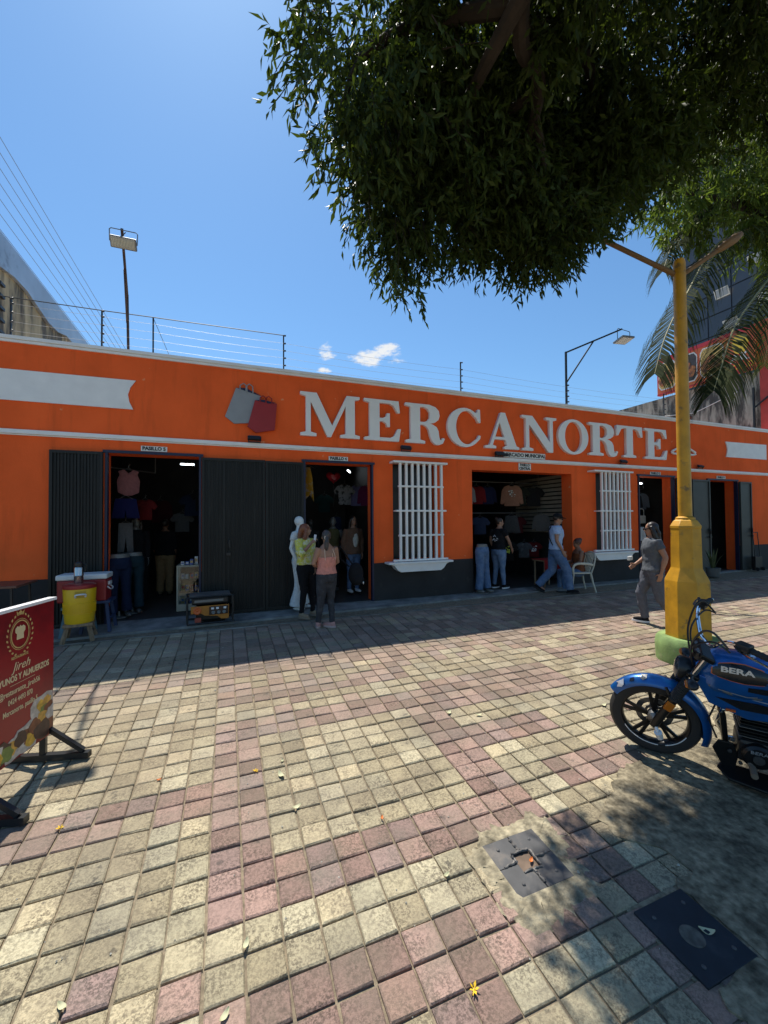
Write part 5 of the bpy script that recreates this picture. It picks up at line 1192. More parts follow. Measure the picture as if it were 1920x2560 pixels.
# seat and tail
q = MB(); q.loft([(0, 0, 0, .09, .03)] * 1 + [(0, 0, .01, .09, .03)], 8) if False else None
vs = []; prof = [(-.17, .10, .745, .80), (-.25, .12, .735, .83), (-.42, .13, .73, .825), (-.58, .125, .74, .835), (-.66, .12, .75, .875), (-.85, .11, .77, .89), (-.95, .07, .80, .87)]; na = 14
for x, w2, z0, z1 in prof:
    for j in range(na):
        a = 2 * math.pi * j / na; ca, sa = math.cos(a), math.sin(a); vs.append((x, w2 * math.copysign(abs(ca) ** .6, ca), (z0 + z1) / 2 + (z1 - z0) / 2 * math.copysign(abs(sa) ** .6, sa)))
q = MB(); n = len(prof); q.add(vs, [(i * na + j, i * na + (j + 1) % na, (i + 1) * na + (j + 1) % na, (i + 1) * na + j) for i in range(n - 1) for j in range(na)] + [tuple(range(na)), tuple(reversed(range((n - 1) * na, n * na)))]); q.build('seat', mat('black_seat_vinyl', (.02, .02, .02), .5, bump=.15), mo)
for s in (-1, 1):
    q = MB(); P = [(-.22, .70), (-.22, .56), (-.42, .52), (-.55, .62), (-.92, .76), (-.90, .79), (-.60, .74)]; q.prism(P, lambda u, v, d: (u, s * d, v), .10, .125); q.build('side_panel', BLU, mo, smooth=0, bevel=.006)
    q = MB(); q.tube([(-.635, .12 * s, .30), (-.52, .13 * s, .64)], .02, 10); n = 22; q.tube([Vector((-.60, .125 * s, .40)).lerp(Vector((-.535, .13 * s, .60)), k / n) for k in range(n + 1)], [.034 if k % 2 else .024 for k in range(n + 1)], 10); q.build('shock_absorber', CHROME, mo)
    q = MB(); q.bar((-.22, .10 * s, .27), (-.66, .11 * s, .295), .03, .045); q.build('swing_arm', SATIN, mo, smooth=0)
q = MB(); n = 16; vs = [(-.635 + .335 * math.cos(a), yy, .295 + .335 * math.sin(a)) for a in (R(20 + 160 * k / n) for k in range(n + 1)) for yy in (-.07, 0, .07)]; vs += [(x, y, z - .006) for x, y, z in vs]; m = (n + 1) * 3
fs = [(k * 3 + j, k * 3 + j + 1, k * 3 + 4 + j, k * 3 + 3 + j) for k in range(n) for j in (0, 1)]; q.add(vs, fs + [tuple(reversed([i + m for i in f])) for f in fs]); q.build('rear_mudguard', BLK, mo)
q = MB(); q.box((-.98, 0, .82), (.05, .14, .07)); q.build('tail_lamp', mat('red_lens', (.4, .01, .01), .2), mo, smooth=0, bevel=.012)
# ------------------------------------------------------------------ people and shop figures (local front = -y, drawn 1.70 m tall)
WRK = bpy.data.textures.new('cloth_wrinkle', 'CLOUDS'); WRK.noise_scale = .09; WRK.noise_depth = 3
def remesh(o, vox, it=3, wr=0.):
    m = o.modifiers.new('skin', 'REMESH'); m.mode = 'VOXEL'; m.voxel_size = vox; m.use_smooth_shade = True
    s = o.modifiers.new('soften', 'SMOOTH'); s.iterations = it; s.factor = .5
    if wr:
        d = o.modifiers.new('folds', 'DISPLACE'); d.texture = WRK; d.strength = wr; d.mid_level = .5; d.texture_coords = 'GLOBAL'
    return o
J0 = dict(hipR=(-.085, 0, .88), kneeR=(-.092, -.015, .48), ankR=(-.095, .02, .085), hipL=(.085, 0, .88), kneeL=(.092, -.015, .48), ankL=(.095, .02, .085),
          shR=(-.165, .01, 1.385), elR=(-.205, .03, 1.12), wrR=(-.20, -.03, .88), shL=(.165, .01, 1.385), elL=(.205, .03, 1.12), wrL=(.20, -.03, .88), head=(0, -.012, 1.585), lean=(0, 0), toeR=0., toeL=0.)
TOR = [(.79, .135, .100), (.84, .160, .118), (.90, .170, .124), (.98, .155, .108), (1.06, .138, .096), (1.15, .143, .104), (1.25, .156, .116), (1.33, .160, .104), (1.39, .145, .082), (1.43, .085, .062), (1.47, .055, .052)]
def lerp(a, b, t): return tuple(a[i] + (b[i] - a[i]) * t for i in range(3))
def torso(mb, J, z0, z1, grow=0., wf=1., df=1.):
    rings = []; zs_ = [t[0] for t in TOR]
    def at(z):
        for (za, xa, ya), (zb, xb, yb) in zip(TOR[:-1], TOR[1:]):
            if za <= z <= zb: t = (z - za) / (zb - za); return xa + (xb - xa) * t, ya + (yb - ya) * t
        return TOR[0][1:] if z < zs_[0] else TOR[-1][1:]
    n = 14; lx, ly = J['lean']; dz = J.get('drop', 0)
    for k in range(n + 1):
        z = z0 + (z1 - z0) * k / n; rx, ry = at(z); t = max(0, (z - .9) / .5)
        rings.append((lx * t, ly * t, z + dz, (rx + grow) * wf, (ry + grow) * df))
    mb.loft(rings, 20)
def legs(mb, J, r, z_end=0., grow=0.):
    for s in 'RL':
        h, k, a = J['hip' + s], J['knee' + s], J['ank' + s]
        if z_end: a = lerp(k, a, z_end)
        mb.tube([lerp(h, k, -.05), lerp(h, k, .25), lerp(h, k, .6), k, lerp(k, a, .35), lerp(k, a, .7), a], [(q + grow) for q in r], 14)
def hand(mb, el, wr, side, curl=.5, pal=None):
    el, wr = Vector(el), Vector(wr); d = (wr - el).normalized()
    inw = Vector(pal) if pal else Vector((1 if side == 'R' else -1, 0, 0)); inw = (inw - d * inw.dot(d)).normalized(); sd = d.cross(inw)
    if sd.dot(Vector((0, -1, 0))) < 0: sd = -sd
    c = wr + d * .045
    rot = Matrix((sd, inw, d)).transposed()
    mb.ell(c, (.040, .017, .055), 12, 8, rot=rot)
    for k, L in enumerate((.066, .078, .074, .058)):
        b = wr + d * .088 + sd * (.027 - .018 * k); p1 = b + (d * math.cos(curl * .5) + inw * math.sin(curl * .5)) * L * .5; p2 = p1 + (d * math.cos(curl * 1.4) + inw * math.sin(curl * 1.4)) * L * .5
        mb.tube([b - d * .02, b, p1, p2], [.0095, .0095, .009, .007], 7)
    b = wr + d * .025 + sd * .030; p1 = b + (d * .6 + sd * .7 + inw * .25).normalized() * .036; p2 = p1 + (d * .85 + sd * .1 + inw * .35).normalized() * .032
    mb.tube([b - sd * .012, b, p1, p2], [.012, .012, .0105, .008], 7)
def headm(J):
    return Matrix.Translation(J['head']) @ Matrix.Rotation(J.get('hy', 0), 4, 'Z') @ Matrix.Rotation(J.get('hp', 0), 4, 'X')
def figure(name, label, cat, loc, rz, h, J=None, skin=None, shirt=None, pants=None, shoes=None, hair=None, body_w=1., feat=True, headless=False, group=None, armr=1., extra=None, vox=.010):
    J = {**J0, **(J or {})}; s = h / 1.70
    t = thing(name, label, cat, loc, rz, group); t.scale = (s, s, s)
    b = MB(); dz = J.get('drop', 0)
    torso(b, J, .80, 1.465, 0, body_w, body_w)
    legs(b, J, [.086 * body_w, .084 * body_w, .068, .054, .052, .040, .034])
    for sd in 'RL':
        a = J['ank' + sd]; yaw = J['toe' + sd]; f = Vector((math.sin(yaw), -math.cos(yaw), 0)); pz = J.get('pitch' + sd, 0)
        c = Vector(a) + f * .055 + Vector((0, 0, -.045)); b.ell(c, (.038, .115, .034), 12, 8, rot=rotz(yaw) @ Matrix.Rotation(pz, 3, 'X'))
        S, E_, W_ = J['sh' + sd], J['el' + sd], J['wr' + sd]
        b.tube([lerp(S, E_, -.06), lerp(S, E_, .15), lerp(S, E_, .55), E_, lerp(E_, W_, .3), lerp(E_, W_, .75), W_], [.048 * armr, .051 * armr, .044 * armr, .036 * armr, .038 * armr, .028, .024], 12)
        hand(b, E_, W_, sd, J.get('curl' + sd, .5), J.get('pal' + sd))
    if not headless:
        H = headm(J); hc = Vector(J['head']); nb = Vector((J['lean'][0], J['lean'][1] + .005, 1.42 + dz))
        b.tube([nb, nb.lerp(hc, .5), hc + Vector((0, .01, -.03))], [.058, .050, .052], 12)
        R3 = H.to_3x3()
        for p, r in (((0, .012, .022), (.072, .090, .093)), ((0, -.028, -.035), (.055, .058, .068)), ((0, -.05, -.075), (.030, .030, .022))): b.ell(H @ Vector(p), r, 16, 10, rot=R3)
        if feat:
            b.tube([H @ Vector((0, -.078, .012)), H @ Vector((0, -.098, -.014)), H @ Vector((0, -.088, -.022))], [.007, .013, .010], 7)
            b.ell(H @ Vector((0, -.078, -.048)), (.022, .012, .010), 10, 6, rot=R3)
        for e in (-1, 1): b.ell(H @ Vector((e * .072, .012, -.008)), (.010, .020, .030), 8, 6, rot=R3)
    body = remesh(b.build('body', skin or SKIN, t, smooth=0), vox, 3)
    if feat and not headless:
        for e in (-1, 1):
            q = MB(); q.ell(H @ Vector((e * .030, -.083, .012)), (.010, .006, .005), 8, 6, rot=R3); q.build('eye', EYE, body)
            q = MB(); q.tube([H @ Vector((e * .014, -.086, .030)), H @ Vector((e * .030, -.087, .034)), H @ Vector((e * .046, -.078, .029))], .0035, 5); q.build('eyebrow', EYE, body)
        q = MB(); q.ell(H @ Vector((0, -.0865, -.046)), (.020, .006, .006), 8, 6, rot=R3); q.build('mouth', LIP, body)
    if shirt:
        q = MB(); torso(q, J, shirt.get('z0', .92), shirt.get('z1', 1.435), shirt.get('grow', .014), body_w * shirt.get('wf', 1), body_w * shirt.get('wf', 1))
        L = shirt.get('sleeve', .5)
        if L:
            for sd in 'RL':
                S, E_, W_ = J['sh' + sd], J['el' + sd], J['wr' + sd]; g = shirt.get('sg', .016)
                pts = [lerp(S, E_, -.10), lerp(S, E_, .1), lerp(S, E_, .3), lerp(S, E_, .5)]; rr_ = [.048 + g, .056 + g, .052 + g, .050 + g]
                if L > .6: pts += [lerp(S, E_, .85), E_, lerp(E_, W_, .35)]; rr_ += [.050 + g * 1.3, .050 + g * 1.4, .042 + g]
                if L > 1.3: pts += [lerp(E_, W_, .8), lerp(E_, W_, .93)]; rr_ += [.034 + g, .030 + g]
                q.tube(pts, rr_, 12)
        remesh(q.build(shirt.get('name', 'shirt'), shirt['m'], t, smooth=0), .012, 2, .030)
    if pants:
        q = MB(); torso(q, J, .80, pants.get('z1', 1.0), .012, body_w, body_w); legs(q, J, pants.get('r', [.098, .094, .076, .063, .061, .052, .050]), pants.get('len', 0), 0)
        remesh(q.build('trousers', pants['m'], t, smooth=0), .012, 2, .024)
    if shoes:
        for sd in 'RL':
            a = J['ank' + sd]; yaw = J['toe' + sd]; f = Vector((math.sin(yaw), -math.cos(yaw), 0)); pz = J.get('pitch' + sd, 0); RR = rotz(yaw) @ Matrix.Rotation(pz, 3, 'X')
            q = MB(); c = Vector(a) + RR @ Vector((0, -.060, -.040)); q.ell(c, (.047, .130, .045), 14, 9, rot=RR); q.ell(Vector(a) + RR @ Vector((0, .0, -.01)), (.044, .055, .05), 12, 8, rot=RR)
            o = remesh(q.build('shoe', shoes['m'], t, smooth=0), .010, 2)
            q = MB(); q.lathe([(.95, -.012), (1, 0), (.98, .018), (.9, .02)], (0, 0, 0), 18)
            for i, v in enumerate(q.v): q.v[i] = tuple(Vector(a) + RR @ Vector((v[0] * .050, v[1] * .138 - .060, v[2] - .073)))
            q.build('sole', shoes.get('sole', RUBBER), o)
    if hair:
        q = MB(); H = headm(J); R3 = H.to_3x3(); k = hair['kind']
        q.ell(H @ Vector((0, .026, .034)), (.084, .094, .092), 16, 10, rot=R3)
        if k == 'long':
            for e in (-1, 1): q.tube([H @ Vector((e * .066, -.012, .05)), H @ Vector((e * .084, .005, -.05)), H @ Vector((e * .088, .02, -.14)), H @ Vector((e * .075, .015, -.26))], [.026, .036, .042, .022], 10)
            q.tube([H @ Vector((0, .07, .03)), H @ Vector((0, .085, -.08)), H @ Vector((0, .085, -.20)), H @ Vector((0, .08, -.28))], [(.075, .04), (.085, .045), (.085, .04), (.06, .02)], 12)
        if k == 'tail':
            q.ell(H @ Vector((0, .10, -.01)), (.035, .035, .03)); q.tube([H @ Vector((0, .11, -.01)), H @ Vector((.01, .14, -.08)), H @ Vector((.015, .125, -.19)), H @ Vector((.01, .105, -.25))], [.028, .040, .034, .012], 10)
        if k == 'bun': q.ell(H @ Vector((0, .095, .07)), (.05, .05, .05))
        remesh(q.build('hair', hair['m'], t, smooth=0), .010, 1, .022)
    if extra: extra(t, J, body)
    return t
EYE = mat('dark_eye', (.015, .01, .008), .3); LIP = mat('lip', (.30, .09, .07), .5)
def cloth(name, c, c2=None, sc=18, lo=.5, hi=.6, amt=1., var=.12): return mat(name, c, .85, var=var, vscale=25, col2=c2, c2scale=sc, c2lo=lo, c2hi=hi, c2amt=amt, bump=.25, bscale=22, spec=.2)
JEANS = cloth('blue_denim', (.085, .145, .26), (.17, .24, .36), 7, .45, .7, .8); JEANL = cloth('light_denim', (.12, .19, .31), (.24, .33, .46), 6, .42, .7, .8); BLKC = cloth('black_cloth', (.010, .010, .012)); DGC = cloth('dark_grey_denim', (.045, .045, .05), (.07, .07, .075), 8)
HAIRB = mat('dark_brown_hair', (.022, .013, .009), .45, var=.3, vscale=40, stretch=(8, 8, 1)); HAIRR = mat('auburn_hair', (.20, .065, .028), .4, var=.35, vscale=30, stretch=(8, 8, 1)); HAIRG = mat('greying_hair', (.06, .052, .048), .5, var=.4, vscale=40, stretch=(8, 8, 1))
PLW = mat('mannequin_white', (.72, .72, .70), .35); PLG = mat('mannequin_grey', (.16, .155, .14), .4); PLD = mat('mannequin_dark', (.05, .048, .045), .4)

# woman in yellow drinking from a small cup, talking
def ex_yellow(t, J, body):
    q = MB(); p = Vector(J['wrR']) + Vector((.05, -.035, .085)); q.tube([p + Vector((-.005, 0, -.055)), p + Vector((.01, -.005, .06))], [.020, .024], 12); q.build('cup', mat('white_cup', (.75, .75, .80), .4), t)
    q = MB(); q.lathe([(.176, -.02), (.180, 0), (.176, .02)], (0, 0, .985), 24)
    for i, v in enumerate(q.v): q.v[i] = (v[0], v[1] * .70, v[2])
    be = q.build('belt', mat('brown_belt', (.02, .012, .01), .5), t)
    q = MB(); n = 16; q.tube([(.03 * math.cos(2 * math.pi * k / n), -.128, .985 + .03 * math.sin(2 * math.pi * k / n)) for k in range(n + 1)], .006, 6, cap=False); q.build('buckle', mat('gold_buckle', (.45, .28, .08), .3, metal=.9), be)
figure('person', 'woman in yellow patterned blouse and black trousers holding a white cup to her mouth', 'person', (1.24, 6.92, gz(6.92) + .016), R(38), 1.585,
       dict(shR=(-.17, .0, 1.385), elR=(-.25, -.10, 1.14), wrR=(-.06, -.20, 1.36), curlR=1.3, palR=(1, -.2, 0), shL=(.17, .0, 1.385), elL=(.23, .05, 1.12), wrL=(.17, -.05, .90), kneeL=(.13, -.05, .48), ankL=(.17, -.02, .085), kneeR=(-.08, -.03, .48), ankR=(-.09, .02, .085), hy=R(42), toeL=R(20)),
       SKIN, dict(m=cloth('yellow_print_blouse', (.62, .58, .10), (.72, .70, .48), 16, .46, .58), z0=.97, sleeve=1.0, grow=.024, sg=.022, wf=1.04), dict(m=BLKC, r=[.105, .10, .08, .064, .058, .046, .044]), dict(m=cloth('beige_shoe', (.28, .21, .14)), sole=mat('beige_sole', (.25, .2, .15), .7)), dict(kind='long', m=HAIRR), 1.04, extra=ex_yellow)

# woman in peach camisole seen from behind
def ex_pink(t, J, body):
    for x0, x1 in ((-.075, -.10), (-.045, -.055), (.085, .10)):
        q = MB(); q.tube([(x0 * 1.1, .02, 1.415), (x0, .085, 1.37), (x1, .118, 1.27), (x1, .128, 1.19)], .007, 6); q.build('strap', mat('pale_strap', (.72, .50, .36), .7), t)
    H = headm(J); q = MB(); q.tube([H @ Vector((.03, .115, .02)), H @ Vector((.045, .125, -.01)), H @ Vector((.035, .12, -.045)), H @ Vector((.02, .118, -.01))], .009, 6); q.build('hair_clip', mat('shell_clip', (.65, .55, .45), .35), t)
def bag_on(t, c, r, name='handbag', m=None, strap=None):
    q = MB(); q.ell(c, r, 14, 9); o = remesh(q.build(name, m or BLKC, t, smooth=0), .012, 2)
    if strap: q = MB(); q.tube(strap, .010, 6); q.build('strap', m or BLKC, t)
figure('person', 'woman with ponytail in peach camisole and grey jeans seen from behind', 'person', (1.47, 6.34, gz(6.34)), R(198), 1.53,
       dict(elR=(-.24, -.02, 1.13), wrR=(-.06, -.16, 1.02), elL=(.25, -.02, 1.13), wrL=(.06, -.17, 1.04), curlR=1.0, curlL=1.0, palR=(1, 0, 0), palL=(-1, 0, 0), kneeL=(.10, -.03, .48), ankL=(.13, -.08, .085), ankR=(-.075, .06, .085), hy=R(-22), toeL=R(-35), toeR=R(30)),
       SKIN, dict(m=cloth('peach_camisole', (.66, .26, .20)), z0=.94, z1=1.24, sleeve=0, grow=.016, name='camisole'), dict(m=DGC, z1=1.0, r=[.115, .11, .088, .068, .062, .050, .046]), dict(m=cloth('pink_trainer', (.50, .27, .24)), sole=mat('pink_sole', (.50, .36, .33), .7)), dict(kind='tail', m=HAIRG), 1.10, extra=ex_pink, armr=1.15)
hb = thing('handbag', 'black backpack style handbag hanging beside the woman in peach', 'bag', (1.98, 6.42, gz(6.42)))
q = MB(); q.ell((0, 0, .80), (.13, .10, .19), 16, 10); q.ell((.02, -.05, .72), (.10, .08, .10)); remesh(q.build('bag_body', BLKC, hb, smooth=0), .012, 2)
q = MB(); q.tube([(-.06, 0, .96), (-.22, .0, 1.20), (-.30, -.03, 1.27), (-.24, .05, 1.05), (-.10, .03, .92)], .012, 6); q.build('strap', BLKC, hb)
for k in range(4):
    q = MB(); q.ell((.10 - .03 * k, -.09 + .01 * k, .66 + .012 * (k % 2)), (.012, .010, .026)); q.build('charm', SILV, hb)

# woman in black T-shirt at the central door
def ex_black(t, J, body):
    q = MB(); rr = random.Random(7)
    for k in range(9):
        x = rr.uniform(-.06, .06); z = 1.20 + rr.uniform(-.07, .08); q.tube([(x, .146, z), (x + rr.uniform(-.04, .04), .147, z + rr.uniform(-.03, .03)), (x + rr.uniform(-.05, .05), .146, z + rr.uniform(-.03, .03))], .006, 5)
    o = q.build('shirt_print', WHT, t); o['kind'] = 'stuff'
figure('person', 'woman in black printed T-shirt and light jeans standing in the central doorway', 'person', (5.86, 7.80, .016), R(105), 1.64,
       dict(elR=(-.23, -.10, 1.13), wrR=(-.20, -.24, .95), elL=(.23, .0, 1.12), wrL=(.20, -.10, .90), lean=(0, -.04), head=(0, -.06, 1.575), hy=R(-35), hp=R(8), ankL=(.11, .04, .085), ankR=(-.10, -.06, .085)),
       SKIN, dict(m=BLKC, z0=.93, sleeve=.5, grow=.018), dict(m=JEANL, r=[.112, .108, .085, .066, .062, .050, .046]), dict(m=BLKC, sole=WHT), dict(kind='bun', m=HAIRB), 1.06, extra=ex_black)

# man in light blue shirt and black cap striding right
def ex_man(t, J, body):
    H = headm(J); R3 = H.to_3x3(); q = MB(); q.ell(H @ Vector((0, .018, .055)), (.088, .102, .075), 16, 10, rot=R3); q.ell(H @ Vector((0, -.105, .045)), (.070, .065, .010), 14, 6, rot=R3); remesh(q.build('cap', BLKC, t, smooth=0), .010, 2)
    q = MB(); q.ell(H @ Vector((-.035, -.088, .008)), (.024, .010, .016), rot=R3); q.ell(H @ Vector((.035, -.088, .008)), (.024, .010, .016), rot=R3); q.tube([H @ Vector((-.075, .02, .012)), H @ Vector((-.06, -.075, .012)), H @ Vector((.06, -.075, .012)), H @ Vector((.075, .02, .012))], .004, 5); q.build('glasses', BLK2, t)
    q = MB(); q.tube([(.10, .06, 1.43), (.05, .125, 1.33), (-.06, .14, 1.18), (-.14, .09, 1.02)], .010, 6); q.tube([(.10, .02, 1.44), (.06, -.09, 1.38), (-.04, -.145, 1.22), (-.13, -.11, 1.02)], .010, 6); q.build('bag_strap', BLKC, t)
figure('person', 'man in light blue shirt black cap and jeans striding past the central door', 'person', (6.80, 7.02, gz(7.02) + .016), R(58), 1.75,
       dict(lean=(0, -.03), head=(0, -.06, 1.575), hp=R(12), elR=(-.22, .02, 1.12), wrR=(-.20, -.10, .90), elL=(.22, .06, 1.12), wrL=(.21, .02, .88), hipR=(-.085, -.02, .86), kneeR=(-.095, -.20, .50), ankR=(-.10, -.25, .085), hipL=(.085, .02, .86), kneeL=(.09, .06, .47), ankL=(.09, .36, .13), pitchL=R(28)),
       SKIN, dict(m=cloth('pale_blue_shirt', (.36, .47, .66), (.44, .55, .72), 40, .45, .6, .5), z0=.93, sleeve=.5, grow=.030, sg=.026), dict(m=JEANS, r=[.115, .112, .100, .092, .090, .084, .080]), dict(m=BLKC), dict(kind='short', m=HAIRB), 1.02, extra=ex_man)

# seated woman on the plastic chair
figure('person', 'seated woman with reddish pinned hair on the white plastic chair', 'person', (7.50, 7.06, gz(7.06) - .40 + .016), R(-112), 1.58,
       dict(hipR=(-.09, -.02, .86), kneeR=(-.12, -.42, .88), ankR=(-.12, -.42, .48), hipL=(.09, -.02, .86), kneeL=(.12, -.42, .88), ankL=(.12, -.40, .48), elR=(-.21, -.05, 1.13), wrR=(-.08, -.26, 1.02), elL=(.21, -.05, 1.13), wrL=(.08, -.27, 1.03), curlR=1.1, curlL=1.1, head=(0, -.03, 1.57), hp=R(14)),
       SKIN2, dict(m=cloth('rust_top', (.20, .07, .03)), z0=.88, z1=1.33, sleeve=0, grow=.016, name='top'), dict(m=JEANS, z1=.95, r=[.105, .10, .08, .066, .06, .05, .046]), dict(m=cloth('grey_shoe', (.2, .2, .2))), dict(kind='bun', m=mat('dark_auburn_hair', (.07, .022, .012), .45, var=.3)), 1.02)
ph = thing('phone', 'pale phone in the lap of the seated woman', 'phone', (7.12, 7.26, .62)); q = MB(); q.box((0, 0, .03), (.08, .14, .010), rot=Matrix.Rotation(R(35), 3, 'Y')); q.build('case', WHT, ph, smooth=0, bevel=.004)

# woman in grey walking left in the sun
def ex_grey(t, J, body):
    H = headm(J); R3 = H.to_3x3(); q = MB()
    for e in (-1, 1): q.ell(H @ Vector((e * .034, -.090, .010)), (.030, .010, .021), rot=R3)
    q.tube([H @ Vector((-.078, .02, .015)), H @ Vector((-.062, -.078, .018)), H @ Vector((.062, -.078, .018)), H @ Vector((.078, .02, .015))], .005, 5); q.build('sunglasses', BLK2, t)
figure('person', 'woman in grey T-shirt and sunglasses walking beside the lamp post', 'person', (6.66, 4.72, gz(4.72)), R(-125), 1.72,
       dict(lean=(0, -.01), elR=(-.22, .0, 1.12), wrR=(-.19, -.20, .98), elL=(.23, .10, 1.13), wrL=(.22, .04, .88), curlR=1.2, palR=(1, 0, 0), hipR=(-.085, -.02, .87), kneeR=(-.09, -.16, .50), ankR=(-.09, -.10, .10), hipL=(.085, .01, .87), kneeL=(.095, .06, .47), ankL=(.10, .30, .12), pitchL=R(24), pitchR=R(-6), head=(0, -.02, 1.58), hp=R(6)),
       SKIN, dict(m=cloth('grey_t_shirt', (.10, .11, .125)), z0=.90, sleeve=.55, grow=.022, sg=.018), dict(m=cloth('grey_trousers', (.105, .112, .135)), r=[.118, .114, .094, .078, .076, .068, .064]), dict(m=BLKC, sole=WHT), dict(kind='long', m=HAIRB), 1.12, extra=ex_grey, armr=1.15)
wl_ = thing('wallet', 'pale purse held in the hand of the woman in grey', 'purse', (6.36, 4.90, gz(4.9))); q = MB(); q.box((0, 0, 1.10), (.15, .035, .065), rot=rotz(.3)); q.build('purse_body', SIGN, wl_, smooth=0, bevel=.006)

# shopper in tan trousers deep in the first corridor
figure('person', 'shopper in black top and tan trousers seen from behind inside the leftmost corridor', 'person', (-1.28, 10.1, .006), R(175), 1.66, dict(), SKIN2, dict(m=BLKC, z0=.90, sleeve=1.0, grow=.025, wf=1.05), dict(m=cloth('tan_trousers', (.34, .21, .10)), r=[.118, .115, .10, .088, .086, .082, .080]), dict(m=cloth('tan_shoe', (.25, .18, .1))), dict(kind='short', m=HAIRB), 1.12)

# mannequins
figure('mannequin', 'bald white mannequin in white flared trousers behind the woman in yellow', 'mannequin', (1.21, 7.38, .016), R(60), 1.68, dict(elR=(-.24, .06, 1.13), wrR=(-.24, -.05, .90), elL=(.22, .05, 1.12), wrL=(.22, -.05, .88), ankL=(.13, -.02, .085), ankR=(-.11, .02, .085)), PLW,
       dict(m=cloth('white_top', (.66, .66, .64)), z0=.93, sleeve=.5, grow=.012), dict(m=cloth('white_flares', (.62, .62, .60)), r=[.098, .092, .076, .066, .078, .105, .125]), None, None, .95, feat=False)
mb_ = MB(); 
figure('mannequin', 'grey mannequin in olive top inside the second corridor', 'mannequin', (2.24, 9.0, .03), R(-20), 1.66, dict(elL=(.24, .10, 1.14), wrL=(.16, .02, .96)), PLG, dict(m=cloth('olive_top', (.13, .11, .045)), z0=.94, sleeve=0, grow=.014, name='top'), dict(m=cloth('black_leggings', (.012, .012, .013))), None, None, .95, feat=False)
figure('mannequin', 'dark haired mannequin in brown jacket and jeans inside the second corridor', 'mannequin', (2.58, 8.55, .03), R(10), 1.68, dict(elR=(-.23, .03, 1.12)), SKIN, dict(m=cloth('brown_jacket', (.17, .095, .06)), z0=.86, sleeve=1.5, grow=.030, name='jacket'), dict(m=JEANS), dict(m=PLW), dict(kind='long', m=HAIRB), .98,
       extra=lambda t, J, b: (lambda q: q.build('vest', cloth('white_knit', (.60, .58, .50)), t))(MB().ell((0, -.105, 1.17), (.075, .055, .17), 14, 10)))
figure('mannequin', 'dark grey mannequin turned away at the left of the second corridor', 'mannequin', (1.78, 9.3, .03), R(200), 1.62, dict(), PLD, dict(m=cloth('charcoal_dress', (.03, .03, .033)), z0=.84, sleeve=.5, name='dress'), dict(m=BLKC), None, None, .95, feat=False)
figure('mannequin', 'mannequin in black dress beside the jeans in the leftmost corridor', 'mannequin', (-1.62, 8.9, .03), R(25), 1.70, dict(), PLG, dict(m=BLKC, z0=.84, sleeve=1.5, name='dress'), dict(m=BLKC, r=[.115, .115, .115, .115, .118, .12, .12]), None, dict(kind='long', m=HAIRB), .97, feat=False)
figure('mannequin', 'mannequin in light jeans and tan top inside the rightmost door', 'mannequin', (13.72, 8.6, .03), R(-15), 1.64, dict(elR=(-.25, .0, 1.13), wrR=(-.16, -.12, .98)), PLG, dict(m=cloth('tan_top', (.18, .10, .06)), z0=.96, sleeve=.5), dict(m=JEANL, r=[.10, .096, .08, .07, .07, .066, .064]), None, dict(kind='long', m=HAIRB), .97, feat=False)
def half_mannequin(label, x, y, rz, m, r, base=True):
    t = thing('jeans_mannequin', label, 'mannequin', (x, y, gz(y) + .016), rz); J = {**J0, 'ankL': (.10, -.06, .10), 'toeL': .2, 'drop': 0}
    q = MB(); torso(q, J, .80, 1.0, .012); legs(q, J, r); remesh(q.build('jeans', m, t, smooth=0), .012, 2, .02)
    q = MB(); torso(q, J, .96, 1.06, .0); q.build('waist', PLG, t)
    q = MB(); q.lathe([(.16, 0), (.16, .012), (.02, .02), (.014, .10)], (0, 0, 0), 18); q.ell((.10, -.11, .045), (.04, .11, .035)); q.ell((-.095, -.02, .045), (.04, .11, .035)); q.build('foot_stand', PLG, t)
half_mannequin('jeans on a half mannequin at the left jamb of the central door', 5.20, 7.50, R(20), JEANS, [.105, .10, .09, .085, .085, .085, .085])
half_mannequin('dark blue jeans on a half mannequin inside the leftmost door', -1.70, 8.0, R(30), cloth('indigo_denim', (.012, .02, .05)), [.10, .095, .08, .07, .072, .08, .085])
half_mannequin('teal jeans on a half mannequin inside the leftmost door', -1.56, 8.3, R(10), cloth('teal_denim', (.015, .035, .045)), [.10, .095, .08, .07, .072, .08, .085])
# ------------------------------------------------------------------ goods in the doorways
HNG = mat('hanger_wire', (.2, .2, .2), .4, metal=.7)
def outline_solid(P, th, bulge, name, m, parent, M):
    """cloth silhouette with a soft bulge: rim, and front and back centre rows"""
    n = len(P); cx = sum(p[0] for p in P) / n; cz = sum(p[1] for p in P) / n; vs = []
    for k, y in ((1.0, 0.), (.86, -th / 2), (.55, -th / 2 - bulge), (.86, th / 2), (.55, th / 2 + bulge)):
        vs += [(cx + (p[0] - cx) * k, y, cz + (p[1] - cz) * k) for p in P]
    fs = []
    for a, b in ((0, 1), (1, 2), (0, 3), (3, 4)): fs += [(a * n + i, a * n + (i + 1) % n, b * n + (i + 1) % n, b * n + i) for i in range(n)]
    fs += [tuple(range(2 * n, 3 * n)), tuple(range(4 * n, 5 * n))]
    q = MB(); q.add(vs, fs); o = q.build(name, m, parent, smooth=60); o.matrix_local = M; return o
TEE = [(-.22, -.62), (.22, -.62), (.21, -.25), (.30, -.30), (.38, -.20), (.26, -.03), (.10, .03), (.05, -.01), (-.05, -.01), (-.10, .03), (-.26, -.03), (-.38, -.20), (-.30, -.30), (-.21, -.25)]
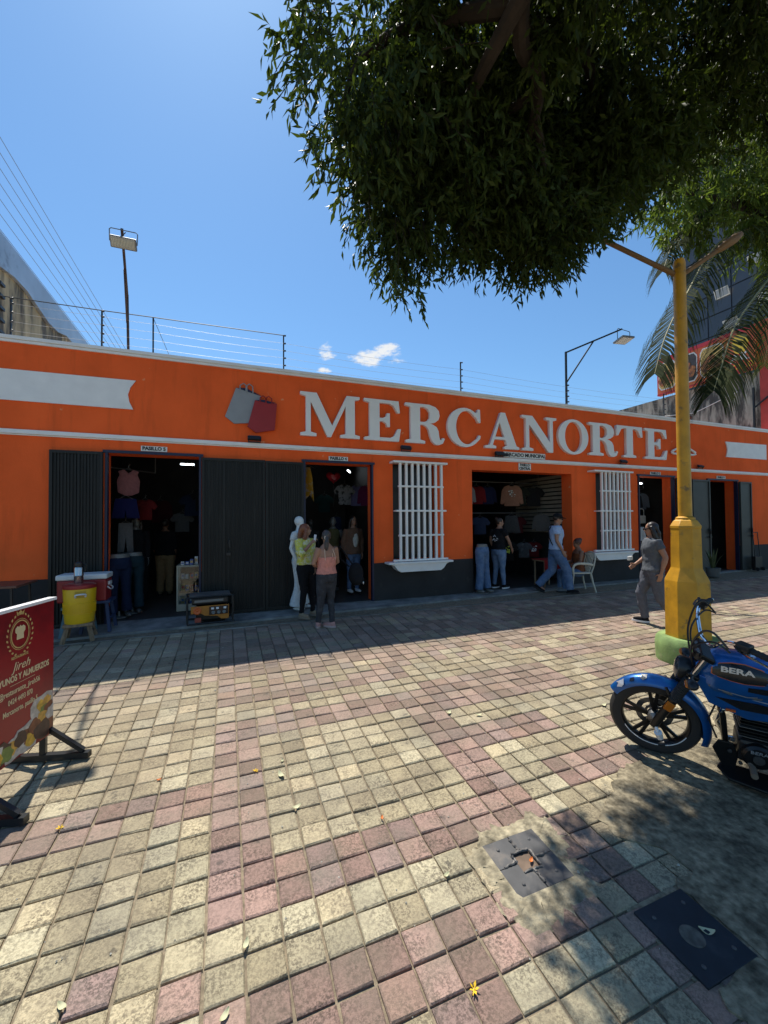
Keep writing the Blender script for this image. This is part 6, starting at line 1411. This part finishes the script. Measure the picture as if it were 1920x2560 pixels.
SWEAT = [(-.25, -.68), (.25, -.68), (.25, -.30), (.30, -.62), (.38, -.60), (.33, -.15), (.24, -.02), (.10, .03), (.05, -.01), (-.05, -.01), (-.10, .03), (-.24, -.02), (-.33, -.15), (-.38, -.60), (-.30, -.62), (-.25, -.30)]
VEST = [(-.20, -.48), (-.06, -.55), (.06, -.55), (.20, -.48), (.22, -.22), (.17, -.08), (.20, -.01), (.09, .03), (.0, -.05), (-.09, .03), (-.20, -.01), (-.17, -.08), (-.22, -.22)]
SHORT = [(-.26, -.42), (-.02, -.42), (0, -.22), (.02, -.42), (.26, -.42), (.19, 0), (-.19, 0)]
PANT = [(-.22, -.95), (-.05, -.95), (0, -.28), (.05, -.95), (.22, -.95), (.19, 0), (-.19, 0)]
SKIRT = [(-.32, -.62), (-.15, -.65), (.0, -.61), (.15, -.65), (.32, -.62), (.20, 0), (-.20, 0)]
FLAG = [(-.10, -.9), (.05, -.75), (.16, -.95), (.12, -.3), (.06, 0), (-.06, 0)]
def garment(kind, label, x, y, z, rz, col, sc=1.0, group=None, prt=None, c2=None):
    P = dict(tee=TEE, sweat=SWEAT, vest=VEST, short=SHORT, pant=PANT, skirt=SKIRT, flag=FLAG)[kind]
    nm = dict(tee='hanging_t_shirt', sweat='hanging_sweatshirt', vest='hanging_vest', short='hanging_shorts', pant='hanging_trousers', skirt='hanging_skirt', flag='hanging_cloth')[kind]
    t = thing(nm, label, dict(tee='shirt', sweat='sweatshirt', vest='vest', short='shorts', pant='trousers', skirt='skirt', flag='cloth')[kind], (x, y, z), rz, group); sc *= .74
    outline_solid([(u * sc, v * sc) for u, v in P], .03, .018, 'cloth', cloth('cloth_' + kind, tuple(v * .42 for v in col), tuple(v * .42 for v in c2) if c2 else None, 9), t, Matrix.Identity(4))  # cloth colours dimmed, putting the shade of the interiors into them
    q = MB(); q.tube([(-.17 * sc, 0, -.03 * sc), (0, 0, .07 * sc), (.17 * sc, 0, -.03 * sc)], .005, 5); q.tube([(0, 0, .07 * sc), (0, 0, .12 * sc), (.025, 0, .145 * sc), (.0, 0, .165 * sc)], .0045, 5); q.build('hanger', HNG, t)
    if prt:
        q = MB(); rr = random.Random(len(label))
        for k in range(14):
            u, v = rr.uniform(-.09, .09) * sc, (-.26 + rr.uniform(-.12, .12)) * sc; a = rr.uniform(0, 6.28); r = rr.uniform(.015, .04) * sc
            q.prism([(u + r * math.cos(a + b), v + .7 * r * math.sin(a + b)) for b in (0, 1.4, 2.6, 4.0, 5.2)], lambda p, w, d: (p, d, w), -.037 - .0004 * k, -.030)
        o = q.build('print', prt, t, smooth=0); o['kind'] = 'stuff'
    return t
def rail(label, p, q_):
    t = thing('clothes_rail', label, 'rail', p); b = MB(); b.tube([(0, 0, 0), Vector(q_) - Vector(p)], .013, 8); b.build('rod', HNG, t)
    b = MB(); d = Vector(q_) - Vector(p); b.tube([(0, 0, 0), (0, 0, 3.42 - p[2])], .008, 6); b.tube([d, d + Vector((0, 0, 3.42 - q_[2]))], .008, 6); b.build('hanger_rod', HNG, t)
# leftmost corridor
rail('clothes rail along the left side of the leftmost corridor', (-1.95, 8.1, 2.56), (-1.30, 8.9, 2.56))
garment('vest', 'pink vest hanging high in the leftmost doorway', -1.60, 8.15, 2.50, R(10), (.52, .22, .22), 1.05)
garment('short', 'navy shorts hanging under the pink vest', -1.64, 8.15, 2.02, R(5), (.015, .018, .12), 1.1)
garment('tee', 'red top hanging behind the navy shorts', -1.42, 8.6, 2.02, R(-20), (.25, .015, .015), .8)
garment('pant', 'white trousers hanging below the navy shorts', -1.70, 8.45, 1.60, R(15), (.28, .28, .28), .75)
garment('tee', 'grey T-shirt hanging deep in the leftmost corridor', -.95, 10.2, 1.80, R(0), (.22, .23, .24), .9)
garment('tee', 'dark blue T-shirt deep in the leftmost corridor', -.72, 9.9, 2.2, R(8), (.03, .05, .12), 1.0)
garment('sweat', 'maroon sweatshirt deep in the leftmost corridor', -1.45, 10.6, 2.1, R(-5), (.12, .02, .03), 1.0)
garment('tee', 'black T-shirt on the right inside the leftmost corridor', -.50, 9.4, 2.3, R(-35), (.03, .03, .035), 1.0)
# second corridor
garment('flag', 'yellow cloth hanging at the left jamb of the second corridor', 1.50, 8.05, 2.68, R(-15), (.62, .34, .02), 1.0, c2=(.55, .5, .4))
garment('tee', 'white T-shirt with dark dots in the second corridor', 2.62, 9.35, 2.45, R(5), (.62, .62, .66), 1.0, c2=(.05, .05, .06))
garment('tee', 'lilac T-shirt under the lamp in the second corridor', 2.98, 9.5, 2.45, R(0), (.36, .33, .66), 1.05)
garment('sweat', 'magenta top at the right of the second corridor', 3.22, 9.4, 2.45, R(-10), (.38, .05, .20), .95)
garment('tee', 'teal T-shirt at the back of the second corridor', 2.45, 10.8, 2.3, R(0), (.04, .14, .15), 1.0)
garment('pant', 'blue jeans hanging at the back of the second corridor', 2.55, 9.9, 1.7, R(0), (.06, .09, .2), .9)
bl = thing('heart_balloon', 'red heart balloon floating high in the second corridor', 'balloon', (2.26, 9.0, 2.42))
q = MB(); P = []
for k in range(24):
    a = 2 * math.pi * k / 24; P.append((.17 * math.sin(a) ** 3, .15 * (.81 * math.cos(a) - .31 * math.cos(2 * a) - .125 * math.cos(3 * a) - .06 * math.cos(4 * a)) + .18))
outline_solid(P, .05, .06, 'balloon_skin', mat('red_foil', (.42, .02, .04), .25), bl, Matrix.Identity(4))
q.tube([(0, 0, 0), (.02, 0, -.2), (-.01, 0, -.5)], .003, 4); q.build('string', HNG, bl)
LIT2 = None
# central door
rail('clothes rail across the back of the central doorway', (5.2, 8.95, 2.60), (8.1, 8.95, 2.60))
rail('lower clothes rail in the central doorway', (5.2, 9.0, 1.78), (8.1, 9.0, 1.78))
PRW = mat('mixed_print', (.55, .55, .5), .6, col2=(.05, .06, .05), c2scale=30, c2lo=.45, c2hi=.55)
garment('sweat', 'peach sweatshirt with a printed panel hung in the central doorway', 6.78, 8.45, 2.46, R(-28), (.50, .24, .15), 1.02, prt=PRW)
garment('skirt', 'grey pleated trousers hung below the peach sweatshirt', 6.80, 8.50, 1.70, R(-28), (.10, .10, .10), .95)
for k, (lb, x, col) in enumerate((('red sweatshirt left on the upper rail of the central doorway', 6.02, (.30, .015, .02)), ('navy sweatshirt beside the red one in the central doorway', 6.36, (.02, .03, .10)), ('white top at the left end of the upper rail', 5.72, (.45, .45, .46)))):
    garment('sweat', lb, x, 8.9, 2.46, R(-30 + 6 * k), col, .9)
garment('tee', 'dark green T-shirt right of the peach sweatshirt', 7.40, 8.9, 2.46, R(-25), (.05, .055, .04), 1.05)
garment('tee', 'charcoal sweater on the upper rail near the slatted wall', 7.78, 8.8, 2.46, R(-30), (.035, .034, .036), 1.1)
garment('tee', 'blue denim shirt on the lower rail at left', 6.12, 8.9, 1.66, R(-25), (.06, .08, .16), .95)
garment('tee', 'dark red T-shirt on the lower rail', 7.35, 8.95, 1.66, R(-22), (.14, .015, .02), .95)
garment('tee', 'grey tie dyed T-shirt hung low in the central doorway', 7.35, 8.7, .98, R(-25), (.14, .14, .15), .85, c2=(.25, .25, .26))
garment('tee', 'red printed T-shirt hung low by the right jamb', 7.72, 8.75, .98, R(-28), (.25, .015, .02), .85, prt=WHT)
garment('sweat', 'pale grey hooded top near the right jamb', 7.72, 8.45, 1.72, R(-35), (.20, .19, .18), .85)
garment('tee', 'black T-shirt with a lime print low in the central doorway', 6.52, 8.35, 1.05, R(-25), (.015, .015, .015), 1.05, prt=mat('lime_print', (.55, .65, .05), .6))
sw = thing('slatted_wall', 'beige slatted display wall at the right of the central doorway', 'wall panel', (8.12, 9.0, 1.2))
BEI = mat('beige_slat', (.30, .26, .21), .7, var=.15)
for k in range(14):
    q = MB(); q.bb(8.08, 8.12, 8.0, 9.9, 1.25 + .11 * k, 1.25 + .11 * k + .075); q.build('slat', BEI, sw, world=True, smooth=0)
# right doors
rail('clothes rail inside the door behind the lamp post', (10.2, 8.9, 2.52), (12.2, 8.9, 2.52))
for k, (lb, x, col) in enumerate((('beige jacket inside the door behind the lamp post', 11.15, (.20, .18, .15)), ('black jacket inside the door behind the lamp post', 11.45, (.02, .02, .022)), ('grey denim jacket inside the door behind the lamp post', 11.75, (.22, .25, .29)))): garment('sweat', lb, x, 8.7, 2.36, R(-48), col, .95)
t = thing('handbag', 'cream handbag hung on the wall inside the door behind the lamp post', 'bag', (11.55, 8.5, 1.45)); q = MB(); q.box((0, 0, .12), (.26, .10, .24)); q.build('bag_body', mat('cream_leather', (.45, .41, .34), .5), t, smooth=0, bevel=.03); q = MB(); q.tube(curvy([(-.1, 0, .24), (-.08, 0, .42), (.08, 0, .42), (.1, 0, .24)]), .012, 6); q.build('handle', mat('cream_strap', (.45, .41, .34), .5), t)
figure('mannequin', 'pale mannequin in white shawl inside the door behind the lamp post', 'mannequin', (10.75, 8.1, .03), R(-40), 1.6, dict(), PLW, dict(m=cloth('white_knit_shawl', (.5, .5, .48)), z0=1.0, sleeve=1.5, grow=.03, name='shawl'), dict(m=BLKC), None, dict(kind='short', m=BLKC), .95, feat=False)
garment('pant', 'black trousers hanging at the back of the door behind the lamp post', 11.6, 9.6, 1.7, R(-40), (.03, .03, .035), 1.0)

# glass showcase at the first door
WPN = mat('painted_board', (.42, .38, .28), .7, var=.15); GLS = mat('showcase_glass', (.9, .95, .95), .05, trans=1.0)
t = thing('showcase', 'cream framed glass showcase of small goods inside the leftmost door', 'showcase', (-.62, 8.25, .02))
for (x0, x1, y0, y1, z0, z1, nm) in ((-.22, .20, -.2, .2, 0, .12, 'base'), (-.22, .20, -.2, .2, .78, .81, 'top'), (-.22, -.19, -.2, -.17, .121, .779, 'post'), (.17, .20, -.2, -.17, .121, .779, 'post'), (-.22, -.19, .17, .2, .121, .779, 'post'), (.17, .20, .17, .2, .121, .779, 'post'), (-.19, .17, -.19, .19, .33, .34, 'shelf'), (-.19, .17, -.19, .19, .55, .56, 'shelf'), (-.19, .17, .181, .19, .121, .329, 'back_panel')):
    q = MB(); q.bb(x0, x1, y0, y1, z0, z1); q.build(nm, WPN, t, smooth=0)
q = MB(); q.bb(-.189, .169, -.195, -.190, .122, .778); q.build('pane', GLS, t, smooth=0)
rr = random.Random(12); GC = [mat('goods_' + n_, c, .4) for n_, c in (('red', (.5, .04, .03)), ('gold', (.5, .33, .1)), ('white', (.6, .6, .58)), ('blue', (.05, .1, .3)), ('black', (.03, .03, .03)))]
ORD_ = ['leftmost', 'second from the left', 'middle', 'second from the right', 'rightmost']
for z, sh_n in ((.122, 'on the floor of'), (.342, 'on the lower shelf of'), (.562, 'on the upper shelf of'), (.812, 'on top of')):
    for k in range(5):
        o = thing('small_box', 'small packaged item %s the cream showcase, %s' % (sh_n, ORD_[k]), 'box', (-.75 + .075 * k, 8.13 + rr.uniform(-.03, .06), .02 + z), rr.uniform(-.3, .3), 'goods in the showcase')
        q = MB(); hh = rr.uniform(.06, .15); q.box((0, 0, hh / 2), (.055, .05, hh)); q.build('carton', GC[rr.randrange(5)], o, smooth=0, bevel=.004)
        q = MB(); q.box((0, -.0262, hh * .55), (.04, .002, hh * .4)); q.build('printed_label', GC[rr.randrange(5)], o, smooth=0)

# drinks seller: stools, cooler, ice chest, flask
def stool(label, x, y, h, w, m, rz, four=True):
    t = thing('stool', label, 'stool', (x, y, gz(y) + .016), rz); q = MB(); q.box((0, 0, h - .02), (w, w, .04)); q.build('seat', m, t, smooth=0, bevel=.008)
    for sx in (-1, 1):
        for sy in (-1, 1): q = MB(); q.bar((sx * w * .36, sy * w * .36, h - .041), (sx * w * .50, sy * w * .50, 0), .04); q.build('leg', m, t, smooth=0)
    for s in (-1, 1):
        q = MB(); q.bar((s * w * .44, -w * .42, h * .42), (s * w * .44, w * .42, h * .42), .03); q.build('rung', m, t, smooth=0)
    return t
stool('worn wooden stool carrying the yellow water cooler', -1.93, 6.86, .25, .34, WOOD, .15)
stool('blue plastic stool behind the wooden stool', -2.02, 7.16, .42, .36, mat('faded_blue_plastic', (.10, .19, .24), .6, var=.15), .1)
stool('dark stool under the red ice chest', -1.80, 7.26, .46, .36, mat('dark_blue_plastic', (.03, .05, .12), .6), .0)
YC = mat('yellow_plastic', (.74, .45, .008), .4, var=.06); RC = mat('red_plastic', (.30, .02, .02), .45, var=.08); WC = mat('white_plastic', (.70, .70, .68), .45)
zc = gz(6.86) + .016 + .25
t = thing('water_cooler', 'round yellow water cooler with red lid on the wooden stool', 'cooler', (-1.93, 6.86, zc))
q = MB(); q.lathe([(.165, 0), (.172, .02), (.180, .13), (.188, .135), (.192, .28), (.184, .285), (.192, .46), (.186, .475)], (0, 0, 0), 32); q.build('body', YC, t)
for k in range(28):
    a = R(-150 + 5 * k * 1.1); q = MB(); q.box((.191 * math.cos(a), .191 * math.sin(a), .208), (.006, .008, .12), rot=rotz(a)); q.build('grip_rib', YC, t, smooth=0)
q = MB(); q.lathe([(.192, .474), (.196, .485), (.192, .52), (.165, .535), (.10, .54), (0, .54)], (0, 0, 0), 32); q.build('lid', RC, t)
q = MB(); a = R(-72); c = Vector((.197 * math.cos(a), .197 * math.sin(a), .37)); u = Vector((-math.sin(a), math.cos(a), 0)); q.tube(curvy([c - u * .055, c - u * .05 + Vector((0, 0, .035)) + Vector((math.cos(a), math.sin(a), 0)) * .025, c + u * .05 + Vector((0, 0, .035)) + Vector((math.cos(a), math.sin(a), 0)) * .025, c + u * .055]), .011, 8); q.build('handle', WC, t)
q = MB(); q.box(c + Vector((0, 0, .035)), (.006, .12, .09), rot=rotz(a)); q.build('handle_recess', mat('shaded_yellow_plastic', (.45, .27, .01), .5), t, smooth=0)
t = thing('vacuum_flask', 'steel vacuum flask with black top standing on the yellow cooler', 'flask', (-1.945, 6.87, zc + .541))
STE = mat('brushed_steel', (.55, .52, .50), .22, metal=1, var=.1); q = MB(); q.lathe([(.052, 0), (.056, .01), (.056, .10), (.059, .105), (.056, .112), (.056, .21), (.05, .225)], (0, 0, 0), 24); q.build('body', STE, t)
q = MB(); q.lathe([(.051, .224), (.054, .235), (.05, .28), (.03, .30), (0, .302)], (0, 0, 0), 24); q.build('pump_lid', BLK, t); q = MB(); q.tube(curvy([(.05, 0, .24), (.085, 0, .26), (.075, 0, .18), (.058, 0, .15)]), .009, 6); q.build('handle', BLK, t)
t = thing('ice_chest', 'red ice chest with white lid behind the yellow cooler', 'cooler', (-1.97, 7.24, gz(7.24) + .016 + .46))
q = MB(); q.box((0, 0, .16), (.60, .32, .32)); q.build('body', RC, t, smooth=0, bevel=.02)
q = MB(); q.box((0, 0, .362), (.63, .34, .08)); q.build('lid', WC, t, smooth=0, bevel=.02)
q = MB(); q.tube(curvy([(.30, -.08, .20), (.33, -.08, .17), (.335, 0, .15), (.33, .08, .17), (.30, .08, .20)]), .010, 6); q.box((.315, -.0, .25), (.02, .14, .05)); q.build('handle', WC, t)
# generator
OG = mat('orange_frame_paint', (.42, .15, .012), .45, var=.15); t = thing('generator', 'orange portable generator standing before the black door leaves', 'generator', (-.26, 7.16, gz(7.16) + .016), R(4))
q = MB(); L, W, Hh = .31, .20, .44
for s in (-1, 1):
    q.tube(curvy([(-L, s * W, .03), (L, s * W, .03), (L + .02, s * W, .06), (L + .02, s * W, Hh - .04), (L - .02, s * W, Hh), (-L + .02, s * W, Hh), (-L - .02, s * W, Hh - .04), (-L - .02, s * W, .06), (-L, s * W, .03)], 4), .015, 8)
for x in (-L - .02, L + .02): q.tube([(x, -W, .22), (x, W, .22)], .013, 8)
for x in (-.2, .2): q.tube([(x, -W, .03), (x, W, .03)], .013, 8); q.tube([(x, -W, Hh), (x, W, Hh)], .011, 8)
q.build('tube_frame', BLK, t)
q = MB(); q.box((0, 0, .37), (.54, .34, .12)); q.build('fuel_tank', BLK, t, smooth=0, bevel=.03)
q = MB(); q.box((0, -.01, .452), (.60, .38, .02)); q.build('top_cover', mat('dusty_board', (.12, .10, .085), .8, var=.3), t, smooth=0, bevel=.004)
q = MB(); q.box((.02, 0, .17), (.46, .30, .24)); q.build('engine_block', SATIN, t, smooth=0, bevel=.03)
q = MB(); P = [(-.28, .30), (.27, .30), (.27, .08), (.16, .08), (.10, .13), (-.08, .15), (-.14, .19), (-.28, .19)]; q.prism(P, lambda u, v, d: (u, d, v), -.205, -.19); q.build('front_panel', OG, t, smooth=0)
q = MB(); q.box((.12, -.212, .22), (.28, .012, .13)); fp = q.build('control_panel', BLK2, t, smooth=0, bevel=.004)
for x in (.04, .12, .20): q = MB(); q.lathe([(.026, 0), (.026, .008), (.018, .012), (0, .006)], (x, -.219, .19), 14, axis=(0, -1, 0)); q.build('socket', GREYD, fp)
for x in (.03, .10, .21): q = MB(); q.box((x, -.221, .255), (.04, .008, .03)); q.build('switch', WHT, fp, smooth=0)
q = MB(); q.lathe([(.06, 0), (.06, .02), (.045, .028), (.02, .02), (0, .03)], (-.19, -.20, .235), 20, axis=(0, -1, 0)); q.build('recoil_starter', ORD, t)
q = MB(); q.box((-.18, -.206, .09), (.09, .02, .07)); q.build('oil_label', mat('dull_red', (.3, .05, .03), .5), t, smooth=0)
text('lettering', 'Powered', .06, SILV, facing((-.09, -.1745, .375)), t, .001, shear=.2) if False else None
q = MB(); q.box((-.02, -.1725, .372), (.42, .004, .035)); q.build('brand_strip', GREYD, t, smooth=0)
# white plastic armchair
CW = mat('cream_plastic', (.62, .58, .46), .4, var=.05); rz_ = R(-112)
t = thing('plastic_chair', 'cream plastic garden chair under the seated woman', 'chair', (7.42, 7.00, gz(7.0) + .016), rz_)
q = MB(); q.box((0, 0, .42), (.44, .42, .03)); q.build('seat', CW, t, smooth=0, bevel=.012)
for sx in (-1, 1):
    for sy in (-1, 1):
        q = MB(); q.tube([(sx * .20, sy * .19, .41), (sx * .225, sy * .225, .20), (sx * .24, sy * (.25 if sy < 0 else .28), 0)], [(.030, .02), (.026, .018), (.022, .016)], 8); q.build('leg', CW, t)
    q = MB(); q.tube(curvy([(sx * .215, -.20, .42), (sx * .24, -.21, .56), (sx * .25, -.12, .63), (sx * .25, .10, .63), (sx * .235, .22, .60)]), [(.016, .026)] * 25, 8); q.build('armrest', CW, t)
q = MB(); q.tube(curvy([(-.20, .20, .42), (-.235, .25, .62), (-.21, .285, .80), (-.10, .30, .86), (.10, .30, .86), (.21, .285, .80), (.235, .25, .62), (.20, .20, .42)]), [(.026, .014)] * 43, 8); q.build('back_frame', CW, t)
for k in range(5):
    x = -.13 + .065 * k; q = MB(); q.tube(curvy([(x * .8, .205, .44), (x, .245, .62), (x * .95, .29, .845)]), [(.017, .008)] * 13, 8); q.build('back_slat', CW, t)
# table edge by the left wall, red cloth table inside the central door
t = thing('table', 'brown topped table with thin legs at the left wall', 'table', (-3.05, 6.75, gz(6.75) + .016)); q = MB(); q.box((0, 0, .84), (1.15, .62, .03)); q.build('table_top', mat('brown_laminate', (.12, .05, .032), .5, var=.15), t, smooth=0, bevel=.004)
for sx in (-1, 1):
    for sy in (-1, 1): q = MB(); q.bar((sx * .5, sy * .25, .824), (sx * .53, sy * .27, 0), .022); q.build('leg', BLACK, t, smooth=0)
    q = MB(); q.bar((sx * .50, -.26, .3), (sx * .50, .26, .3), .016); q.build('stretcher', BLACK, t, smooth=0)
t = thing('low_table', 'small table with red cloth at the right jamb of the central door', 'table', (7.10, 7.62, .01)); q = MB(); q.box((0, 0, .62), (.5, .4, .03)); q.build('table_top', WOOD, t, smooth=0)
for sx in (-1, 1):
    for sy in (-1, 1): q = MB(); q.bar((sx * .21, sy * .16, .604), (sx * .21, sy * .16, 0), .03); q.build('leg', WOOD, t, smooth=0)
t2 = MB(); t2.box((7.10, 7.62, .652), (.54, .44, .012)); t2.box((7.10, 7.395, .54), (.54, .012, .21)); o = t2.build('tablecloth', cloth('red_cloth', (.32, .02, .02)), world=True, loc=(7.10, 7.62, .55), smooth=0); tag(o, 'red cloth over the small table by the seated woman', 'tablecloth')
# potted plants and dark board at the far right
def plant(label, x, y, s, seed):
    rr = random.Random(seed); t = thing('potted_plant', label, 'plant', (x, y, gz(y) + .016)); q = MB(); q.lathe([(.11, 0), (.14, .02), (.17, .24), (.18, .25), (.165, .255), (.15, .22), (0, .22)], (0, 0, 0), 20); q.build('pot', mat('grey_pot', (.13, .13, .12), .8, var=.2), t)
    for k in range(12):
        a = rr.uniform(0, 6.28); L = rr.uniform(.35, .62) * s; sp = rr.uniform(.05, .25); d = Vector((math.cos(a), math.sin(a), 0)); w = Vector((-d.y, d.x, 0)) * .028
        p = [d * .03 + Vector((0, 0, .22)), d * (.03 + sp * .35) + Vector((0, 0, .22 + L * .5)), d * (.03 + sp) + Vector((0, 0, .22 + L))]
        q = MB(); q.add([p[0] - w * .6, p[0] + w * .6, p[1] + w, p[1] - w, p[2]], [(0, 1, 2, 3), (3, 2, 4)]); q.build('leaf', mat('sword_leaf', (.07, .09, .03), .6, var=.3) if k == 0 else bpy.data.materials['sword_leaf'], t, fix=False)
plant('potted sword leaf plant by the grey door leaf left of the rightmost door', 12.42, 7.12, 1.0, 3)
t = thing('trolley', 'dark folded trolley leaning at the right wall', 'trolley', (14.95, 7.35, gz(7.35) + .016)); q = MB(); q.box((0, .02, .22), (.34, .10, .42)); q.build('board', BLACK, t, smooth=0, bevel=.01)
q = MB(); q.tube([(-.12, 0, .40), (-.13, .05, 1.15)], .012, 6); q.tube([(.12, 0, .40), (.11, .05, 1.15)], .012, 6); q.tube([(-.13, .05, 1.15), (.11, .05, 1.15)], .012, 6); q.build('handle', BLACK, t)
for s in (-1, 1): q = MB(); q.lathe([(.05, -.012), (.055, 0), (.05, .012)], (s * .14, -.06, .056), 14, axis=(1, 0, 0)); q.build('castor', RUBBER, t)
